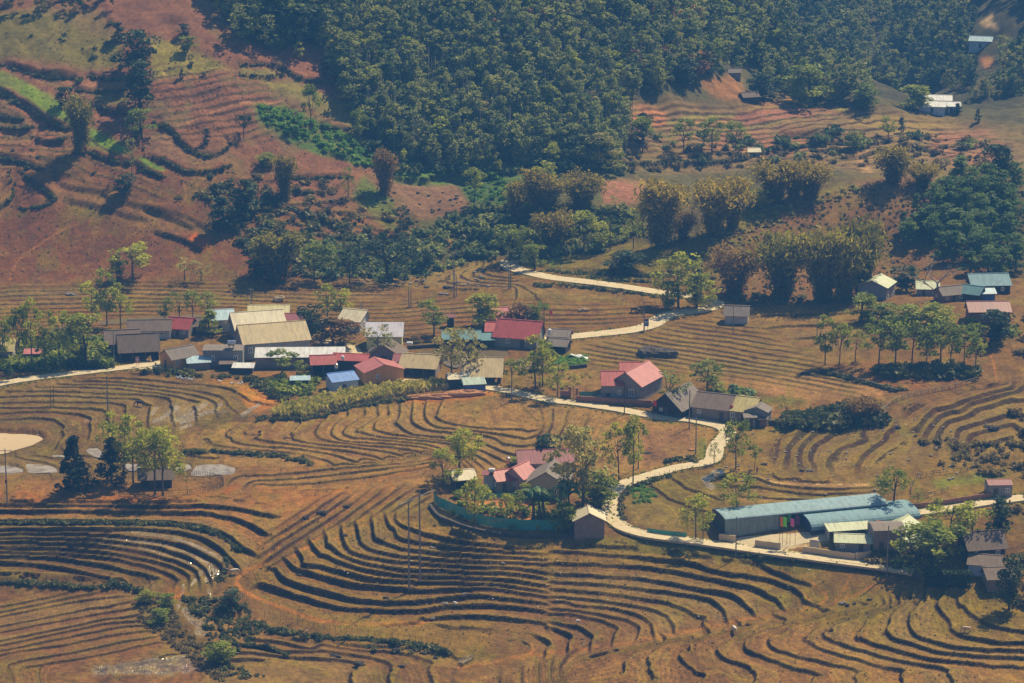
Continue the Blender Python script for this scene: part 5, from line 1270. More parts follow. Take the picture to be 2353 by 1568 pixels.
# ------------------------------------------------------------------ plants one can tell apart (u, v of the foot, height and width on the plan)
L_, Gn, D_, Pl = 'light', 'green', 'deep', 'pale'
TREES = [
 # kind, leaves, u, v, h, w, name, label
 ('open', Gn, 8, 842, 120, 46, 'young_tree', 'slim green roadside tree at the left edge above the pale road'),
 ('open', Gn, 45, 846, 145, 50, 'young_tree', 'tall thin tree second from the left edge above the pale road'),
 ('open', L_, 74, 848, 168, 56, 'young_tree', 'tallest light green tree in the thicket left of the brown slab-roofed barns'),
 ('open', Gn, 104, 846, 95, 44, 'young_tree', 'short leafy tree in the thicket between the tall thin tree and the bushy tree'),
 ('layered', L_, 136, 838, 132, 62, 'young_tree', 'light green layered tree just left of the big bushy tree by the barns'),
 ('round', L_, 198, 838, 122, 82, 'bushy_tree', 'big bushy bright green tree beside the brown slab-roofed barns'),
 ('open', L_, 213, 742, 102, 50, 'young_tree', 'left tree of the tall trio behind the brown barns'),
 ('open', Gn, 246, 748, 132, 54, 'young_tree', 'tallest middle tree of the trio behind the brown barns'),
 ('layered', L_, 277, 754, 100, 62, 'young_tree', 'right spreading tree of the trio behind the brown barns'),
 ('open', Gn, 379, 742, 62, 34, 'young_tree', 'leftmost small tree in the row behind the long brown and red roofs'),
 ('sparse', Gn, 412, 738, 72, 44, 'young_tree', 'thin sparse tree behind the brown end of the long low roof'),
 ('open', Gn, 443, 736, 70, 40, 'young_tree', 'light tree directly behind the small red roof'),
 ('open', Gn, 478, 730, 62, 46, 'young_tree', 'rightmost tree of the row behind the small red roof, left of the pale blue roof'),
 ('layered', L_, 305, 643, 84, 100, 'spreading_tree', 'broad light green tree at the foot of the bare red hillside'),
 ('column', Gn, 268, 643, 58, 34, 'young_tree', 'narrow darker tree left against the broad tree at the foot of the red hillside'),
 ('sparse', Pl, 424, 643, 56, 48, 'dry_tree', 'olive half bare tree at the foot of the red hillside right of the broad tree'),
 ('sparse', Pl, 462, 645, 46, 40, 'dry_tree', 'smaller olive half bare tree next to the field edge below the red hillside'),
 ('column', 'yellow', 481, 772, 62, 46, 'young_tree', 'yellow green bushy tree between the red roof and the big tan roof'),
 ('open', L_, 752, 734, 84, 48, 'young_tree', 'left light green tree of the pair standing behind the dark mango trees'),
 ('open', L_, 782, 734, 72, 52, 'young_tree', 'right light green tree of the pair standing behind the dark mango trees'),
 ('dome', D_, 711, 774, 74, 76, 'mango_tree', 'dark green mango tree left of the orange tinged one in the village'),
 ('dome', 'blossom', 764, 792, 66, 108, 'mango_tree', 'wide dark mango tree with orange blossom right of the big tan roof'),
 ('open', Gn, 997, 770, 88, 62, 'young_tree', 'green tree beside the small dark hut right of the silver roofed house'),
 ('round', L_, 1104, 754, 82, 72, 'young_tree', 'full light green tree left of the faded pink roof'),
 ('sparse', Pl, 868, 828, 84, 70, 'young_tree', 'thin pale tree before the silver roofed yellow house'),
 ('sparse', Gn, 888, 826, 60, 40, 'young_tree', 'small thin tree over the dark gabled brown roof'),
 ('open', Pl, 1037, 868, 116, 66, 'young_tree', 'tall pale tree at the pond left of the tan slab roof'),
 ('sparse', Pl, 1078, 868, 118, 60, 'young_tree', 'thin tall tree in front of the tan slab roof beside the pond'),
 ('sparse', Pl, 1098, 872, 96, 40, 'young_tree', 'bare looking slim tree in front of the tan slab roof, right one'),
 ('open', Gn, 648, 865, 62, 66, 'young_tree', 'spreading young tree before the long patched white roof'),
 ('open', Gn, 690, 866, 40, 36, 'young_tree', 'small young tree left of the red roofed open barn'),
 ('dome', 'blossom', 1194, 750, 54, 80, 'mango_tree', 'mango tree with orange blossom behind the bright red roof'),
 ('round', Gn, 1222, 748, 50, 40, 'mango_tree', 'dark round tree right of the blossoming mango behind the bright red roof'),
 ('palm', Gn, 1249, 770, 74, 30, 'palm_tree', 'slim palm tree by the coloured flags behind the bright red roof'),
 ('layered', L_, 1230, 892, 122, 92, 'spreading_tree', 'broad light green tree by the road between pond and bright red roof'),
 ('open', L_, 1246, 888, 100, 60, 'young_tree', 'light tree growing into the right side of the broad roadside tree'),
 ('layered', L_, 1280, 913, 86, 64, 'young_tree', 'light green tree by the brick gateposts on the roadside'),
 ('open', Gn, 1176, 884, 62, 36, 'young_tree', 'young tree at the right end of the tan slab roof'),
 ('open', Gn, 1624, 898, 74, 70, 'young_tree', 'green tree behind the dark timber house'),
 ('open', L_, 1646, 906, 38, 52, 'young_tree', 'low light green tree behind the yellow roof'),
 ('sparse', Gn, 1537, 936, 84, 88, 'young_tree', 'thin tree growing in front of the pink roof of the grey house'),
 ('banana', 'banana', 1690, 922, 44, 44, 'banana_plant', 'banana plant behind the yellow roof at the field edge'),
 ('banana', 'banana', 1718, 924, 34, 34, 'banana_plant', 'smaller banana plant to the right behind the yellow roof'),
 ('layered', L_, 1558, 706, 128, 118, 'spreading_tree', 'large light green tree over the road bend above the grey field hut'),
 ('round', L_, 1600, 708, 84, 70, 'bushy_tree', 'bushy light tree on the right side of the road bend'),
 ('round', Gn, 1530, 706, 62, 60, 'bushy_tree', 'low dark bushy tree on the left under the large tree at the road bend'),
 ('open', Gn, 1594, 706, 70, 36, 'young_tree', 'slim tree in the middle of the road bend group'),
 ('big', Pl, 1338, 1176, 206, 138, 'feathery_tree', 'big feathery half bare tree between the cream house and the road'),
 ('round', D_, 1272, 1078, 82, 76, 'dark_tree', 'dense dark tree behind the maroon roof of the fenced house'),
 ('layered', L_, 1421, 1106, 140, 78, 'young_tree', 'light green tree right of the big feathery tree'),
 ('open', L_, 1454, 1110, 160, 56, 'young_tree', 'tall slim light tree at the road left of the fields'),
 ('round', Gn, 1378, 1168, 92, 92, 'bushy_tree', 'low spreading green tree under the big feathery tree at the road edge'),
 ('big', L_, 1056, 1088, 108, 92, 'young_tree', 'bright green tree at the back left corner of the fenced garden'),
 ('open', L_, 1018, 1110, 82, 56, 'young_tree', 'bright green tree at the left corner of the green net fence'),
 ('layered', L_, 1040, 1118, 44, 60, 'young_tree', 'low bright green tree over the cream lean-to in the fenced garden'),
 ('open', L_, 1090, 1216, 124, 54, 'young_tree', 'tall bright tree inside the fenced garden behind the net'),
 ('open', L_, 1108, 1180, 70, 46, 'young_tree', 'bright young tree before the maroon roof in the garden'),
 ('open', L_, 1165, 1204, 74, 40, 'young_tree', 'young tree in the middle of the red garden soil'),
 ('open', Gn, 1192, 1186, 62, 34, 'young_tree', 'small dark leaved tree next to the banana plant in the garden'),
 ('open', L_, 1208, 1150, 44, 28, 'young_tree', 'slim young tree before the pink gable in the garden'),
 ('banana', 'banana', 1242, 1212, 98, 96, 'banana_plant', 'large banana plant in the fenced garden before the cream house'),
 ('banana', 'banana', 1303, 1196, 94, 70, 'banana_plant', 'banana plant left of the big feathery tree by the cream house'),
 ('round', Gn, 1292, 1216, 62, 52, 'bushy_tree', 'dark bushy tree just left of the small grey shed'),
 ('round', Gn, 1190, 1072, 22, 44, 'bush', 'low green bush left behind the maroon roof near the water tank'),
 ('layered', Gn, 1690, 1078, 116, 76, 'young_tree', 'tree at the road corner below the long grey and yellow roofs'),
 ('sparse', Gn, 1640, 1066, 52, 26, 'sapling', 'thin forked sapling in front of the pale road'),
 ('layered', L_, 1692, 1184, 98, 88, 'young_tree', 'light green tree behind the left end of the long blue grey hangar'),
 ('layered', L_, 1598, 1238, 108, 78, 'young_tree', 'light green tree left of the end of the long blue grey hangar'),
 ('sparse', L_, 1614, 1238, 60, 32, 'young_tree', 'thin young tree close to the dark hangar end'),
 ('open', Gn, 1733, 1078, 58, 30, 'young_tree', 'small slim tree in the field beyond the road corner'),
 ('umbrella', Gn, 2052, 1164, 92, 64, 'young_tree', 'slender leaning tree standing in the field behind the hangars'),
 ('sparse', Gn, 2108, 1168, 50, 30, 'young_tree', 'small slim tree by the rail fence behind the hangars'),
 ('sparse', Pl, 1806, 962, 56, 38, 'bare_sapling', 'leafless pale sapling right of the grey outhouses'),
 ('open', Gn, 1895, 838, 116, 46, 'young_tree', 'leftmost tall slim tree of the grove on the right-hand slope'),
 ('open', L_, 1928, 836, 96, 44, 'young_tree', 'second slim tree from the left in the right-hand grove'),
 ('layered', L_, 1964, 830, 80, 54, 'young_tree', 'third tree from the left in the right-hand grove, wide and light'),
 ('layered', Gn, 2018, 838, 110, 74, 'young_tree', 'tall wide topped tree left of the grove centre on the right slope'),
 ('layered', Gn, 2056, 840, 104, 76, 'young_tree', 'wide topped green tree in the middle of the right-hand grove'),
 ('layered', Gn, 2094, 838, 112, 84, 'young_tree', 'widest flat topped tree of the right-hand grove'),
 ('open', Gn, 2128, 842, 82, 46, 'young_tree', 'short slim tree in the dense middle of the right-hand grove'),
 ('layered', Gn, 2160, 844, 116, 80, 'young_tree', 'dark flat topped tree right of the grove centre'),
 ('open', L_, 2182, 846, 90, 46, 'young_tree', 'light slim tree with a tall bare stem in the right-hand grove'),
 ('layered', Gn, 2214, 846, 100, 64, 'young_tree', 'right flat topped tree of the grove above the white rail fence'),
 ('open', L_, 2240, 846, 70, 44, 'young_tree', 'rightmost small tree of the grove by the field track'),
 ('round', Gn, 1978, 738, 64, 64, 'bushy_tree', 'round bushy tree left of the right-hand hamlet'),
 ('round', Gn, 2032, 746, 50, 56, 'bushy_tree', 'bushy tree before the grey gable of the right-hand hamlet'),
 ('round', Gn, 2080, 752, 56, 72, 'bushy_tree', 'wide bushy tree in the yard of the right-hand hamlet'),
 ('round', L_, 2150, 758, 64, 76, 'bushy_tree', 'bushy light tree left of the maroon roofed house'),
 ('round', D_, 2278, 786, 78, 70, 'dark_tree', 'dense dark tree in front of the maroon roofed house at the right edge'),
 ('round', D_, 2082, 668, 62, 62, 'dark_tree', 'dark round tree between the grey gable and the yellowish roof'),
 ('bare', D_, 2152, 690, 112, 100, 'bare_tree', 'large pale leafless tree among the roofs of the right-hand hamlet'),
 ('dome', Gn, 2140, 1304, 108, 158, 'bushy_tree', 'huge round bush-like tree right of the red roofed compound'),
 ('layered', L_, 2180, 1240, 92, 110, 'spreading_tree', 'light spreading tree behind the huge round bush'),
 ('layered', L_, 2232, 1250, 100, 96, 'spreading_tree', 'light green tree above the brown roofs at the lower right'),
 ('round', D_, 2296, 1240, 104, 60, 'dark_tree', 'dark tree at the right edge above the brown roofs'),
 ('round', D_, 2318, 1400, 130, 60, 'dark_tree', 'dark tree cut by the right edge beside the clipped hedge'),
 ('conifer', 'needle', 170, 1130, 132, 72, 'conifer', 'dark conifer standing alone on the left, nearest the electricity pole'),
 ('conifer', 'needle', 256, 1108, 108, 62, 'conifer', 'dark conifer just left of the timber stilt hut'),
 ('conifer', 'needle', 182, 1118, 76, 52, 'conifer', 'shorter dark conifer tucked behind the lone one'),
 ('layered', L_, 284, 1106, 164, 104, 'spreading_tree', 'tall light tree with the highest crown of the group by the timber hut'),
 ('layered', L_, 306, 1108, 140, 92, 'spreading_tree', 'light tree in the middle of the group behind the timber hut'),
 ('layered', L_, 356, 1136, 168, 104, 'spreading_tree', 'slim stemmed light tree in front of the timber hut'),
 ('layered', L_, 374, 1138, 150, 110, 'spreading_tree', 'light spreading tree reaching right over the timber hut'),
 ('sparse', Pl, 430, 1134, 64, 18, 'sapling', 'thin bare sapling inside the stick fence right of the timber hut'),
 ('round', 'yellow', 334, 1384, 32, 36, 'bush', 'yellow flowering bush at the corner of the ploughed field'),
 ('round', D_, 530, 1402, 50, 52, 'bush', 'dense dark bush in the gully beside the red earth path'),
 ('round', Gn, 380, 1398, 38, 40, 'bush', 'leafy green bush in the gully by the red earth ramp'),
 ('round', Gn, 364, 1432, 36, 44, 'bush', 'low green bush on the ploughed field edge'),
 ('round', Gn, 504, 1520, 50, 60, 'bush', 'green bush at the bottom of the gully near the lower frame'),
 ('umbrella', D_, 890, 648, 112, 108, 'dark_tree', 'dark umbrella crowned tree standing alone by the ravine'),
 ('open', D_, 803, 652, 92, 50, 'dark_tree', 'slim dark tree left of the umbrella crowned tree'),
 ('open', Gn, 760, 646, 80, 60, 'young_tree', 'greyish green tree left of the slim dark tree at the ravine'),
 ('open', Gn, 722, 646, 96, 66, 'young_tree', 'greyish green tree right of the brown bamboo at the ravine'),
 ('round', D_, 588, 640, 64, 46, 'dark_tree', 'small dark round tree left of the brown bamboo at the hill foot'),
 ('round', D_, 975, 622, 50, 36, 'dark_tree', 'dark bushy tree in the ravine right of the umbrella crowned tree'),
 ('layered', Gn, 1170, 602, 88, 74, 'young_tree', 'green tree where the far road disappears'),
 ('layered', Gn, 1210, 600, 80, 70, 'young_tree', 'green tree in front of the brown bamboo at the far road bend'),
 ('open', L_, 1342, 578, 96, 66, 'young_tree', 'light tree in the middle of the slope above the far road'),
 ('open', L_, 1380, 574, 70, 50, 'young_tree', 'smaller light tree right beside it on the slope above the far road'),
 ('layered', L_, 1455, 570, 92, 52, 'young_tree', 'light tree left against the tall bamboo above the far road'),
 ('round', Gn, 1228, 622, 62, 46, 'shrub', 'round green shrub in the inner curve of the far road'),
 ('round', D_, 1432, 618, 44, 66, 'shrub', 'dark round shrub on the bank above the far road'),
 ('round', L_, 1742, 478, 46, 50, 'bush', 'bright green round bush behind the hill crest'),
 ('sparse', Pl, 1415, 500, 52, 34, 'young_tree', 'pale thin tree on the slope above the far road'),
 # left hillside
 ('round', D_, 310, 164, 98, 76, 'dark_tree', 'largest dark tree high on the left hillside by the olive field'),
 ('round', D_, 322, 244, 106, 72, 'dark_tree', 'dark tree below the largest one on the left hillside'),
 ('round', Gn, 326, 318, 70, 56, 'dark_tree', 'lower dark green tree of the column on the left hillside'),
 ('column', D_, 272, 92, 42, 30, 'dark_tree', 'small narrow tree at the top left of the largest hillside tree'),
 ('round', Gn, 431, 118, 36, 38, 'hillside_tree', 'lower tree of the two on the red slope above the olive field'),
 ('round', D_, 423, 84, 30, 26, 'hillside_tree', 'upper tree of the two on the red slope above the olive field'),
 ('column', D_, 475, 332, 38, 18, 'hillside_tree', 'single spindle shaped tree in the stubble field on the left hillside'),
 ('umbrella', D_, 560, 316, 56, 36, 'hillside_tree', 'small flat topped tree right of the spindle shaped one'),
 ('column', D_, 418, 180, 22, 12, 'hillside_tree', 'tiny spindle tree at the lower edge of the olive field'),
 ('round', D_, 440, 152, 12, 12, 'hillside_shrub', 'tiny round shrub inside the olive field'),
 ('round', D_, 467, 176, 12, 10, 'hillside_shrub', 'tiny shrub on the path below the olive field'),
 ('column', D_, 752, 186, 62, 26, 'hillside_tree', 'dark pointed tree at the right end of the small red field by the wood'),
 ('sparse', Pl, 303, 402, 86, 30, 'bare_tree', 'thin bare tree at the end of the bright green strip'),
 ('round', D_, 154, 248, 50, 40, 'dark_tree', 'dark tree above the bright green strip on the left hillside'),
 ('round', D_, 288, 445, 46, 44, 'dark_shrub', 'dark ragged shrub alone on the red slope'),
 ('column', D_, 565, 500, 90, 60, 'dark_tree', 'blue dark tree in the gully of the left hillside'),
 ('column', D_, 512, 528, 80, 56, 'dark_tree', 'dark tree low in the gully right of the terraced red fields'),
 ('open', Gn, 715, 302, 110, 40, 'young_tree', 'thin tree standing on the green crop patch of the hillside'),
 ('open', Gn, 824, 350, 100, 36, 'young_tree', 'thin tree at the right tip of the olive spur'),
 ('sparse', Gn, 800, 462, 80, 28, 'young_tree', 'thin dark tree at the brown slope above the ravine'),
 ('round', Gn, 612, 384, 34, 44, 'hillside_shrub', 'olive shrub at the corner of the stubble field'),
 ('open', D_, 928, 552, 84, 40, 'dark_tree', 'slim dark tree below the single rectangular field'),
 ('open', Gn, 1090, 470, 84, 50, 'young_tree', 'thin tree at the right corner of the rectangular field'),
 ('open', Gn, 1570, 352, 80, 50, 'young_tree', 'thin tree on the terraced red field right of the wood'),
 ('open', Gn, 1476, 350, 84, 50, 'dark_tree', 'dark tree at the lower corner of the terraced red field'),
 ('open', Gn, 1635, 350, 82, 56, 'young_tree', 'thin spreading tree in the middle of the terraced red field'),
 ('open', Gn, 1690, 352, 74, 50, 'young_tree', 'thin tree above the small far hut'),
 ('open', Gn, 2040, 316, 50, 40, 'young_tree', 'small tree on the dry spur below the white far roofs'),
 ('column', D_, 2070, 304, 36, 16, 'dark_tree', 'tiny dark pointed tree on the dry spur'),
 ('column', D_, 2246, 280, 30, 16, 'dark_tree', 'tiny dark tree right of the white far roofs'),
 ('round', D_, 2285, 420, 90, 70, 'dark_tree', 'dark tree at the right edge above the plantation'),
 ('round', Gn, 1960, 340, 40, 34, 'hillside_shrub', 'small dark shrub on the track of the red terraces'),
]
for k, lfm, u, v, h, w, nm, lb in TREES:
    plant(k, lfm, u, v, h, w, nm, lb, 'bush' if nm in ('bush', 'shrub', 'hillside_shrub', 'dark_shrub') else 'banana plant' if nm == 'banana_plant' else 'tree')
BAMBOO = [
 ('bamboo_column', 'bamboo', 1185, 516, 104, 44, 'left narrow bamboo clump of the three below the wood'),
 ('bamboo_column', 'bamboo', 1232, 488, 110, 62, 'middle bamboo clump of the three below the wood'),
 ('bamboo_column', 'bamboo', 1262, 490, 90, 56, 'half hidden bamboo clump between the middle and right one below the wood'),
 ('bamboo_wide', 'bamboo', 1337, 482, 100, 82, 'right wide bamboo clump of the three below the wood'),
 ('bamboo_wide', 'bamboo', 1268, 570, 94, 76, 'rusty bamboo clump at the far road bend'),
 ('bamboo_column', 'bamboo', 1520, 564, 160, 92, 'tallest bamboo clump at the foot of the green mound'),
 ('bamboo', 'bamboo_brown', 1568, 548, 64, 50, 'small brown bamboo clump right beside the tallest one'),
 ('bamboo_wide', 'bamboo', 1640, 538, 130, 90, 'broad dark bamboo clump behind the green mound crest'),
 ('bamboo_wide', 'bamboo', 1682, 520, 122, 70, 'right half of the broad bamboo behind the green mound crest'),
 ('bamboo_wide', 'bamboo', 1778, 462, 104, 72, 'left clump of the bamboo pair on the skyline of the mound'),
 ('bamboo_wide', 'bamboo', 1824, 456, 96, 56, 'middle clump of the bamboo on the skyline of the mound'),
 ('bamboo_wide', 'bamboo', 1862, 452, 90, 60, 'right clump of the bamboo on the skyline of the mound'),
 ('bamboo', 'bamboo_brown', 1684, 674, 118, 92, 'dry brown bamboo clump right of the road bend'),
 ('bamboo', 'bamboo_green', 1798, 682, 158, 110, 'vase shaped bamboo clump left of the wide dark one'),
 ('bamboo_wide', 'bamboo_green', 1890, 690, 172, 94, 'left part of the widest bamboo stand above the valley floor'),
 ('bamboo_wide', 'bamboo_green', 1938, 690, 176, 92, 'middle part of the widest bamboo stand above the valley floor'),
 ('bamboo_wide', 'bamboo_green', 1982, 680, 186, 86, 'right tall part of the widest bamboo stand above the valley floor'),
 ('bamboo_column', 'bamboo', 2050, 420, 88, 64, 'dark bamboo clump on the far side of the mound'),
 ('bamboo_wide', 'bamboo', 2120, 428, 54, 66, 'low round bamboo clump on the far side of the mound'),
 ('bamboo', 'bamboo_green', 638, 646, 122, 86, 'brown green bamboo clump at the foot of the left hill'),
 ('bamboo_column', 'bamboo_green', 606, 628, 92, 46, 'slim bamboo clump behind the brown green one at the hill foot'),
 ('bamboo_column', 'bamboo', 655, 458, 106, 42, 'single plume of bamboo on the red slope above the gully'),
 ('bamboo_column', 'bamboo_green', 186, 348, 136, 50, 'dark bamboo plume crossing the bright green strip'),
 ('bamboo_column', 'bamboo_brown', 886, 448, 110, 44, 'brown bamboo plume at the edge of the green slope'),
 ('bamboo_wide', 'bamboo_brown', 1978, 968, 62, 66, 'dry brown bamboo bush at the field corner by the white rail fence'),
]
for k, lfm, u, v, h, w, lb in BAMBOO:
    plant(k, lfm, u, v, h*1.02, w*1.06, 'bamboo_clump', lb, 'bamboo', 'bamboo clumps around the valley')

# plantation on the right-hand slope
for row, (v0, us) in enumerate(((440, (2200, 2232, 2264, 2296, 2328)), (470, (2168, 2196, 2230, 2262, 2290, 2322)), (500, (2150, 2180, 2214, 2246, 2278, 2310)), (532, (2110, 2140, 2172, 2204, 2238, 2270, 2300, 2330)), (566, (2096, 2150, 2182, 2216, 2250, 2284, 2318)), (600, (2162, 2196, 2230, 2262, 2296, 2328)), (632, (2230, 2266, 2300, 2334)))):
    for i, u in enumerate(us):
        plant('round' if (row+i) % 3 else 'column', 'grove', u+rnd.uniform(-7, 7), v0+rnd.uniform(-8, 8), rnd.uniform(54, 76), rnd.uniform(38, 54), 'plantation_tree',
              'dense dark tree of the plantation covering the slope at the right edge', 'tree', 'dark plantation trees on the right slope')
for u, v in ((2074, 536), (2088, 552), (2104, 500)):
    plant('column', 'grove', u, v, rnd.uniform(50, 60), 24, 'plantation_tree', 'narrow young tree at the open left edge of the dark plantation', 'tree', 'narrow young trees at the plantation edge')

# ------------------------------------------------------------------ woodland and undergrowth that no one could count
EXCL = [[(2225, 10), (2360, 10), (2360, 130), (2225, 120)], [(2235, 118), (2300, 118), (2300, 210), (2235, 210)], [(2215, 90), (2290, 90), (2290, 160), (2215, 160)], [(1660, 165), (1740, 165), (1760, 240), (1660, 240)], [(1540, 215), (1640, 195), (1700, 250), (1560, 260)], [(2090, 215), (2230, 215), (2240, 300), (2090, 300)]]
def inside(pts, outline):
    q = np.array(pts); ins = np.zeros(len(q), bool); n = len(outline)
    for k in range(n):
        (xa, ya), (xb, yb) = outline[k], outline[(k+1) % n]
        if ya == yb: continue
        ins ^= ((ya > q[:, 1]) != (yb > q[:, 1])) & (q[:, 0] < xa+(q[:, 1]-ya)/(yb-ya)*(xb-xa))
    return ins
def scatter(name, leaf, outline, spacing, kinds, hpx, mat_label=None, vs=0.55, jitter=1.0, dmin=480.0, hm=None, lines=None, width=0, keep=1.0):
    """copies of low plants over an outline or along lines, as one mesh"""
    pts = []
    if lines:
        for l in lines:
            s = smooth_line(l, spacing)
            for p in s: pts.append((p[0]+rnd.gauss(0, spacing*.3), p[1]+rnd.gauss(0, width*.4)))
    else:
        a = np.array(outline); x0, y0 = a.min(0); x1, y1 = a.max(0)
        y = y0
        while y < y1:
            x = x0
            while x < x1:
                if rnd.random() < keep: pts.append((x+rnd.uniform(-jitter, jitter)*spacing, y+rnd.uniform(-jitter, jitter)*spacing*vs))
                x += spacing
            y += spacing*vs
        q = np.array(pts); ins = np.zeros(len(q), bool); n = len(outline)
        for k in range(n):
            (xa, ya), (xb, yb) = outline[k], outline[(k+1) % n]
            if ya == yb: continue
            ins ^= ((ya > q[:, 1]) != (yb > q[:, 1])) & (q[:, 0] < xa+(q[:, 1]-ya)/(yb-ya)*(xb-xa))
        pts = [p for p, k in zip(pts, ins) if k]
    if name == 'woodland':
        bad = np.zeros(len(pts), bool)
        for e in EXCL: bad |= inside(pts, e)
        pts = [p for p, k in zip(pts, bad) if not k]
    if not pts: return None, []
    g = ground([p[0] for p in pts], [p[1] for p in pts], dmin)
    Vs, Fs, Ts = [], [], []; off = 0
    for i, p in enumerate(g):
        Vk, Fk, Tk, zm = kinds[rnd.randrange(len(kinds))]
        px = FPX/(p[1]*cp-(p[2]-CAM_Z)*sp)
        s = (rnd.uniform(*hpx)/px/zm) if hm is None else rnd.uniform(*hm)/zm
        w = s*rnd.uniform(.85, 1.3); a = rnd.uniform(0, 6.28); c, q = math.cos(a), math.sin(a)
        Vs.append(np.stack([(Vk[:, 0]*c-Vk[:, 1]*q)*w+p[0], (Vk[:, 0]*q+Vk[:, 1]*c)*w+p[1], Vk[:, 2]*s+p[2]-0.05], 1))
        Fs.append(Fk+off); off += len(Vk); Ts.append(Tk+(rnd.uniform(-.35, .65) if name == 'woodland' else rnd.uniform(-.25, .45)))
    me = mesh_np(name, np.concatenate(Vs), np.concatenate(Fs), tint=np.concatenate(Ts)); me.materials.append(M[leaf])
    o = link(name, me); return o, g
def leaf_kind(kind, seed, drop=1.0):
    mb, bark, V, Fq, tint, H = make_tree(kind, seed)
    if drop < 1:
        k = int(len(Fq)*drop); V = V[:4*k]; Fq = Fq[:k]; tint = tint[:k]
    return V, Fq, tint, float(V[:, 2].max())
def shrub_kind(seed, n=7, per=14, size=.55, flat=.8):
    rg = np.random.default_rng(seed); P = []; T_ = []
    for i in range(n):
        a = rg.uniform(0, 6.28); r = rg.uniform(0, 1.1)
        P.append(in_ball(rg, per, .2)*np.array((.75, .75, .6*flat))+np.array((r*math.cos(a), r*math.sin(a), rg.uniform(.4, 1.2)*flat))); T_.append(rg.uniform(0, .4)+rg.uniform(-.1, .4, per))
    P = np.concatenate(P); P[:, 2] = np.maximum(P[:, 2], .08)
    V, Fq = leaf_quads(P, size, rg); return V, Fq, np.concatenate(T_), 1.8*flat
def grass_kind(seed, n=26, size=.5):
    rg = np.random.default_rng(seed)
    P = np.c_[rg.uniform(-.8, .8, n), rg.uniform(-.8, .8, n), rg.uniform(.15, 1.2, n)]
    V, Fq = leaf_quads(P, size, rg, up=-.6, aspect=2.2, hang=.7); return V, Fq, rg.uniform(0, .9, n), 1.4
FOR = [leaf_kind('forest', s, .7) for s in (1, 2, 3)]+[leaf_kind('slender', s, .9) for s in (4, 5, 6, 7)]
SHR = [shrub_kind(s) for s in range(5)]
GRS = [grass_kind(s) for s in range(4)]
WOOD = [(470, -90), (505, 40), (560, 96), (640, 122), (738, 112), (772, 180), (790, 240), (830, 300), (880, 350), (950, 385), (1100, 392), (1250, 388), (1420, 386), (1445, 300), (1440, 240), (1560, 205), (1640, 180), (1720, 190), (1830, 238), (1990, 250), (1950, 190), (1850, 110), (1760, 50), (1690, 10), (1600, -90)]
def stuff(o, label, cat):
    if o: tag(o, label, cat, None, 'stuff')
stuff(scatter('woodland', 'forest', WOOD, 24, FOR, (34, 94), vs=.54)[0], 'mixed hazy woodland covering the steep central hillside', 'woodland')
stuff(scatter('woodland', 'rust', [(800, -90), (830, 60), (1000, 90), (1150, 150), (1300, 190), (1500, 190), (1650, 150), (1820, 120), (1700, 20), (1620, -90)], 58, FOR, (44, 70), vs=.6, keep=.5)[0], 'rust coloured dry trees scattered through the upper woodland', 'woodland')
stuff(scatter('woodland', 'pale', [(900, 260), (1200, 230), (1430, 250), (1430, 380), (950, 380)], 52, FOR, (44, 66), vs=.7, keep=.7)[0], 'pale grey green trees along the lower edge of the woodland', 'woodland')
FAR = [(1640, -120), (1700, 5), (1780, 55), (1860, 110), (1960, 190), (2010, 245), (2110, 225), (2240, 235), (2640, 230), (2640, -120)]
stuff(scatter('woodland', 'forest', FAR, 24, FOR, (34, 62), vs=.5, dmin=1085)[0], 'blue hazed woodland on the far mountainside at the upper right', 'woodland')
stuff(scatter('woodland', 'deep', [(2080, -60), (2240, -60), (2640, -60), (2640, 230), (2290, 215), (2210, 210), (2120, 190), (2060, 120)], 26, FOR, (38, 62), vs=.5, dmin=1060, keep=.75)[0], 'dark woodland on the slope at the upper right corner', 'woodland')
stuff(scatter('woodland', 'deep', [(500, -60), (700, -60), (790, 60), (740, 110), (640, 120), (560, 90)], 34, FOR, (60, 96), vs=.55)[0], 'large dark trees at the left end of the woodland', 'woodland')
stuff(scatter('woodland', 'under', [(-150, -100), (310, -100), (300, 30), (220, 50), (60, 40), (-150, 30)], 30, FOR, (40, 60), vs=.6, keep=.7)[0], 'dark scrub wood at the top of the left hillside', 'woodland')
# undergrowth
S_ = scatter
stuff(S_('undergrowth', 'under', [(560, 420), (640, 440), (800, 520), (920, 560), (1010, 600), (960, 630), (700, 645), (600, 600), (480, 500), (440, 440)], 15, SHR, None, hm=(.7, 2.8), vs=.7, keep=.42)[0], 'dark scrub filling the gully of the left hillside', 'undergrowth')
stuff(S_('undergrowth', 'forest', [(700, 570), (900, 560), (1060, 500), (1160, 520), (1140, 590), (1000, 640), (700, 648)], 17, SHR, None, hm=(1.0, 3.8), vs=.7, keep=.55)[0], 'mixed scrub along the ravine below the slope', 'undergrowth')
stuff(S_('undergrowth', 'dryshrub', [(440, 420), (700, 400), (850, 480), (1080, 540), (1120, 590), (900, 600), (560, 560)], 18, SHR, None, hm=(.6, 2.0), vs=.7, keep=.5)[0], 'dry brown shrubs on the ravine slopes', 'undergrowth')
stuff(S_('undergrowth', 'herb', [(590, 240), (660, 250), (820, 320), (890, 370), (930, 400), (840, 390), (720, 330), (640, 310), (600, 280)], 12, SHR, None, hm=(.6, 1.6), vs=.6, keep=.9)[0], 'rich green crop bushes on the hillside patch', 'undergrowth')
stuff(S_('undergrowth', 'herb', [(1050, 410), (1160, 395), (1180, 480), (1090, 480)], 12, SHR, None, hm=(.5, 1.5), vs=.6, keep=.8)[0], 'green bushes right of the rectangular field', 'undergrowth')
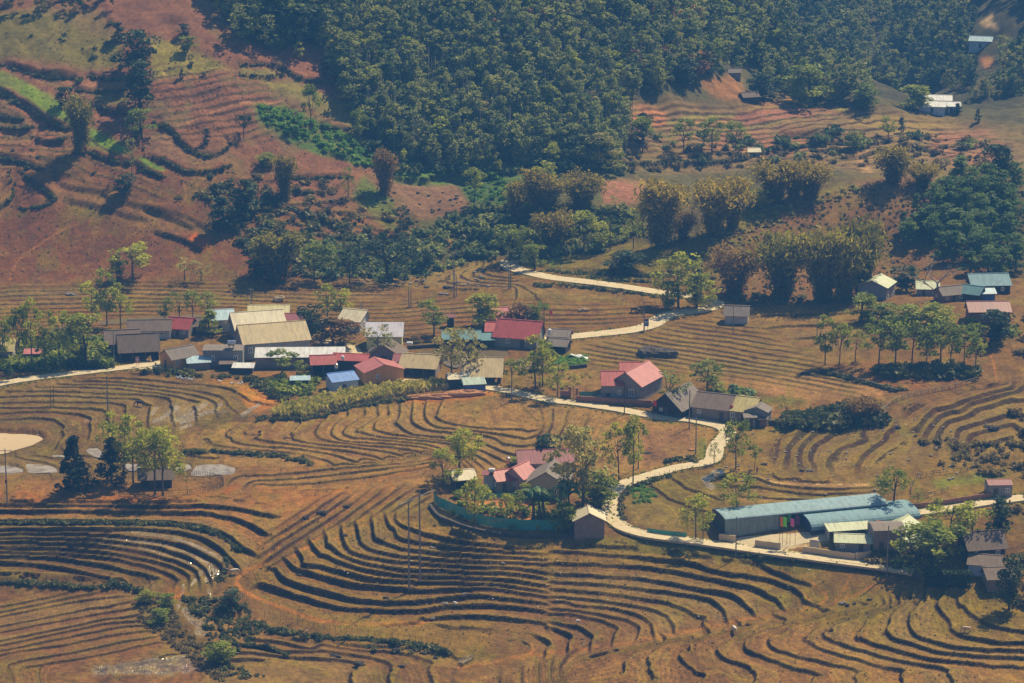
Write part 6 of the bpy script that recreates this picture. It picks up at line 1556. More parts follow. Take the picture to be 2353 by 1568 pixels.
stuff(S_('undergrowth', 'forest', [(1090, 470), (1180, 470), (1460, 480), (1480, 560), (1260, 600), (1140, 596), (1060, 560)], 17, SHR, None, hm=(1.0, 3.4), vs=.7, keep=.6)[0], 'green thicket on the slope above the far road', 'undergrowth')
stuff(S_('undergrowth', 'forest', [(820, 330), (1000, 380), (1430, 380), (1440, 400), (1000, 405), (880, 400)], 16, SHR, None, hm=(1.2, 3.6), vs=.6, keep=.6)[0], 'thicket at the foot of the woodland', 'undergrowth')
stuff(S_('undergrowth', 'dryshrub', [(1440, 340), (1700, 330), (2050, 300), (2330, 330), (2330, 410), (2050, 395), (1760, 380), (1440, 400)], 18, SHR, None, hm=(.6, 2.2), vs=.6, keep=.5)[0], 'dry scrub over the red broken slope at the right', 'undergrowth')
stuff(S_('undergrowth', 'forest', [(1450, 300), (1900, 300), (2100, 300), (2330, 340), (2330, 400), (1900, 370), (1460, 390)], 34, SHR, None, hm=(1.2, 3.6), vs=.6, keep=.35)[0], 'green shrubs over the red broken slope at the right', 'undergrowth')
stuff(S_('undergrowth', 'dryshrub', [(1500, 640), (1680, 540), (1790, 470), (2010, 420), (2180, 430), (2100, 600), (1990, 660), (1640, 680)], 11, SHR, None, hm=(.2, .75), vs=.6, keep=.6)[0], 'low dry shrubs on the brown mound', 'undergrowth')
stuff(S_('undergrowth', 'pale', [(1470, 640), (1620, 560), (1760, 480), (1980, 415), (2010, 425), (1800, 500), (1700, 580), (1660, 640)], 11, SHR, None, hm=(.3, 1.1), vs=.6, keep=.6)[0], 'olive green low bushes along the mound crest', 'undergrowth')
stuff(S_('undergrowth', 'under', [(1640, 680), (2000, 680), (2010, 700), (1660, 700)], 14, SHR, None, hm=(.6, 1.6), vs=.7)[0], 'dark low growth under the bamboo', 'undergrowth')
stuff(S_('undergrowth', 'under', None, 4.5, SHR, None, hm=(.25, 1.0), width=3, lines=[l for h_, l in BANKS[:16]]+[l for h_, l in BANKS[25:31]])[0], 'dark hedges and weedy banks between the fields of the left hillside', 'hedge')
stuff(S_('undergrowth', 'under', None, 5, SHR, None, hm=(.3, 1.1), width=4, lines=[l for h_, l in BANKS[31:40]])[0], 'dark weedy banks along the far road and right slopes', 'hedge')
stuff(S_('undergrowth', 'under', None, 4.5, SHR, None, hm=(.35, 1.2), width=4, lines=[
    T(0, 3, 0, 250, 400, 252, 700, 255, 1100, 255, 1500, 275, 1750, 310, 1900, 365, 2000, 430, 2050, 490), T(0, 2, 1600, 985, 1900, 985, 2240, 1010) + T(1, 2, 280, 1025, 450, 1055, 550, 1085),
    T(1, 3, 60, 1120, 250, 1180, 500, 1220, 800, 1250, 1100, 1270, 1400, 1300, 1600, 1330, 1750, 1380), T(0, 3, 0, 760, 400, 780, 800, 810, 1000, 780, 1200, 840), T(1, 3, 0, 1300, 200, 1330, 350, 1390), T(0, 3, 1960, 560, 1940, 660, 1880, 760),
    T(3, 2, 700, 290, 900, 350, 1150, 410, 1400, 450), T(3, 3, 0, 530, 500, 575, 900, 620, 1350, 660), T(2, 2, 1480, 1060, 1700, 1050, 1740, 1060), T(2, 2, 1110, 1560, 1110, 1380, 1250, 1280, 1500, 1190), T(1, 2, 120, 700, 400, 700, 620, 680, 900, 600, 1150, 555, 1400, 520)])[0], 'weedy banks, hedges and grass edges between the valley fields', 'hedge')
stuff(S_('undergrowth', 'dryshrub', [(310, 1370), (380, 1370), (420, 1440), (480, 1500), (540, 1540), (500, 1570), (420, 1500), (330, 1440)], 8, SHR, None, hm=(.3, 1.0), vs=.7, keep=.55)[0], 'dry shrubs lining the gully at the lower left', 'undergrowth')
stuff(S_('undergrowth', 'under', [(415, 1370), (470, 1370), (560, 1390), (620, 1440), (700, 1470), (900, 1490), (1010, 1500), (900, 1500), (600, 1450), (540, 1520), (620, 1560), (500, 1560), (470, 1450)], 8, SHR, None, hm=(.3, 1.1), vs=.7, keep=.4)[0], 'dark shrubs in the gully at the lower left', 'undergrowth')
stuff(S_('undergrowth', 'under', [(1800, 965), (1900, 950), (2010, 950), (2015, 975), (1900, 985), (1810, 985)], 9, SHR, None, hm=(1.0, 3.2), vs=.5)[0], 'dark green shrubs by the stone wall right of the outhouses', 'undergrowth')
stuff(S_('undergrowth', 'under', [(2010, 850), (2100, 845), (2240, 845), (2250, 870), (2100, 870), (2020, 865)], 12, SHR, None, hm=(1.0, 2.6), vs=.5, keep=.8)[0], 'dark shrubs at the foot of the right-hand grove', 'undergrowth')
stuff(S_('undergrowth', 'green', [(1950, 720), (2330, 740), (2330, 800), (2000, 780)], 20, SHR, None, hm=(.6, 2.2), vs=.6, keep=.45)[0], 'green garden shrubs around the right-hand hamlet', 'undergrowth')
stuff(S_('undergrowth', 'green', [(0, 800), (170, 770), (270, 800), (270, 845), (120, 850), (-50, 860)], 13, SHR, None, hm=(.8, 2.6), vs=.5, keep=.8)[0], 'green shrubs under the trees left of the barns', 'undergrowth')
stuff(S_('undergrowth', 'under', [(300, 852), (470, 858), (640, 880), (690, 900), (650, 930), (560, 870), (420, 866)], 10, SHR, None, hm=(.6, 1.8), vs=.6, keep=.75)[0], 'garden hedge below the ochre house and grey building', 'undergrowth')
stuff(S_('undergrowth', 'green', [(600, 870), (720, 870), (740, 890), (680, 915), (620, 900)], 13, SHR, None, hm=(.6, 2.2), vs=.6, keep=.7)[0], 'garden shrubs left of the blue tarpaulin shed', 'undergrowth')
stuff(S_('undergrowth', 'herb', [(1270, 820), (1345, 818), (1350, 838), (1280, 842)], 8, SHR, None, hm=(.4, 1.0), vs=.5)[0], 'bright green vegetable rows below the grey roof', 'undergrowth')
stuff(S_('undergrowth', 'herb', [(1440, 1120), (1500, 1115), (1505, 1150), (1460, 1160)], 9, SHR, None, hm=(.3, .8), vs=.5, keep=.7)[0], 'green vegetables beside the road loop', 'undergrowth')
stuff(S_('undergrowth', 'green', [(1630, 895), (1720, 895), (1760, 930), (1690, 935)], 11, SHR, None, hm=(.6, 1.9), vs=.5, keep=.8)[0], 'green garden shrubs behind the yellow roof', 'undergrowth')
stuff(S_('undergrowth', 'green', [(1010, 1130), (1300, 1140), (1310, 1225), (1100, 1210), (1000, 1170)], 20, SHR, None, hm=(.5, 1.9), vs=.5, keep=.42)[0], 'garden plants on the red soil inside the net fence', 'undergrowth')
stuff(S_('undergrowth', 'dryshrub', [(2000, 1270), (2100, 1275), (2120, 1300), (2000, 1295)], 9, SHR, None, hm=(.6, 1.8), vs=.5)[0], 'dry brown shrubs below the grey compound house', 'undergrowth')
stuff(S_('undergrowth', 'dryshrub', [(2100, 1000), (2330, 1020), (2330, 1100), (2160, 1070)], 16, SHR, None, hm=(.5, 1.6), vs=.6, keep=.5)[0], 'scrubby growth below the right-hand terraces', 'undergrowth')
stuff(S_('undergrowth', 'dryshrub', [(-100, 60), (300, 60), (560, 130), (880, 400), (600, 560), (300, 640), (-100, 640)], 10, SHR, None, hm=(.1, .35), vs=.6, keep=.3)[0], 'low dry weeds over the red hillside', 'undergrowth')
stuff(S_('undergrowth', 'under', [(-100, 20), (270, 40), (420, 300), (700, 420), (560, 560), (-100, 420)], 40, SHR, None, hm=(.5, 1.5), vs=.6, keep=.15)[0], 'scattered dark shrubs on the red hillside', 'undergrowth')
stuff(S_('undergrowth', 'forest', [(2360, 290), (2640, 280), (2640, 720), (2380, 700)], 24, FOR, (30, 60), vs=.6, keep=.6)[0], 'thin wood on the slope beyond the right edge', 'woodland')
stuff(S_('undergrowth', 'dryshrub', [(2330, 700), (2640, 700), (2640, 1500), (2340, 1400)], 26, SHR, None, hm=(.4, 2.2), vs=.6, keep=.5)[0], 'dry shrubs on the ground beyond the right edge', 'undergrowth')
stuff(S_('undergrowth', 'under', [(-280, -60), (-60, -60), (-60, 640), (-280, 640)], 28, SHR, None, hm=(.5, 2.4), vs=.6, keep=.5)[0], 'shrubs on the hillside beyond the left edge', 'undergrowth')
stuff(S_('maize_crop', 'crop', T(1, 2, 260, 640, 500, 560, 800, 500, 1100, 450, 1650, 385, 1735, 430, 1400, 475, 1150, 520, 900, 560, 640, 630, 500, 680, 260, 690), 5.5, GRS, None, hm=(1.2, 2.1), vs=.55)[0], 'tall yellow green maize plot behind the bamboo fence', 'crop')
stuff(S_('tall_grass', 'crop', T(2, 2, 250, 300, 500, 330, 600, 300, 900, 330, 620, 460, 300, 400), 11, GRS, None, hm=(.5, 1.1), vs=.6, keep=.5)[0], 'dry tall grass on the plot left of the grey house', 'grass')
vl = []
for nm_, wd_, pp_, _k in ROADS:
    l_ = smooth_line(pp_, 5.0); t_ = np.gradient(l_, axis=0); t_ /= np.linalg.norm(t_, axis=1)[:, None]+1e-9
    o_ = np.c_[-t_[:, 1]*24, t_[:, 0]*9]
    vl += [[tuple(q) for q in l_+o_][::4], [tuple(q) for q in l_-o_][::4]]
stuff(S_('grass_verge', 'green', None, 4.5, GRS, None, hm=(.12, .5), width=4, lines=vl)[0], 'uneven grass along the edges of the pale road', 'grass')
# short tufts on the valley fields
tl = []
stuff(S_('grass_tufts', 'dryshrub', [(560, 1190), (900, 1180), (1320, 1250), (1900, 1330), (1880, 1400), (1300, 1500), (700, 1420), (570, 1350)], 12, GRS, None, hm=(.1, .3), vs=.5, keep=.3)[0], 'short weeds on the foreground terraces', 'grass')
stuff(S_('grass_tufts', 'dryshrub', [(-50, 900), (640, 880), (1200, 930), (1650, 1000), (1400, 1100), (860, 1130), (-50, 1180)], 15, GRS, None, hm=(.1, .28), vs=.5, keep=.25)[0], 'stubble tufts on the middle terraces', 'grass')
stuff(S_('grass_tufts', 'dryshrub', [(1010, 1568), (1500, 1460), (2000, 1380), (2330, 1350), (2330, 1568)], 13, GRS, None, hm=(.1, .3), vs=.5, keep=.3)[0], 'short weeds on the lower right terraces', 'grass')
def stem_kind(seed):
    g = random.Random(seed); V = []; Fq = []; z = 0
    for k in range(3):
        x, y = g.uniform(-2, 2), g.uniform(-2, 2); h = g.uniform(6, 9.5); r = .13; n0 = len(V); lx = g.uniform(-.4, .4)
        for zz, rr, o in ((0, r, 0), (h, r*.5, lx)):
            V += [(x+o-rr, y-rr, zz), (x+o+rr, y-rr, zz), (x+o+rr, y+rr, zz), (x+o-rr, y+rr, zz)]
        Fq += [(n0+i, n0+(i+1) % 4, n0+4+(i+1) % 4, n0+4+i) for i in range(4)]
    return np.array(V, float), np.array(Fq), np.full(len(Fq), .4), 9.5
STM = [stem_kind(s) for s in range(4)]
stuff(scatter('woodland', 'bark_pale', [(800, 200), (860, 120), (1300, 60), (1640, 120), (1440, 240), (1440, 380), (950, 380), (830, 300)], 30, STM, (52, 84), vs=.6, keep=.8)[0], 'pale slim trunks showing among the crowns of the central woodland', 'woodland')
stuff(scatter('woodland', 'green', WOOD, 46, FOR, (46, 78), vs=.6, keep=.6)[0], 'fresh green trees scattered through the central woodland', 'woodland')
stuff(scatter('woodland', 'light', [(640, 125), (800, 90), (1100, 200), (1420, 240), (1440, 380), (950, 380), (830, 300)], 60, FOR, (40, 66), vs=.7, keep=.6)[0], 'light green crowns along the lower woodland', 'woodland')
stuff(scatter('woodland', 'light', [(880, 365), (1100, 375), (1440, 370), (1450, 395), (1300, 410), (900, 400)], 30, FOR, (22, 48), vs=.6, keep=.5)[0], 'low light trees breaking up the foot of the woodland', 'woodland')
stuff(scatter('woodland', 'pale', FAR, 60, FOR, (34, 56), vs=.6, dmin=1085, keep=.6)[0], 'paler trees on the far mountainside', 'woodland')
# single trees that stand out of the wood: bright, pale or rusty crowns
WT = [('forest', 'yellow', 878, 178, 62, 44, 'bright yellow green tree at the left side of the wood'), ('column', 'green', 783, 178, 70, 34, 'tall green tree at the left edge of the wood beside the red field'),
 ('round', 'light', 1270, 382, 56, 42, 'round bright green tree alone at the foot of the wood'), ('dome', 'pale', 1372, 384, 82, 98, 'broad pale olive tree at the lower right of the wood'),
 ('forest', 'green', 1010, 360, 92, 60, 'tall leafy tree above the small terraced plot under the wood'), ('forest', 'light', 1250, 440, 72, 60, 'bright leafy tree behind the bamboo below the wood'),
 ('round', 'green', 620, 70, 96, 110, 'large lit tree at the upper left corner of the wood'), ('round', 'deep', 690, 100, 90, 90, 'large dark tree right of the lit one at the upper left of the wood'),
 ('forest', 'green', 1680, 120, 80, 70, 'green tree on the descending edge of the wood, upper right'), ('forest', 'green', 1640, 60, 70, 70, 'green crown near the top right of the wood'),
 ('round', 'green', 1860, 246, 100, 90, 'bright green tree at the end of the woodland spur'), ('round', 'green', 1990, 252, 62, 66, 'green tree in the saddle left of the white far roofs'),
 ('round', 'deep', 1755, 232, 66, 66, 'dark tree beside the hut at the edge of the wood'), ('round', 'green', 2096, 250, 56, 70, 'dark green tree left against the white far roofs'),
 ('forest', 'rust', 1545, 130, 66, 56, 'rusty brown tree on the right part of the wood'), ('forest', 'rust', 1600, 176, 60, 60, 'second rusty brown tree lower on the right part of the wood'),
 ('round', 'deep', 1575, 200, 70, 60, 'dark round tree below the rusty ones in the wood'), ('column', 'deep', 1478, 330, 72, 44, 'dark tree at the corner between wood and terraced red field'),
 ('column', 'deep', 2168, 262, 24, 18, 'small dark tree in front of the white far roofs, left'), ('column', 'deep', 2200, 262, 26, 18, 'small dark tree in front of the white far roofs, right')]
for k, lfm, u, v, h, w, lb in WT: plant(k, lfm, u, v, h, w, 'woodland_tree', lb)
# ------------------------------------------------------------------ buildings
def site(u, v, dy=0.0):
    """foot of the front face at plan (u, v), moved back by dy metres"""
    p = G(u, v); q = Vector((p.x*(p.y+dy)/p.y, p.y+dy, 0)); q.z = float(ground_z(np.array(q.x), np.array(q.y)))
    return q, p
def add_window(t, mat, W, L, face, s, z, w, h, panes=2):
    """frame with panes on one of the four faces; s runs along the face"""
    fx = {'F': (s, -W/2, 0), 'B': (s, W/2, 0), 'L': (-L/2, s, math.pi/2), 'R': (L/2, s, math.pi/2)}[face]
    sg = {'F': (0, -1), 'B': (0, 1), 'L': (-1, 0), 'R': (1, 0)}[face]
    fr = MB(); th = .16; c = (fx[0]+sg[0]*.03, fx[1]+sg[1]*.03)
    fr.box(c[0], c[1], z+h-th/2, w, .12, th, fx[2]); fr.box(c[0], c[1], z+th/2, w, .12, th, fx[2])
    ca, sa = math.cos(fx[2]), math.sin(fx[2])
    for k in range(panes+1):
        o = -w/2+th/2+(w-th)*k/panes
        fr.box(c[0]+o*ca, c[1]+o*sa, z+h/2, th, .118, h-2*th, fx[2])
    f = part('window', fr, M['white_paint'], t)
    pn = MB(); pn.box(fx[0]+sg[0]*.02, fx[1]+sg[1]*.02, z+h/2, w-2*th+.02, .05, h-2*th+.02, fx[2])
    part('pane', pn, M['glass'], f)
def add_door(t, W, L, face, s, w, h, mat='door_wood'):
    fx = {'F': (s, -W/2, 0), 'B': (s, W/2, 0), 'L': (-L/2, s, math.pi/2), 'R': (L/2, s, math.pi/2)}[face]
    d = MB(); d.box(fx[0], fx[1], h/2, w, .16, h, fx[2]); part('door', d, M[mat], t)
def house(u, v, L, W, hw, hr, yaw, roof, wall, name, label, cat='house', over=.55, rx=0.5, wins=(), doors=(), open_front=False, back=None, group=None, chim=False, wall2=None, skirt=2.0):
    """ridge along local X. rx: where the ridge sits between front (0) and back (1) eave"""
    a = math.radians(yaw)
    half = 0.5*(abs(L*math.sin(a))+abs(W*math.cos(a))) if back is None else back
    q, p = site(u, v, half)
    q.z = min(q.z, p.z+0.9)
    t = thing(name, label, cat, q, a, group)
    y0, y1 = -W/2, W/2; yr = y0+W*rx
    w = MB()
    x0, x1 = -L/2, L/2
    if open_front:
        # back and side walls only, posts in front
        th = .18
        w.box(0, y1-th/2, hw/2-skirt/2, L, th, hw+skirt)
        for sx in (x0+th/2, x1-th/2): w.box(sx, 0, hw/2-skirt/2, th, W-2*th-.4, hw+skirt)
        part('wall', w, M[wall], t)
        n = max(2, int(L/3)+1)
        for i in range(n):
            pm = MB(); pm.box(x0+.15+(L-.3)*i/(n-1), y0+.12, hw/2-.6, .2, .2, hw+1.2); part('post', pm, M['timber'], t)
    else:
        ring = [(y0, -skirt), (y1, -skirt), (y1, hw), (yr, hw+hr-.02), (y0, hw)]
        vs = [(x0, yy, zz) for yy, zz in ring]+[(x1, yy, zz) for yy, zz in ring]
        w.add(vs, [(0, 1, 2, 3, 4)[::-1], (5, 6, 7, 8, 9)]+[(i, (i+1) % 5, (i+1) % 5+5, i+5) for i in range(5)])
        part('wall', w, M[wall], t)
    r = MB(); xo = over*.8; tk = .10
    for ye, sgn in ((y0, -1), (y1, 1)):
        run = abs(yr-ye)
        if run < .05: continue
        sl = hr/run; ee = ye+sgn*over; ze = hw-over*sl
        quad = [(x0-xo, ee, ze+.03), (x1+xo, ee, ze+.03), (x1+xo, yr, hw+hr+.03), (x0-xo, yr, hw+hr+.03)]
        if sgn > 0: quad = quad[::-1]
        r.slab(quad, tk)
    ro = part('roof', r, R_[roof], t)
    if hr > .6 and 0.1 < rx < 0.9:
        cpm = MB(); cpm.box(0, yr, hw+hr+.12, L+2*xo+.04, .42, .12); part('ridge_cap', cpm, R_[roof], ro)
    if chim:
        ch = MB(); ch.box(L*.22, yr+.6, hw+hr+.2, .6, .6, 1.6); part('chimney', ch, M['concrete'], ro)
    if cat in ('house', 'barn', 'building') and not wins and not open_front and hw >= 2.2 and L >= 4.5:
        ww = [('F', sx*L*.3, hw*.38, 1.0, min(1.2, hw*.38)) for sx in ((-1, 1) if L > 6 else (1,))]+[('L', W*.18*(-1 if rx > .5 else 1), hw*.38, .9, min(1.1, hw*.38)), ('R', 0, hw*.38, .9, min(1.1, hw*.38))]
        wins = [w_ for w_ in ww if not any(d_[0] == w_[0] and abs(d_[1]-w_[1]) < 1.2 for d_ in doors)]
        if not doors: doors = (('F', 0 if L > 6 else -L*.2, 1.0, min(2.0, hw*.78)),)
    for win in wins: add_window(t, None, W, L, *win)
    for d in doors: add_door(t, W, L, *d)
    return t
H = house
# left barns
H(282, 812, 9, 8, 2.6, 2.6, 10, 'brown', 'dark_timber', 'barn', 'rear brown slab-roofed barn on the left, half hidden by the front one', 'barn')
H(318, 832, 10.5, 8, 2.8, 3.6, 12, 'brown', 'dark_timber', 'barn', 'front brown slab-roofed barn on the left beside the big bushy tree', 'barn', open_front=True)
H(345, 779, 11.5, 7, 2.4, 2.0, 3, 'brown', 'pale_wall', 'long_house', 'long low house with brown slab roof and whitish wall left of the small red roof', 'house', doors=(('F', 1.5, 1.0, 1.9),))
H(418, 775, 6.5, 7, 2.4, 2.1, -14, 'red', 'mauve_wall', 'house', 'small house with bright red roof joined to the long brown roof', doors=(('F', 0, 1.0, 1.9),))
H(452, 768, 5, 6, 2.2, 1.6, 3, 'brown', 'dark_timber', 'shed', 'small brown roofed shed between the red roof and the yellow green tree', 'shed')
H(512, 764, 6, 5.5, 3.6, 1.6, 14, 'cyan', 'pale_wall', 'house', 'house with pale blue metal roof behind the cream roofs', rx=.85)
H(618, 748, 11, 6, 2.8, 1.7, 2, 'oldcream', 'mauve_wall', 'house', 'house with rust streaked cream roof at the back of the village', rx=.8)
H(668, 758, 6, 5, 2.4, 1.2, 2, 'maroon', 'mauve_wall', 'house', 'small house with dull maroon roof left of the dark mango tree', rx=.8)
H(593, 786, 14, 9, 3.4, 3.2, 17, 'cream', 'grey_wall', 'house', 'large house with whitish cream roof behind the big tan roof', rx=.7, wins=(('F', -4, 1.2, 1.2, 1.2),))
H(628, 826, 18, 10, 4.2, 3.4, 17, 'tan', 'grey_wall', 'house', 'biggest village house with tan sheet roof and grey gable', rx=.68, wins=(('L', 0, 1.8, 1.1, 1.4), ('F', -7.2, 1.4, 1.1, 1.6)), doors=(('F', -3.5, 1.2, 2.1),))
H(515, 842, 10.5, 6, 4.3, .35, 0, 'grey', 'grey_wall', 'house', 'grey flat topped house in front of the tan roof, with steel water tank', rx=.5, over=.15, wins=(('F', 3.4, 1.3, 1.1, 1.7), ('F', -2.6, 1.6, .9, 1.4)))
H(690, 846, 23, 5, 3.0, 1.3, 1.5, 'white', 'mauve_wall', 'long_shed', 'long lean-to with patched white roof and mauve wall in the village centre', 'shed', rx=.97, doors=(('F', 4, 1.1, 2.0),))
H(412, 850, 8, 6, 2.9, 1.9, 38, 'grey', 'orange_wall', 'house', 'ochre walled house with grey tile roof beside the roadside yard', wins=(), doors=(('L', .3, .9, 1.9),))
H(456, 850, 5.6, 3.4, 1.9, .9, 12, 'cyan', 'mauve_wall', 'shed', 'low shed with pale blue corrugated roof against the ochre house', 'shed', rx=.9)
H(524, 850, 3.8, 2.8, 1.7, .5, 3, 'brown', 'dark_timber', 'shed', 'tiny brown roofed shed below the grey flat topped house', 'shed', rx=.9)
H(560, 858, 5.0, 3.0, 1.6, .5, -3, 'white', 'dark_timber', 'shed', 'tiny white roofed shed below the grey flat topped house', 'shed', rx=.9)
H(812, 762, 6.5, 6, 2.8, 2.0, -20, 'cream', 'pale_wall', 'house', 'small house with cream roof left of the silver roofed yellow house', rx=.8)
H(884, 803, 9.5, 7, 3.6, 2.2, 0, 'lav', 'yellow_wall', 'house', 'lime yellow house with silver lilac metal roof', rx=.92, wins=(('F', -2.4, 1.1, 1.1, 1.3), ('F', 2.6, 1.1, 1.1, 1.3)), doors=(('F', 0, 1.1, 2.1),))
H(888, 836, 7.5, 9, 2.0, 2.8, 82, 'brown', 'mauve_wall', 'house', 'house with brown roof and dark gable below the lime yellow house', over=.8, doors=(('L', 0, 1.6, 1.9),))
# centre
H(742, 868, 6.2, 6, 3.6, 1.5, 8, 'red', 'dark_timber', 'open_barn', 'open barn with bright red roof left of the ochre pink-roofed house', 'barn', open_front=True)
H(806, 858, 9, 4.0, 3.4, .9, -8, 'red', 'dark_timber', 'shed', 'narrow red roofed passage between the open barn and the ochre house', 'shed', rx=.8)
H(872, 884, 8, 10.5, 3.0, 1.7, 112, 'pink', 'orange_wall', 'house', 'ochre walled house with faded pink and red roof in the village centre', rx=.5, over=.4, doors=())
H(786, 902, 7, 5, 2.7, 1.3, 24, 'blue', 'blue_white', 'shed', 'shed covered by a bright blue tarpaulin roof', 'shed', rx=.75, over=.35, doors=(('F', -.3, .9, 1.8),))
H(690, 890, 4.5, 2.6, 2.0, .4, 3, 'cyan', 'dark_timber', 'shed', 'small pale blue roofed shed in the garden left of the tarpaulin shed', 'shed', rx=.9)
H(1088, 902, 5.6, 3.8, 2.0, .9, 10, 'stripe', 'blue_wall', 'shed', 'blue walled shed with greenish striped roof at the roadside', 'shed', rx=.9, over=.3)
H(1053, 892, 5.6, 3.6, 2.3, .7, 10, 'cream', 'dark_timber', 'shed', 'cream roofed shed directly left of the blue walled shed', 'shed', rx=.9, over=.35)
H(966, 866, 9.5, 6.5, 2.3, 2.2, -12, 'tan', 'mauve_wall', 'house', 'house with wide brownish tan roof right of the ochre house', rx=.75, over=.7, open_front=True)
H(926, 852, 4.5, 5, 2.4, 1.0, -4, 'maroon', 'mauve_wall', 'shed', 'small dark red roofed shed left of the wide brownish tan roof', 'shed', rx=.8)
H(1108, 882, 10, 7.5, 2.0, 3.2, -3, 'tan', 'dark_timber', 'barn', 'barn with large pale tan slab roof beside the pond', 'barn', rx=.85, over=.7, open_front=True)
H(1060, 800, 10, 5, 2.4, 1.2, 2, 'teal', 'dark_timber', 'shed', 'long dark shed with teal roof left of the bright red roof', 'shed', rx=.8)
H(1112, 798, 5, 4, 2.0, .9, 5, 'teal', 'dark_timber', 'shed', 'small teal roofed shed touching the red roofed house', 'shed', rx=.9)
H(1192, 802, 12, 8, 2.8, 3.4, -16, 'red', 'grey_wall', 'house', 'house with the brightest red roof, between pond and far fields', rx=.7, wins=(('F', -2, 1.0, 1.1, 1.2),), doors=(('F', 2, 1.1, 2.0),))
H(1138, 782, 5, 5, 2.6, 1.4, -2, 'red', 'grey_wall', 'house', 'small red roofed wing left of the brightest red roof', rx=.8)
H(1146, 758, 5.5, 6, 3.0, 2.2, 4, 'pink', 'pale_wall', 'house', 'house with pale pink roof behind the brightest red roof', rx=.8)
H(1284, 812, 5.2, 4.4, 2.0, 1.2, -18, 'grey', 'dark_timber', 'shed', 'shed with grey slab roof and dark opening right of the red roof', 'shed', rx=.6, open_front=True)
H(1284, 792, 6, 4.2, 2.2, 1.2, -14, 'grey', 'mauve_wall', 'shed', 'rear grey roofed shed right of the brightest red roof', 'shed', rx=.7)
H(1035, 752, 1.9, 1.8, 2.9, .4, 0, 'maroon', 'dark_timber', 'hut', 'narrow dark hut with maroon top behind the pond', 'hut')
# grey house with the pink roof
H(1462, 926, 13, 8.5, 4.1, 3.0, 62, 'pink', 'grey_wall', 'house', 'grey rendered house with large pink roof on the road', over=.5, wins=(('L', -1.6, 1.0, 1.25, 1.9),), doors=())
H(1406, 922, 5.5, 7, 4.0, 2.4, 0, 'red', 'grey_wall', 'house', 'left grey wing with red roof beside the large pink roof', rx=.7, over=.3)
H(1446, 884, 5, 4, 3.8, 1.4, 0, 'red', 'grey_wall', 'house', 'small red roof showing behind the large pink roof', rx=.8, over=.3)
H(1556, 962, 12, 8, 2.2, 3.4, 58, 'grey', 'dark_timber', 'timber_house', 'dark timber house with grey tile roof between the grey and the yellow roof', 'house', over=.8, doors=(('L', 0, 1.2, 1.8),))
H(1640, 968, 9.5, 7, 2.7, 2.4, -22, 'brown', 'mauve_wall', 'house', 'long house part with brown grey tile roof left of the yellow roof', rx=.75, over=.5, doors=(('F', 3, 1.1, 1.9),))
H(1705, 974, 7.5, 7, 2.8, 2.3, -22, 'yellow', 'mauve_wall', 'house', 'house part with yellow ochre roof by the road corner', rx=.75, over=.5, wins=(('F', -1.5, .9, 1.3, 1.3),), doors=(('F', 1.2, 1.1, 1.9),))
H(1742, 978, 4.5, 5.5, 3.3, 1.1, 70, 'grey', 'grey_wall', 'house', 'grey gabled end house right of the yellow roof', over=.35)
H(1722, 982, 2.6, 2.2, 2.7, .35, 0, 'grey', 'grey_wall', 'outhouse', 'small grey outhouse with dark door in front of the grey gable', 'outhouse', rx=.8, doors=(('F', 0, 1.2, 2.1),))
H(1752, 980, 1.8, 2.0, 2.0, .4, 0, 'brown', 'brick', 'outhouse', 'little brick outhouse right of the small grey outhouse', 'outhouse', rx=.8)
H(1692, 744, 6.4, 5, 2.6, 1.9, -8, 'grey', 'pale_wall', 'field_hut', 'pale field hut with grey roof alone in the fields beyond the road', 'hut', rx=.6)
# fenced house in the middle
H(1262, 1148, 10, 8.6, 3.6, 2.6, 80, 'grey', 'cream_wall', 'house', 'cream gabled house with grey roof inside the fenced garden', over=.6, wins=(('L', -2.0, 1.0, 1.0, 1.3), ('L', 1.6, 1.0, 1.0, 1.3)), doors=(('L', 0, 1.1, 2.0),))
H(1252, 1108, 13, 7, 4.4, 1.8, 5, 'maroon', 'cream_wall', 'house', 'house with long maroon red roof behind the cream gable', rx=.7, over=.4)
H(1196, 1130, 7, 5.5, 3.0, 2.2, 58, 'pink', 'pink_wall', 'house', 'house with light pink roof left of the cream gable', over=.4)
H(1160, 1132, 5.5, 4.5, 2.8, 1.4, 22, 'red', 'mauve_wall', 'house', 'low red roofed annex left of the light pink roof', rx=.75)
H(1064, 1126, 5.0, 4.2, 2.4, 1.2, 14, 'cream', 'dark_timber', 'shed', 'cream lean-to shed at the left corner of the fenced garden', 'shed', rx=.85, open_front=True)
H(1124, 1122, 2.6, 2.2, 3.4, .4, 0, 'maroon', 'pale_wall', 'hut', 'small white walled hut between the cream lean-to and the red annex', 'hut', rx=.8)
H(1352, 1237, 5.8, 6.7, 3.6, 1.7, 92, 'cream', 'mauve_wall', 'shed', 'small grey windowless shed with pale slab roof beside the road', 'shed', over=.45)
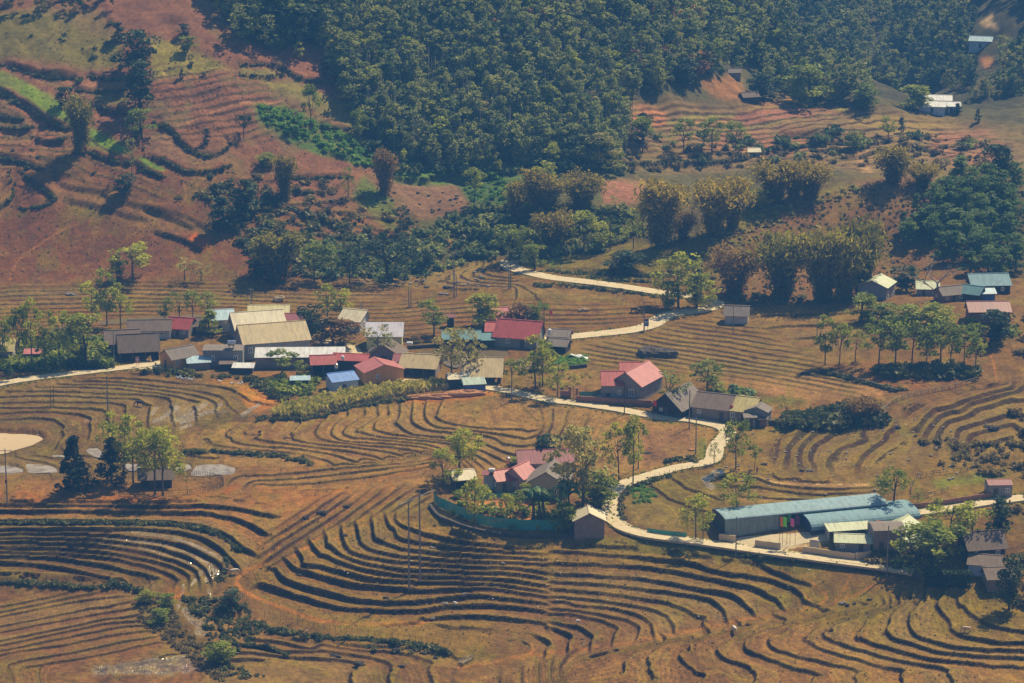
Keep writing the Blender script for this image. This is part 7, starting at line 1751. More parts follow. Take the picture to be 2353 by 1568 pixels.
# compound at the lower right
H(2034, 1274, 7.2, 6.6, 4.6, .6, 5, 'grey', 'mauve_wall', 'house', 'grey blockhouse in front of the pink gable in the walled compound', rx=.5, over=.1, doors=(('F', -1.8, 1.0, 2.0),))
H(2062, 1282, 11, 9.5, 2.4, 2.6, 62, 'pgreen', 'pink_wall', 'house', 'house with pink gable and pale green roof right of the blue hangars', over=.5, back=8)
H(2036, 1266, 5.5, 4, 2.4, 1.8, -24, 'red', 'mauve_wall', 'house', 'small bright red roof over the grey blockhouse in the compound', rx=.85, over=.3, back=3.4)
H(1958, 1276, 7.6, 5.2, 2.2, .8, -6, 'pgreen', 'grey_wall', 'house', 'low grey house with pale green roof inside the walled yard', rx=.6, doors=(('F', 1.8, 1.0, 1.9),), over=.6)
H(1946, 1243, 9.5, 3.2, 1.9, .7, 12, 'pgreen', 'pale_wall', 'shed', 'long pale green roof in front of the arched hangar', 'shed', rx=.9, open_front=True)
H(2252, 1300, 8.5, 7, 3.2, 2.6, 12, 'brown', 'dark_timber', 'house', 'house with brown slab roof at the right edge beside the huge round bush', over=.7)
H(2262, 1330, 7, 5, 2.2, 1.2, -14, 'brown', 'blue_white', 'shed', 'low shed with brown roof and bluish wall behind the clipped hedge', 'shed', rx=.7)
H(2292, 1360, 6, 5, 2.4, 1.4, 6, 'brown', 'mauve_wall', 'shed', 'lower brown roofed shed at the right edge beside the hedge', 'shed', rx=.7)
H(2292, 1143, 5.5, 4.5, 2.8, .5, 3, 'maroon', 'grey_wall', 'house', 'small block with flat maroon roof at the right edge of the fields', rx=.5, over=.2)
# right-hand hamlet
H(2012, 690, 8.5, 8.4, 4.2, 1.7, 66, 'pgreen', 'grey_wall', 'house', 'grey gabled house with pale roof at the foot of the plantation', over=.5)
H(2130, 680, 6, 5, 2.4, 1.3, -6, 'pgreen', 'grey_wall', 'house', 'house with yellowish pale roof behind the large leafless tree', rx=.8)
H(2180, 694, 7, 5.4, 2.4, 1.6, 20, 'grey', 'brick', 'house', 'brown roofed house right of the large leafless tree', rx=.5)
H(2270, 676, 11, 6, 3.0, 2.2, 4, 'bluegrey', 'dark_timber', 'house', 'house with large blue green roof at the right edge', rx=.75)
H(2232, 694, 5.4, 4, 2.4, 1.6, -30, 'teal', 'dark_timber', 'shed', 'steep blue green side roof left of the large blue green roof', 'shed', rx=.8)
H(2262, 690, 5, 3, 2.2, .8, 4, 'cyan', 'blue_wall', 'shed', 'low shed with pale roof and blue sheet under the large blue green roof', 'shed', rx=.9)
H(2268, 742, 11, 5.6, 3.0, 1.8, 2, 'maroon', 'brick', 'house', 'brick house with maroon red roof at the right edge', rx=.7, wins=(('F', -2, 1.0, 1.1, 1.2),))
# far away
H(2140, 262, 9.5, 5, 2.4, 1.2, -8, 'white', 'blue_white', 'factory_shed', 'front long white roofed building far up the side valley', 'building', rx=.85)
H(2150, 252, 11, 5, 3.0, 1.2, -8, 'white', 'blue_white', 'factory_shed', 'rear long white roofed building far up the side valley', 'building', rx=.85)
H(2190, 260, 4.5, 4, 2.4, 1.0, -6, 'white', 'blue_white', 'factory_shed', 'short white roofed building right of the two long far ones', 'building', rx=.85)
H(1731, 358, 3.8, 3.2, 1.7, .9, 4, 'cream', 'mauve_wall', 'hut', 'tiny pale roofed hut on the terrace track of the far red slope', 'hut', rx=.6)
H(1686, 178, 4.2, 3.4, 1.8, 1.0, 6, 'grey', 'mauve_wall', 'hut', 'tiny grey hut at the edge of the wood above the red clearing', 'hut')
H(1720, 236, 6, 4, 1.8, 1.2, 20, 'brown', 'dark_timber', 'hut', 'small brown roofed hut in the red clearing beside the dark tree', 'hut')
p_ = H(2252, 116, 9, 4, 3, 1.4, -16, 'cyan', 'blue_white', 'house', 'tiny blue white roof in the dark wood at the upper right', rx=.85)
H(12, 832, 5, 5, 3.2, 2.0, 0, 'yellow', 'mauve_wall', 'house', 'house with yellow green roof at the left edge behind the thicket', rx=.9)
H(77, 830, 4, 3, 2.2, .6, 4, 'pink', 'dark_timber', 'shed', 'little shed with pale pink roof in the thicket on the left', 'shed', rx=.8)
H(360, 1122, 7.2, 4.4, 2.6, 1.5, 6, 'brown', 'dark_timber', 'timber_hut', 'dark timber hut among the light trees on the left terraces', 'hut', over=.9, doors=(('F', -1.2, .9, 1.7),))

# hangars
def hangar(u, v, L, W, hwall, rise, yaw, roof, wall, name, label, end_mat, open_from=None, flat=False):
    a = math.radians(yaw); q, p = site(u, v, W/2)
    q.z = p.z
    t = thing(name, label, 'hangar', q, a)
    n = 14; prof = []
    for i in range(n+1):
        th = math.pi*(1-i/n); prof.append((W/2*math.cos(th)*1.02, hwall+rise*(math.sin(th)**.8)))
    r = MB(); k = len(prof); seg = max(2, int(L/2))
    vs = []
    for j in range(seg+1):
        x = -L/2+L*j/seg
        for (y, z) in prof: vs.append((x, y, z))
        for (y, z) in prof: vs.append((x, y*.985, z-.14))
    fs = []
    for j in range(seg):
        b0, b1 = j*2*k, (j+1)*2*k
        for i in range(k-1):
            fs.append((b0+i, b0+i+1, b1+i+1, b1+i)); fs.append((b0+k+i+1, b0+k+i, b1+k+i, b1+k+i+1))
        fs.append((b0+k, b0, b1, b1+k)); fs.append((b0+k-1, b0+2*k-1, b1+2*k-1, b1+k-1))
    for b0 in (0, seg*2*k):
        for i in range(k-1):
            f = (b0+i, b0+k+i, b0+k+i+1, b0+i+1); fs.append(f if b0 == 0 else f[::-1])
    r.add(vs, fs); ro = part('roof', r, R_[roof], t)
    w = MB(); th = .12
    x1 = L/2 if open_from is None else -L/2+open_from
    w.box((-L/2+x1)/2, -W/2+th/2, hwall/2-.5, x1+L/2-.1, th, hwall+1); w.box(0, W/2-th/2, hwall/2-.5, L-.1, th, hwall+1)
    part('side_wall', w, M[wall], t)
    if open_from is not None:
        m_ = int((L/2-x1)/4)
        for i in range(m_+1):
            pm = MB(); pm.tube([(x1+.2+(L/2-x1-.4)*i/max(1, m_), -W/2+.15, -1), (x1+.2+(L/2-x1-.4)*i/max(1, m_), -W/2+.15, hwall+.1)], .09, 6); part('post', pm, M['concrete'], t)
    for sx, m2 in ((-L/2+.15, end_mat), (L/2-.15, wall)):
        e = MB(); pr = [(-W/2+.13, -1)]+[(y*.95, z-.18) for y, z in prof]+[(W/2-.13, -1)]
        nn = len(pr); vs = [(sx-.06, y, z) for y, z in pr]+[(sx+.06, y, z) for y, z in pr]
        e.add(vs, [tuple(range(nn)), tuple(range(2*nn-1, nn-1, -1))]+[(i, i+nn, (i+1) % nn+nn, (i+1) % nn) for i in range(nn)])
        part('end_wall', e, M[m2], t)
    return t
M['dark_sheet'] = mat_noise('dark_sheeting', (0.012, 0.018, 0.028), (0.03, 0.04, 0.06), 0.6, 0.6)
M['navy_shade'] = mat_noise('open_end_shade', (0.02, 0.035, 0.10), (0.04, 0.06, 0.16), 0.6, 0.5)  # dark fill painted for the shaded inside of the open barrel end
hangar(1838, 1206, 40, 8, 3.0, .75, 17, 'steelblue', 'teal_wall', 'hangar', 'long grey blue hangar with clad side wall, rear one of the two', 'dark_sheet', open_from=13)
hangar(1966, 1211, 27, 11, .6, 2.3, 18, 'bluegrey', 'dark_sheet', 'hangar', 'barrel roofed bright blue grey hangar, front one of the two', 'navy_shade')

# water tanks
def tank(u, v, z, r, l, name, label, mat='steel', lying=True, legs=True):
    p = G(u, v); t = thing(name, label, 'water tank', (p.x, p.y, p.z+z))
    b_ = MB()
    if lying: b_.tube([(-l/2, 0, r+.3), (-l/2+.15, 0, r+.3), (l/2-.15, 0, r+.3), (l/2, 0, r+.3)], [r*.7, r, r, r*.7], 14)
    else: b_.tube([(0, 0, .2), (0, 0, .3), (0, 0, l), (0, 0, l+.2)], [r*.95, r, r, r*.4], 14)
    part('barrel', b_, M[mat], t, smooth=False)
    for s in (-.6, .6):
        c = MB(); c.box(s*l*.4 if lying else s*r, 0, .12, .14, r*1.4, .45); part('stand', c, M['concrete'], t)
tank(533, 838, 5.0, .75, 2.2, 'water_tank', 'stainless steel water tank lying on the grey flat topped house')
tank(941, 809, 1.6, .55, 1.7, 'water_tank', 'white water tank beside the fish pond below the lime yellow house', 'white_paint')
tank(1129, 1124, 3.9, .5, 1.5, 'water_tank', 'white tank on top of the small white walled hut', 'white_paint')
tank(1167, 1104, 4.2, .45, 1.5, 'water_tank', 'upright steel tank behind the light pink roof', 'steel', lying=False)
tank(773, 884, 4.4, .45, 1.2, 'water_tank', 'upright steel tank at the red roof by the blue tarpaulin', 'steel', lying=False)
tank(788, 868, 4.9, .42, 1.0, 'water_tank', 'small white tank on the red roofed passage', 'white_paint', lying=False)
tank(1262, 806, 4.4, .5, 1.6, 'water_tank', 'upright white tank at the right end of the brightest red roof', 'white_paint', lying=False)

# ------------------------------------------------------------------ walls and fences
def wall_line(pts, h, th, mat, name, label, cat='wall', gap=0.0, cap=None):
    l = smooth_line(pts, 6.0) if len(pts) > 2 else smooth_line(pts, 6.0)
    g = ground(l[:, 0], l[:, 1]); c = g.mean(0)
    o = thing(name, label, cat, (c[0], c[1], g[:, 2].min()))
    b_ = MB(); z0 = g[:, 2].min()
    t = np.gradient(g[:, :2], axis=0); t /= np.linalg.norm(t, axis=1)[:, None]+1e-9; nn = np.c_[-t[:, 1], t[:, 0]]*th/2
    vs = []; fs = []
    for i, p in enumerate(g):
        x, y, z = p[0]-c[0], p[1]-c[1], p[2]-z0
        hh = h*(1+0.03*math.sin(i*1.7))
        vs += [(x-nn[i, 0], y-nn[i, 1], z-.6), (x+nn[i, 0], y+nn[i, 1], z-.6), (x+nn[i, 0], y+nn[i, 1], z+hh), (x-nn[i, 0], y-nn[i, 1], z+hh)]
    for i in range(len(g)-1):
        a, b2 = 4*i, 4*i+4
        for k in range(4): fs.append((a+k, a+(k+1) % 4, b2+(k+1) % 4, b2+k))
    fs += [(3, 2, 1, 0), tuple(4*(len(g)-1)+k for k in range(4))]
    b_.add(vs, fs); part('masonry', b_, M[mat], o)
    if cap:
        cb = MB(); vs2 = []
        for i, p in enumerate(g):
            x, y, z = p[0]-c[0], p[1]-c[1], p[2]-z0; hh = h*(1+0.03*math.sin(i*1.7))
            q = nn[i]*1.4
            vs2 += [(x-q[0], y-q[1], z+hh+.002), (x+q[0], y+q[1], z+hh+.002), (x+q[0], y+q[1], z+hh+.1), (x-q[0], y-q[1], z+hh+.1)]
        cb.add(vs2, fs); part('coping', cb, M[cap], o)
    return o
wall_line(T(2, 2, 705, 548, 900, 560, 1130, 575, 1360, 590), 1.5, .25, 'brick', 'brick_wall', 'long brick wall in front of the grey house with the pink roof', cap='brick')
wall_line(T(2, 2, 570, 510, 650, 515), 1.7, .25, 'brick', 'brick_wall', 'short brick wall left of the gateposts', cap='brick')
wall_line(T(3, 3, 528, 505, 600, 512, 700, 528, 850, 550, 980, 565), 1.5, .2, 'cream_wall', 'compound_wall', 'long cream wall in front of the low pale green roofed house')
wall_line(T(3, 3, 985, 566, 1120, 545), 1.6, .2, 'cream_wall', 'compound_wall', 'short cream wall to the right of the long cream wall')
wall_line(T(3, 3, 118, 452, 340, 478), 1.6, .2, 'cream_wall', 'compound_wall', 'free standing cream wall before the courtyard')
wall_line(T(3, 3, 590, 470, 672, 480), 2.2, .2, 'pale_wall', 'compound_wall', 'taller pale wall panel behind the long cream wall')
wall_line(T(2, 3, 1936, 395, 2080, 412), 1.5, .2, 'cream_wall', 'compound_wall', 'cream wall at the front corner of the long grey blue hangar')
wall_line(T(3, 2, 1300, 1490, 1600, 1460, 1900, 1415, 2160, 1375), 1.3, .25, 'brick', 'brick_wall', 'low brown wall behind the road at the right edge')
wall_line(T(3, 2, 240, 745, 330, 750, 500, 755), 1.1, .5, 'dark_stone', 'stone_wall', 'dark stone wall right of the little brick outhouse')
wall_line(T(1, 3, 1575, 110, 1650, 200, 1750, 245, 1900, 300, 2100, 345, 2240, 360) + T(2, 3, 300, 372, 680, 378), .75, .7, 'dark_stone', 'stone_wall', 'dark curved dry stone wall below the green net fence')
wall_line(T(2, 2, 210, 310, 400, 288, 620, 270, 800, 250), .9, .4, 'dark_stone', 'stone_wall', 'dark stone bank at the lower edge of the fish pond')
wall_line(T(1, 2, 1380, 95, 1640, 75), .9, .4, 'dark_stone', 'stone_wall', 'dark bank along the far edge of the fish pond')
wall_line(T(3, 2, 690, 290, 900, 340, 1150, 410, 1350, 465), .8, .5, 'dark_stone', 'stone_wall', 'dark stone edge below the red plot of the grove')
for u, v, lb in ((1309, 914, 'left brick gatepost of the pair on the road'), (1325, 917, 'right brick gatepost of the pair on the road')):
    p = G(u, v); t = thing('gatepost', lb, 'gatepost', p)
    b_ = MB(); b_.box(0, 0, 1.2, .6, .6, 3.4); part('pillar', b_, M['brick'], t)
    b_ = MB(); b_.box(0, 0, 2.98, .8, .8, .16); part('cap', b_, M['brick'], t)

def fence(pts, h, step, name, label, post='stick_dark', rails=(.45, .9), rad=.04, net=None, tall=None, rail_r=.03, jit=.15):
    l = smooth_line(pts, 3.0); g = ground(l[:, 0], l[:, 1])
    s = np.r_[0, np.cumsum(np.hypot(*np.diff(g[:, :2], axis=0).T))]
    n = max(2, int(s[-1]/step)); q = np.stack([np.interp(np.linspace(0, s[-1], n+1), s, g[:, k]) for k in range(3)], 1)
    c = q[0]; o = thing(name, label, 'fence', tuple(c))
    pk = MB()
    if step >= 1.2 and len(q) <= 100:
        pk.tube([(0, 0, -.3), (.03, .02, h)], rad, 5); pm = pk.mesh('post', M[post])
        for p in q:
            po = link('post', pm, o, p-c, rnd.uniform(0, 6.28)); po.scale = (1, 1, rnd.uniform(1-jit, 1+jit))
    else:
        for p in q:
            x, y, z = p-c; hh = h*rnd.uniform(1-jit, 1+jit)
            pk.tube([(x, y, z-.3), (x+rnd.gauss(0, .05), y+rnd.gauss(0, .05), z+hh)], rad, 4)
        part('pickets', pk, M[post], o)
    if rails:
        rl = MB()
        for r in rails: rl.tube([tuple(p-c+np.array((0, -.05, h*r+rnd.gauss(0, .04)))) for p in q], rail_r, 4)
        part('rails', rl, M[post], o)
    if net:
        nb = MB(); vs = []; fs = []
        for p in q:
            x, y, z = p-c; vs += [(x, y-.09, z+.05), (x, y-.09, z+h*.9+rnd.gauss(0, .06)), (x, y-.07, z+h*.9), (x, y-.07, z+.05)]
        for i in range(n):
            for k in range(4): fs.append((4*i+k, 4*i+(k+1) % 4, 4*i+4+(k+1) % 4, 4*i+4+k))
        nb.add(vs, fs); part('netting', nb, M[net], o)
    return o
fence(T(0, 2, 690, 1275, 800, 1330, 900, 1345, 1100, 1358, 1300, 1360, 1500, 1350, 1700, 1335, 1880, 1300, 1925, 1265, 1880, 1220, 1750, 1190, 1500, 1185), 1.5, .45, 'stick_fence', 'oval stick fence round the timber hut and its trees', rails=(.35, .7))
fence(T(0, 2, 690, 1275, 690, 1200, 800, 1205, 960, 1220, 1150, 1230), 1.4, .6, 'stick_fence', 'stick fence behind the dark conifer left of the timber hut', rails=(.7,))
fence(T(0, 2, 1840, 720, 2100, 712, 2300, 712) + T(1, 2, 300, 712, 590, 690), 1.6, .4, 'stick_fence', 'grey stick fence at the left foot of the maize plot', rails=(.6,))
fence(T(1, 2, 590, 690, 640, 655, 900, 590, 1150, 545, 1500, 485, 1740, 450), 1.6, .35, 'stick_fence', 'long bamboo stick fence along the front of the maize plot', post='stick', rails=(.5, .85))
fence(T(1, 3, 150, 1060, 350, 1100, 600, 1150, 900, 1195, 1300, 1245, 1550, 1280, 1750, 1310), 1.3, 1.3, 'stick_fence', 'thin stick fence above the weedy bank at the bottom', rails=(.8,), rail_r=.015)
fence(T(3, 3, -150, 505, 60, 530, 400, 570, 800, 615, 1200, 660, 1370, 678), 1.1, 1.5, 'rail_fence', 'low rail fence along the lower road below the compound', rails=(.5, .95))
fence(T(3, 2, 1210, 655, 1300, 560, 1500, 495, 1800, 435, 2050, 365), 1.1, 2.0, 'rail_fence', 'pale bamboo rail fence curving along the top of the right terraces', post='stick', rails=(.5, .95), rad=.07, rail_r=.07)
fence(T(3, 2, 1460, 1340, 1480, 1260, 1550, 1205, 1700, 1175, 1950, 1145), 1.1, 1.8, 'rail_fence', 'rail fence round the bright green plot at the right', post='stick_dark', rails=(.5, .95), rad=.06, rail_r=.05)
fence(T(3, 2, 1460, 1380, 1600, 1370, 1780, 1320), 1.1, 1.8, 'rail_fence', 'short rail fence at the lower left of the bright green plot', post='stick_dark', rails=(.5, .95), rad=.06, rail_r=.05)
fence(T(1, 3, 1610, 60, 1650, 110, 1740, 150, 1850, 200, 2000, 260, 2120, 285, 2240, 300) + T(2, 3, 250, 310, 450, 312, 650, 300), 2.8, 1.5, 'net_fence', 'teal green net fence round the garden of the fenced house', post='stick_dark', rails=None, net='net', jit=.25)
fence(T(2, 2, -200, 1390, 0, 1385, 300, 1385, 640, 1385), 1.6, 1.8, 'net_fence', 'teal green net strip before the cream gabled house', post='stick_dark', rails=None, net='net')
fence(T(2, 3, 1320, 330, 1450, 350, 1660, 370), 1.2, 1.8, 'net_fence', 'low green net fence by the road left of the hangar', post='stick_dark', rails=(.9,), net='net')
fence(T(2, 2, 735, 500, 850, 500, 930, 470), 1.4, 1.5, 'net_fence', 'teal net screen behind the long brick wall', post='stick_dark', rails=None, net='net')
fence(T(2, 3, 1090, 100, 1090, 180, 1150, 250, 1320, 325), 1.1, .8, 'stick_fence', 'grey stick fence inside the curve of the road', post='stick', rails=(.5, .9))
fence(T(2, 2, 1080, 1530, 1130, 1350, 1270, 1260, 1500, 1175, 1900, 1100, 2040, 960, 2030, 880), 1.2, 1.6, 'stick_fence', 'thin stick fence along the right side of the winding road', rails=(.6,), rail_r=.02)
fence(T(2, 1, 460, 765, 650, 735, 900, 705), 1.4, 1.2, 'rail_fence', 'brown rail fence on the slope above the far road', post='stick_dark', rails=(.5, .95), rad=.06, rail_r=.05)
fence(T(2, 1, 430, 870, 700, 880, 1000, 890, 1350, 920), 1.3, 1.4, 'stick_fence', 'stick fence on the bank above the far road', rails=(.7,))
fence(T(0, 1, 960, 1170, 1300, 1190, 1500, 1180), 1.4, 1.6, 'stick_fence', 'left stick fence in the fields behind the village', rails=(.7,))
fence(T(0, 1, 1930, 1090, 2240, 1080) + T(1, 1, 250, 1095, 500, 1090), 1.3, 1.6, 'stick_fence', 'right stick fence in the fields behind the village', rails=(.7,))
fence(T(0, 1, 1480, 955, 1900, 950, 2300, 960), 1.0, 2.0, 'rail_fence', 'low rail fence where fields meet the left hill', rails=(.8,))
fence(T(2, 1, 1100, 1170, 1350, 1175, 1550, 1190), 1.3, 1.3, 'stick_fence', 'stick fence under the large tree at the road bend', rails=(.7,))
fence(T(0, 1, 560, 275, 750, 300, 850, 330, 1000, 360, 1100, 390), 1.2, 2.2, 'stick_fence', 'broken stick fence on the red hillside fields', rails=(.7,))

# ------------------------------------------------------------------ poles
def pole(u, v, hpx, label, arm=0.0, r=.16, box=False, ins=True, mat='concrete'):
    p = G(u, v); px = FPX/(p.y*cp-(p.z-CAM_Z)*sp); h = hpx/px/.975
    t = thing('utility_pole', label, 'utility pole', p)
    b_ = MB(); b_.tube([(0, 0, -1), (0, 0, h*.5), (0, 0, h)], [r*1.3, r, r*.75], 8); part('post', b_, M[mat], t)
    if arm:
        a = MB(); a.box(0, -.16, h-.45, arm, .12, .12); am = part('crossarm', a, M['stick_dark'], t)
        if ins:
            for k in range(3):
                c = MB(); c.tube([(-arm*.45+arm*.45*k, -.16, h-.38), (-arm*.45+arm*.45*k, -.16, h-.05)], [.09, .06], 6); part('insulator', c, M['white_paint'], am)
    if box:
        c = MB(); c.box(0, -.28, h*.42, .5, .32, .7); part('meter_box', c, M['stick_dark'], t)
    return h
pole(17, 1158, 130, 'concrete power pole with crossarm at the left edge by the conifers', 3.2, box=True)
pole(248, 950, 88, 'tall slim pole rising from the left pond terraces', 0)
pole(117, 935, 52, 'left one of two slim poles on the left pond terraces', 0, .10, mat='stick_dark')
pole(124, 937, 54, 'right one of two slim poles on the left pond terraces', 0, .10, mat='stick_dark')
pole(1175, 922, 80, 'pole with stone foot beside the road below the tan barn', 0, .13)
pole(1583, 984, 90, 'pole in front of the dark timber house', 0, .15)
pole(1598, 1042, 84, 'pole beside the road corner left of the winding road', 0, .14)
pole(1466, 1075, 82, 'pole behind the slim tree at the winding road', 0, .13)
pole(1690, 1276, 92, 'pole at the front corner of the grey blue hangar', 0, .13)
pole(2037, 1322, 118, 'tall pole below the grey blockhouse at the lower road', 0, .14)
pole(1043, 682, 102, 'tallest pole with crossarm of the far field line', 1.6, .17)
pole(1048, 682, 52, 'short pole paired with the tallest one in the far fields', 0, .13)
pole(1169, 664, 58, 'left pole of the pair below the far road bend', 0, .16)
pole(1173, 662, 56, 'right pole of the pair below the far road bend', 0, .16)
pole(939, 706, 50, 'left pole of the pair on the thin bunds behind the village', 0, .13)
pole(944, 704, 48, 'right pole of the pair on the thin bunds behind the village', 0, .13)
pole(578, 734, 72, 'pole rising behind the rust streaked cream roof', 1.2, .16)
pole(828, 744, 50, 'left pole of the pair behind the small cream roof', 0, .16)
pole(832, 744, 52, 'right pole of the pair behind the small cream roof', 0, .16)
pole(1434, 952, 76, 'dark pole before the brick wall of the grey house', 0, .12, mat='stick_dark')
pole(1479, 764, 74, 'pole beside the blue sign on the far road', 0, .13)
pole(1302, 588, 42, 'short pole on the slope above the far road bend', 0, .16, mat='stick_dark')
pole(1401, 576, 90, 'tall pole between the light trees above the far road', 0, .15, mat='stick_dark')
pole(1684, 768, 66, 'slim pole in front of the pale field hut', 0, .10)
pole(1876, 790, 62, 'pole at the left of the right-hand grove', 0, .13)
pole(263, 846, 88, 'slim pole at the left corner of the front brown barn', 0, .12)
pole(1318, 915, 30, 'short steel post between the gateposts', 0, .10)
# foreground pole pair with one long crossarm
p = G(940, 1350); p2 = G(965, 1334)
t = thing('power_pylon', 'tall twin concrete poles joined by one long crossarm on the foreground terraces', 'utility pole', p)
px = FPX/(p.y*cp-(p.z-CAM_Z)*sp); h = 206/px/.975
for q in (Vector((0, 0, 0)), p2-p):
    b_ = MB(); b_.tube([(q.x, q.y, q.z-1), (q.x, q.y, q.z+h*.5), (q.x, q.y, max(q.z, 0)+h-(0 if q.length else 0))], [.26, .21, .15], 8); part('post', b_, M['concrete'], t)
a = MB(); d = (p2-p); a.tube([(-d.x*.9, -d.y*.9, h-.3), (d.x*2.4, d.y*2.4, h-.1+d.z*.3)], .09, 6); am = part('crossarm', a, M['concrete'], t)
for k in range(4):
    c = MB(); f = -.8+k*1.0; c.tube([(d.x*f, d.y*f, h-.1), (d.x*f, d.y*f, h+.3)], [.1, .05], 6); part('insulator', c, M['white_paint'], am)

# flags on poles in the courtyard and by the red house
def flag(u, v, hpx, c, label, fh=1.7):
    p = G(u, v); px = FPX/(p.y*cp-(p.z-CAM_Z)*sp); h = hpx/px/.975
    t = thing('flag', label, 'flag', p)
    b_ = MB(); b_.tube([(0, 0, -.5), (0, 0, h)], [.05, .035], 6); part('pole', b_, M['stick_dark'], t)
    vs = []; fs = []; n = 5
    for i in range(n+1):
        for j in range(2): vs.append((.08+.16*i, .10*math.sin(i*1.4), h-.1-j*fh-.05*i))
    for i in range(n): fs.append((2*i, 2*i+1, 2*i+3, 2*i+2))
    m, nt, bs = new_mat('flag_cloth'); bs.inputs['Base Color'].default_value = (*c, 1); bs.inputs['Roughness'].default_value = .8
    f = MB(); f.add(vs, fs); o = part('cloth', f, m, t)
    s_ = o.modifiers.new('thickness', 'SOLIDIFY'); s_.thickness = .03
flag(1790, 1252, 68, (.90, .26, .02), 'orange flag on a pole in the hangar courtyard', 2.2)
flag(1797, 1254, 70, (.25, .85, .06), 'bright green flag on a pole in the hangar courtyard', 2.2)
flag(1807, 1250, 72, (.03, .22, .03), 'dark green flag on a pole in the hangar courtyard', 1.8)
flag(1814, 1252, 64, (.85, .16, .50), 'pink flag on a pole in the hangar courtyard', 1.8)
flag(1826, 1252, 70, (.12, .03, .14), 'purple flag on a pole in the hangar courtyard', 1.8)
flag(1226, 752, 62, (.85, .60, .03), 'yellow flag behind the brightest red roof', 1.6)
flag(1236, 752, 62, (.40, .80, .08), 'light green flag behind the brightest red roof', 1.6)
flag(1246, 756, 60, (.05, .12, .30), 'blue flag behind the brightest red roof', 1.6)
flag(1262, 760, 50, (.70, .06, .05), 'red flag on a slim pole right of the palm', 1.3)
flag(1500, 952, 34, (.85, .06, .03), 'red flag at the dark timber house gable', 1.4)
flag(1676, 966, 38, (.85, .06, .05), 'red flag before the yellow roofed house', 1.2)
flag(880, 858, 32, (.85, .06, .04), 'red flag right of the ochre house roof', 1.2)
def sign(u, v, w, h, z, c, label):
    p = G(u, v); t = thing('road_sign', label, 'sign', p)
    for s in (-.3, .3):
        b_ = MB(); b_.tube([(s*w, .06, -.4), (s*w, .06, z+h*.5)], .05, 6); part('post', b_, M['concrete'], t)
    m, nt, bs = new_mat('sign_paint'); bs.inputs['Base Color'].default_value = (*c, 1)
    f = MB(); f.box(0, 0, z+h/2, w, .06, h); part('panel', f, m, t)
    e = MB(); e.box(0, -.035, z+h*.62, w*.7, .012, h*.16); e.box(0, -.035, z+h*.34, w*.5, .012, h*.1); part('marking', e, M['white_paint'], t)
sign(1484, 760, 1.4, 2.0, 1.4, (.02, .06, .30), 'dark blue sign panel on two posts beside the far road')
sign(316, 842, 1.0, 1.7, 1.0, (.45, .18, .17), 'pale red and white sign in the roadside yard')

# ------------------------------------------------------------------ people, animals, small things
def skin_figure(name, joints, edges, mat, parent=None, loc=None, rz=0, sub=1):
    """continuous body grown along a skeleton: joints = (x, y, z, radius)"""
    me = bpy.data.meshes.new(name); bm = bmesh.new(); lay = bm.verts.layers.skin.verify()
    vs = []
    for i, j in enumerate(joints):
        v = bm.verts.new(j[:3]); v[lay].radius = (j[3], j[3]*(j[4] if len(j) > 4 else 1)); v[lay].use_root = (i == 0); vs.append(v)
    for a, b_ in edges: bm.edges.new((vs[a], vs[b_]))
    bm.to_mesh(me); bm.free(); me.materials.append(mat)
    o = link(name, me, parent, loc, rz)
    m1 = o.modifiers.new('skin', 'SKIN'); m1.use_smooth_shade = True
    m2 = o.modifiers.new('subdivision', 'SUBSURF'); m2.levels = sub; m2.render_levels = sub
    return o
def cow(u, v, rz, c, label, name='cow', cat='cow', grazing=True, s=1.0, group=None):
    J = [(-.55, 0, 1.08, .30), (-.1, 0, 1.02, .36), (.45, 0, 1.08, .33), (.85, 0, 1.18, .20), (1.1, 0, .95 if grazing else 1.45, .15), (1.35, 0, .5 if grazing else 1.5, .12), (1.5, 0, .28 if grazing else 1.38, .08),
         (-.72, 0, 1.15, .12), (-.9, 0, .85, .03), (-.93, 0, .5, .04)]
    E = [(0, 1), (1, 2), (2, 3), (3, 4), (4, 5), (5, 6), (0, 7), (7, 8), (8, 9)]
    def leg(root, x, y, hind):
        n = len(J)
        if hind: J.extend([(x, y, .85, .16), (x+.1, y, .58, .10), (x-.1, y, .36, .065), (x-.05, y, .06, .06)])
        else: J.extend([(x, y, .82, .13), (x+.02, y, .42, .07), (x, y, .06, .06)])
        E.append((root, n)); E.extend([(n+i, n+i+1) for i in range(3 if hind else 2)])
    for sy in (-.18, .18): leg(0, -.62, sy, True); leg(2, .52, sy, False)
    n = len(J)
    J.extend([(1.2, .12, .62 if grazing else 1.62, .04), (1.22, .26, .68 if grazing else 1.68, .03), (1.2, -.12, .62 if grazing else 1.62, .04), (1.22, -.26, .68 if grazing else 1.68, .03)])
    E.extend([(5, n), (n, n+1), (5, n+2), (n+2, n+3)])
    p = G(u, v); m = mat_noise('hide', c, tuple(x*1.25 for x in c), 2.0, .8, 0)
    o = skin_figure(name, J, E, m, None, p, rz); o.scale = (s, s, s); tag(o, label, cat, group)
cow(2221, 1452, math.pi, (.50, .36, .20), 'cream coloured cow grazing on the lower right terraces')
cow(1687, 1452, 1.9, (.62, .55, .42), 'whitish cow seen from behind on the path in the lower middle')
cow(537, 1319, .3, (.58, .48, .36), 'pale horse-like cow standing by the bend of the red path')
cow(520, 1314, 2.6, (.12, .07, .04), 'dark brown calf lying beside the pale cow', 'calf', 'calf', False, .7)
cow(322, 933, math.pi, (.025, .02, .018), 'black buffalo grazing on the left pond terraces', 'buffalo', 'buffalo', True, 1.15)
cow(1456, 717, .2, (.03, .022, .02), 'dark buffalo by the field path before the large roadside tree', 'buffalo', 'buffalo', True, 1.1)
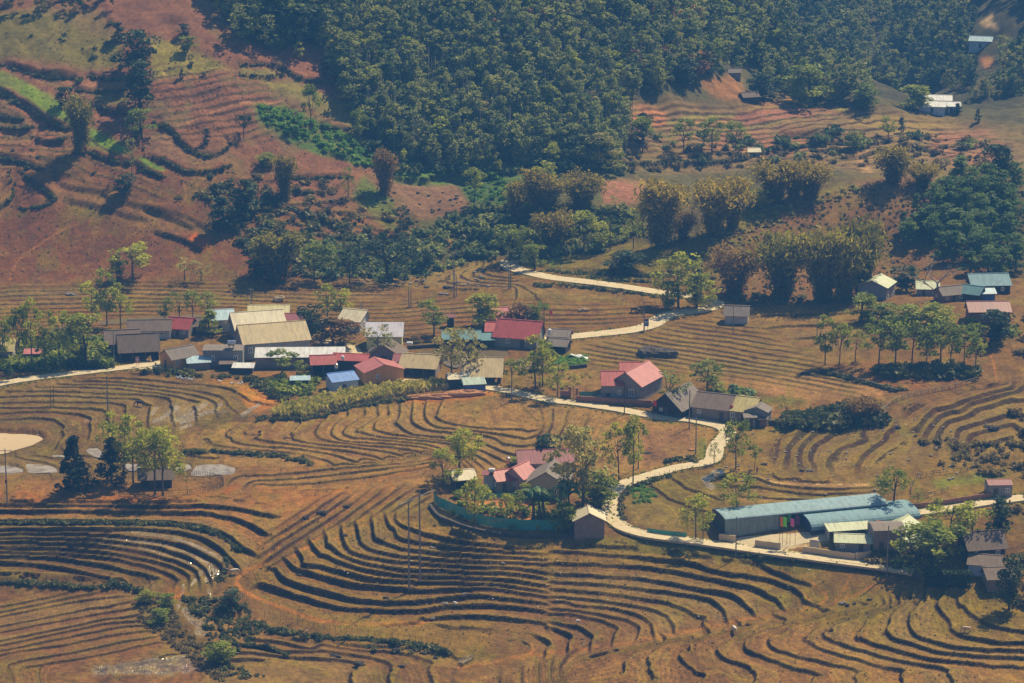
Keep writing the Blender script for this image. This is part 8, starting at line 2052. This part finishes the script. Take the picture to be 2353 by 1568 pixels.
cow(1467, 718, 1.2, (.04, .025, .02), 'second dark buffalo, right of the other by the large roadside tree', 'buffalo', 'buffalo', True, 1.0)
mw = mat_noise('white_feathers', (.72, .72, .70), (.8, .8, .78), 2, .8, 0)
dk = skin_figure('duck', [(0, 0, .28, .20), (-.24, 0, .32, .10), (.2, 0, .36, .13), (.3, 0, .58, .07), (.33, 0, .68, .085), (.46, 0, .66, .03), (0, .08, .08, .03), (0, -.08, .08, .03)], [(0, 1), (0, 2), (2, 3), (3, 4), (4, 5), (0, 6), (0, 7)], mw, None, G(410, 870), .4)
dk.scale = (1.3,)*3
tag(dk, 'white duck on the orange edge of the top left terrace', 'duck', 'white ducks on the left terraces')
for i, (zx, zy) in enumerate(((1545, 352), (1568, 356), (1580, 364), (1600, 358), (1636, 366), (1668, 355), (1612, 368), (1655, 370), (1884, 378), (1902, 381), (1990, 400), (2012, 398), (2050, 402), (2086, 392), (2072, 404), (1530, 350))):
    q = T(0, 2, zx, zy)[0]; c = dk.copy(); C.objects.link(c); c.location = G(*q); c.rotation_euler = (0, 0, rnd.uniform(0, 6.28))
def person(u, v, rz, shirt, trousers, label, sitting=False):
    p = G(u, v); t = thing('person', label, 'person', p, rz)
    ms = mat_noise('shirt_cloth', shirt, tuple(x*1.2 for x in shirt), 3, .9, 0); mt = mat_noise('trouser_cloth', trousers, tuple(x*1.2 for x in trousers), 3, .9, 0)
    sk = mat_noise('skin', (.32, .18, .11), (.38, .22, .14), 3, .6, 0)
    J = [(0, 0, .92, .13), (0, 0, 1.12, .13), (0, 0, 1.36, .15), (0, 0, 1.48, .055), (0, .01, 1.56, .08), (0, .02, 1.64, .10), (0, .01, 1.72, .07),
         (-.19, 0, 1.36, .06), (-.27, .02, 1.1, .045), (-.25, .12, .88, .035), (-.25, .16, .78, .03), (.19, 0, 1.36, .06), (.27, .02, 1.1, .045), (.25, .12, .88, .035), (.25, .16, .78, .03),
         (-.1, 0, .86, .10), (-.11, .06, .48, .065), (-.11, -.02, .08, .045), (-.11, .12, .04, .04), (.1, 0, .86, .10), (.11, .02, .48, .065), (.11, -.06, .08, .045), (.11, .08, .04, .04)]
    E = [(0, 1), (1, 2), (2, 3), (3, 4), (4, 5), (5, 6), (2, 7), (7, 8), (8, 9), (9, 10), (2, 11), (11, 12), (12, 13), (13, 14), (0, 15), (15, 16), (16, 17), (17, 18), (0, 19), (19, 20), (20, 21), (21, 22)]
    skin_figure('body', J, E, sk, t)
    skin_figure('shirt', [(0, 0, .90, .16), (0, 0, 1.12, .155), (0, 0, 1.36, .175), (0, 0, 1.45, .085), (-.20, 0, 1.36, .08), (-.27, .02, 1.1, .06), (.20, 0, 1.36, .08), (.27, .02, 1.1, .06)], [(0, 1), (1, 2), (2, 3), (2, 4), (4, 5), (2, 6), (6, 7)], ms, t)
    skin_figure('trousers', [(0, 0, .92, .145), (-.1, 0, .84, .115), (-.11, .06, .48, .08), (-.11, -.02, .12, .06), (.1, 0, .84, .115), (.11, .02, .48, .08), (.11, -.06, .12, .06)], [(0, 1), (1, 2), (2, 3), (0, 4), (4, 5), (5, 6)], mt, t)
    skin_figure('hair', [(0, -.01, 1.70, .10), (0, -.03, 1.64, .095)], [(0, 1)], M['dark_stone'], t)
person(1739, 1086, .4, (.45, .05, .06), (.05, .06, .10), 'person in a red shirt standing at the left end of the pale terrace')
person(487, 1326, 2.2, (.03, .035, .05), (.02, .02, .03), 'person in dark clothes standing in the wet stream bed on the left')
person(358, 845, 1.0, (.35, .30, .28), (.06, .06, .08), 'person standing in the roadside yard next to the ochre house')

def heap(u, v, r, mat, name, label, cat, seed=0, rough=.2, n=10, dz=0.0, group=None):
    p = G(u, v); k_ = .55 if ('boulder' in name or 'rubble' in name) else .75 if name in ('hay_heap', 'straw_heap', 'brush_heap') else 1.0
    r = tuple(x*k_ for x in r); b_ = MB()
    if name in ('earth_mound', 'charcoal_kiln'): b_.blob((0, 0, r[2]*.2), r, seed, n+8, .13)
    else:
        g_ = random.Random(seed)
        for i in range(6 if 'boulder' in name else 9):
            q = g_.uniform(.35, .75); b_.blob((g_.uniform(-.55, .55)*r[0], g_.uniform(-.5, .5)*r[1], r[2]*g_.uniform(.05, .45)), (r[0]*q, r[1]*q, r[2]*q), seed*7+i, 9, .3)
    o = link(name, b_.mesh(name, M[mat], False), None, p, rnd.uniform(-.3, .3)); tag(o, label, cat, group)
heap(1492, 815, (3.6, 2.6, 1.9), 'thatch_dark', 'charcoal_kiln', 'left half of the dark thatched mound in the field right of the village', 'mound', 2)
heap(1522, 815, (4.4, 2.8, 1.7), 'thatch_dark', 'charcoal_kiln', 'right half of the dark thatched mound in the field right of the village', 'mound', 3)
heap(1850, 858, (2.6, 1.8, 1.3), 'dark_stone', 'boulder', 'dark boulder at the edge of the pale open field', 'boulder', 4)
heap(2049, 898, (1.0, .9, .9), 'thatch_dark', 'hay_heap', 'small dark heap at the start of the pale rail fence', 'heap', 5)
heap(2062, 984, (1.8, 1.6, 1.6), 'dark_stone', 'boulder', 'dark rock at the foot of the curving rail fence', 'boulder', 6)
heap(2280, 984, (3.2, 2.2, 1.6), 'dark_stone', 'boulder', 'large dark rock on the terraces at the right edge', 'boulder', 7)
heap(1030, 662, (2.4, 1.6, 1.3), 'thatch_dark', 'hay_heap', 'dark brush heap on the far terraces below the ravine', 'heap', 8)
heap(980, 660, (2.0, 1.4, .8), 'dark_stone', 'boulder', 'flat dark rock left of the dark brush heap', 'boulder', 9)
heap(1018, 676, (2.2, 1.3, .9), 'stone', 'rubble_heap', 'grey rubble heap below the dark brush heap', 'heap', 10)
heap(1932, 1386, (1.5, 1.1, .9), 'stone', 'boulder', 'grey boulder at the junction of the lower right paths', 'boulder', 11)
heap(1945, 1390, (1.3, 1.0, .8), 'dark_stone', 'boulder', 'dark boulder touching the grey one at the lower right paths', 'boulder', 12)
heap(1963, 1387, (.9, .7, .6), 'dark_stone', 'boulder', 'small dark boulder right of the two at the lower right paths', 'boulder', 13)
heap(1997, 1377, (1.5, .8, .7), 'dark_stone', 'boulder', 'flat dark boulder alone near the lower right path', 'boulder', 14)
heap(2187, 1350, (1.4, 1.0, 1.3), 'straw', 'straw_heap', 'straw heap in front of the clipped hedge', 'heap', 15)
heap(1843, 1082, (1.6, 1.0, .8), 'dark_stone', 'boulder', 'left dark boulder of the pair above the curved pale terrace', 'boulder', 16)
heap(1860, 1082, (1.5, 1.0, .9), 'stone', 'boulder', 'right grey boulder of the pair above the curved pale terrace', 'boulder', 17)
heap(1754, 1068, (2.0, 1.2, .9), 'dark_stone', 'boulder', 'dark low rock behind the person in the red shirt', 'boulder', 18)
heap(2020, 1105, (1.3, .9, .8), 'dark_stone', 'boulder', 'dark rock at the right end of the curved pale terrace', 'boulder', 19)
heap(640, 690, (2.4, 1.6, 1.7), 'straw', 'straw_heap', 'pale brush pile in the fields behind the rust streaked roof', 'heap', 20)
heap(164, 676, (3.4, 1.6, 1.1), 'stone', 'rubble_heap', 'pale stone heap in the dark field below the red hill', 'heap', 21)
heap(1342, 715, (2.2, 1.0, 1.2), 'straw', 'straw_heap', 'pale brush pile in the field left of the blue sign', 'heap', 22)
heap(708, 866, (1.8, 1.3, 1.6), 'straw', 'straw_heap', 'orange brown straw heap beside the open red barn', 'heap', 23)
heap(894, 884, (2.8, 1.4, .9), 'thatch_dark', 'brush_heap', 'dark brush heap at the wall of the ochre house', 'heap', 24)
heap(812, 898, (2.4, 1.2, .7), 'straw', 'straw_heap', 'pale straw heap right of the blue tarpaulin shed', 'heap', 25)
heap(1060, 908, (6.5, 1.6, 1.2), 'earth_pile', 'earth_mound', 'long orange earth mound below the blue walled shed', 'heap', 26, n=14)
heap(985, 914, (6.0, 1.3, .9), 'earth_pile', 'earth_mound', 'long low orange earth mound left of the other one', 'heap', 27, n=14)
heap(1264, 1016, (2.0, 1.2, .6), 'dark_stone', 'boulder', 'dark low rock on the bare field behind the feathery tree', 'boulder', 28)
heap(1488, 1040, (3.0, 1.0, .5), 'dark_stone', 'rubble_heap', 'dark stone row on the bare field left of the winding road', 'heap', 29)
heap(1590, 1034, (1.2, .6, .4), 'earth_pile', 'earth_mound', 'small orange earth heap beside the pole at the road corner', 'heap', 30)
for i, (zx, zy, r, lb) in enumerate(((1205, 885, 1.1, 'black rock below the left twin pole'), (1040, 1045, .9, 'grey rock on the lower foreground path'), (450, 685, 1.0, 'dark rock at the left end of the foreground terraces'), (570, 595, .9, 'dark rock on the slope left of the foreground terraces'),
                                 (765, 1385, 1.3, 'left brush heap on the bottom gully terrace'), (965, 1450, 1.3, 'lowest brush heap on the bottom gully terrace'), (1285, 1332, .8, 'small brush heap right of the gully terraces'), (1520, 1360, .8, 'small brush heap next to the thin stick fence end'), (1325, 1470, .8, 'brush heap at the bottom frame edge'), (1630, 1398, .7, 'rightmost small brush heap in the bottom middle'),
                                 (640, 150, 1.6, 'dark rock by the thin pale path in the middle left'), (495, 190, 1.3, 'dark shrubby rock on the eroded slope'), (850, 345, 1.0, 'dark rock on the thin dirt track'), (860, 95, 1.1, 'dark rock at the top of the eroded slope'))):
    q = T(1, 3, zx, zy)[0]; heap(q[0], q[1]+4, (r*1.3, r*.8, r*.75), 'thatch_dark' if 'brush' in lb else 'dark_stone', 'brush_heap' if 'brush' in lb else 'boulder', lb, 'heap' if 'brush' in lb else 'boulder', 40+i, .3)
for i, (tc, zx, zy, r, lb) in enumerate(((2, 75, 590, .6, 'pale rock on the upper right foreground terrace'), (2, 720, 1085, .55, 'white rock on the lower foreground terrace'), (1, 1595, 460, .7, 'pale rock right of the twin poles'), (1, 1710, 940, .7, 'pale rock in the terrace gap'), (1, 1795, 935, .6, 'white rock right of the terrace gap'), (1, 1600, 1065, .6, 'pale rock in the lower terrace gap'), (1, 1870, 860, .7, 'pale rock in the upper terrace gap'))):
    q = T(tc, 3, zx, zy)[0]; heap(q[0], q[1]+2, (r, r*.8, r*.7), 'white_stone' if 'white' in lb else 'stone', 'stone', lb, 'stone', 60+i, .2)
# white plastic sheet by the grey shed
p = G(1330, 822); b_ = MB()
n = 8; vs = []
for i in range(n):
    for j in range(5): vs.append((i*.7-2.5, j*.6-1.2, .5+.55*math.sin(i*1.3+j)*.4+.35*math.cos(j*2.1)-i*.06))
b_.add(vs, [(i*5+j, i*5+j+1, i*5+j+6, i*5+j+5) for i in range(n-1) for j in range(4)])
o = link('plastic_sheet', b_.mesh('plastic_sheet', M['tarp_white'], True), None, p, -.4); tag(o, 'crumpled white plastic sheeting spread beside the grey roofed shed', 'plastic sheet')
s_ = o.modifiers.new('thickness', 'SOLIDIFY'); s_.thickness = .05
# piles of poles and sticks
def sticks(u, v, n, L, rz, label, mat='stick'):
    p = G(u, v); b_ = MB()
    for i in range(n):
        x = rnd.uniform(-1.2, 1.2); b_.tube([(x*.5-L/2+rnd.uniform(-.3, .3), x, .1+rnd.uniform(0, .5)), (x+L/2, x*.3+rnd.uniform(-.8, .8), .15+rnd.uniform(0, .7))], .06, 5)
    o = link('stick_pile', b_.mesh('stick_pile', M[mat]), None, p, rz); tag(o, label, 'stick pile')
sticks(928, 886, 26, 5.0, .7, 'pile of pale bamboo poles right of the ochre house')
sticks(1070, 1520, 16, 3.4, .9, 'pile of sticks at the bottom edge of the picture')
sticks(510, 950, 6, 3.0, .6, 'few pale sticks leaning at the grey stick fence')
# barrels
for u, v, lb in ((866, 896, 'blue barrel right of the straw heap'), (358, 851, 'dark barrel left of the ochre house'), (370, 851, 'second barrel by the ochre house wall')):
    p = G(u, v); b_ = MB(); b_.tube([(0, 0, -.1), (0, 0, .3), (0, 0, .75), (0, 0, 1.15)], [.5, .56, .56, .5], 12)
    o = link('barrel', b_.mesh('barrel', M['blue_wall' if 'blue' in lb else 'stone']), None, p); tag(o, lb, 'barrel')
# clipped hedge at the lower right
def hedge(pts, h, w, label):
    l = smooth_line(pts, 2.5); g = ground(l[:, 0], l[:, 1]); P = []
    rg = np.random.default_rng(3)
    for q in g:
        k = 150
        a = np.c_[rg.uniform(-.6, .6, k), rg.uniform(-w/2, w/2, k), rg.uniform(.1, h, k)]
        face = rg.random(k); a[:, 1] = np.where(face < .45, -w/2+rg.normal(0, .1, k), a[:, 1]); a[:, 2] = np.where(face > .7, h+rg.normal(0, .12, k), a[:, 2]); P.append(a+q)
    P = np.concatenate(P); c = g.mean(0); V, Fq = leaf_quads(P-c, .35, rg)
    me = mesh_np('hedge', V, Fq, tint=rg.uniform(0, .7, len(Fq))); me.materials.append(M['deep'])
    o = link('hedge', me, None, tuple(c)); tag(o, label, 'hedge')
hedge(T(3, 3, 1590, 775, 1700, 790, 1850, 800, 1960, 800), 3.4, 2.4, 'clipped dark green hedge before the brown roofs at the lower right')
hedge(T(0, 2, 610, 255, 720, 262, 840, 262), 1.9, 1.6, 'clipped dark hedge beside the road below the big bushy tree')
# scraps and stones lying about
def bits(name, mat, outline, n, r, label):
    a = np.array(outline); x0, y0 = a.min(0); x1, y1 = a.max(0); q = np.c_[rng.uniform(x0, x1, n), rng.uniform(y0, y1, n)]
    g = ground(q[:, 0], q[:, 1]); b_ = MB()
    for i, p in enumerate(g):
        s = r*rnd.uniform(.5, 1.4); b_.blob((p[0], p[1], p[2]+s*.3), (s*1.2, s, s*.6), i, 5, .3)
    o = link(name, b_.mesh(name, M[mat])); tag(o, label, 'stones', None, 'stuff')
bits('scattered_stones', 'white_stone', [(600, 1180), (1900, 1480)], 90, .13, 'small white scraps scattered over the foreground terraces')
bits('scattered_stones', 'white_stone', [(0, 880), (2300, 1130)], 110, .13, 'small white scraps scattered over the middle fields')
bits('scattered_stones', 'dark_stone', [(560, 1160), (2300, 1500)], 120, .2, 'dark clods scattered over the foreground terraces')
bits('scattered_stones', 'stone', [(1640, 960), (2300, 1150)], 120, .3, 'stones scattered over the right-hand fields')
bits('scattered_stones', 'stone', [(880, 610), (1140, 660)], 70, .5, 'pale stones of the dry ravine bed')
bits('scattered_stones', 'dark_stone', [(740, 440), (1100, 580)], 90, .5, 'dark rocks on the ravine slope')

# ------------------------------------------------------------------ haze in the air
m = bpy.data.materials.new('haze'); m.use_nodes = True; nt = m.node_tree; nt.nodes.clear()
out = nt.nodes.new('ShaderNodeOutputMaterial'); pv = nt.nodes.new('ShaderNodeVolumePrincipled')
pv.inputs['Color'].default_value = (*HAZE_COLOR, 1); pv.inputs['Density'].default_value = HAZE_DENSITY; pv.inputs['Anisotropy'].default_value = 0.0
nt.links.new(pv.outputs[0], out.inputs['Volume'])
b_ = MB(); zt = float(Z.max())+30; zb = float(Z.min())-1.0
b_.box(0, 2000, (zt+zb)/2, 14000, 6000, zt-zb)
o = link('haze', b_.mesh('haze', m)); o['kind'] = 'stuff'
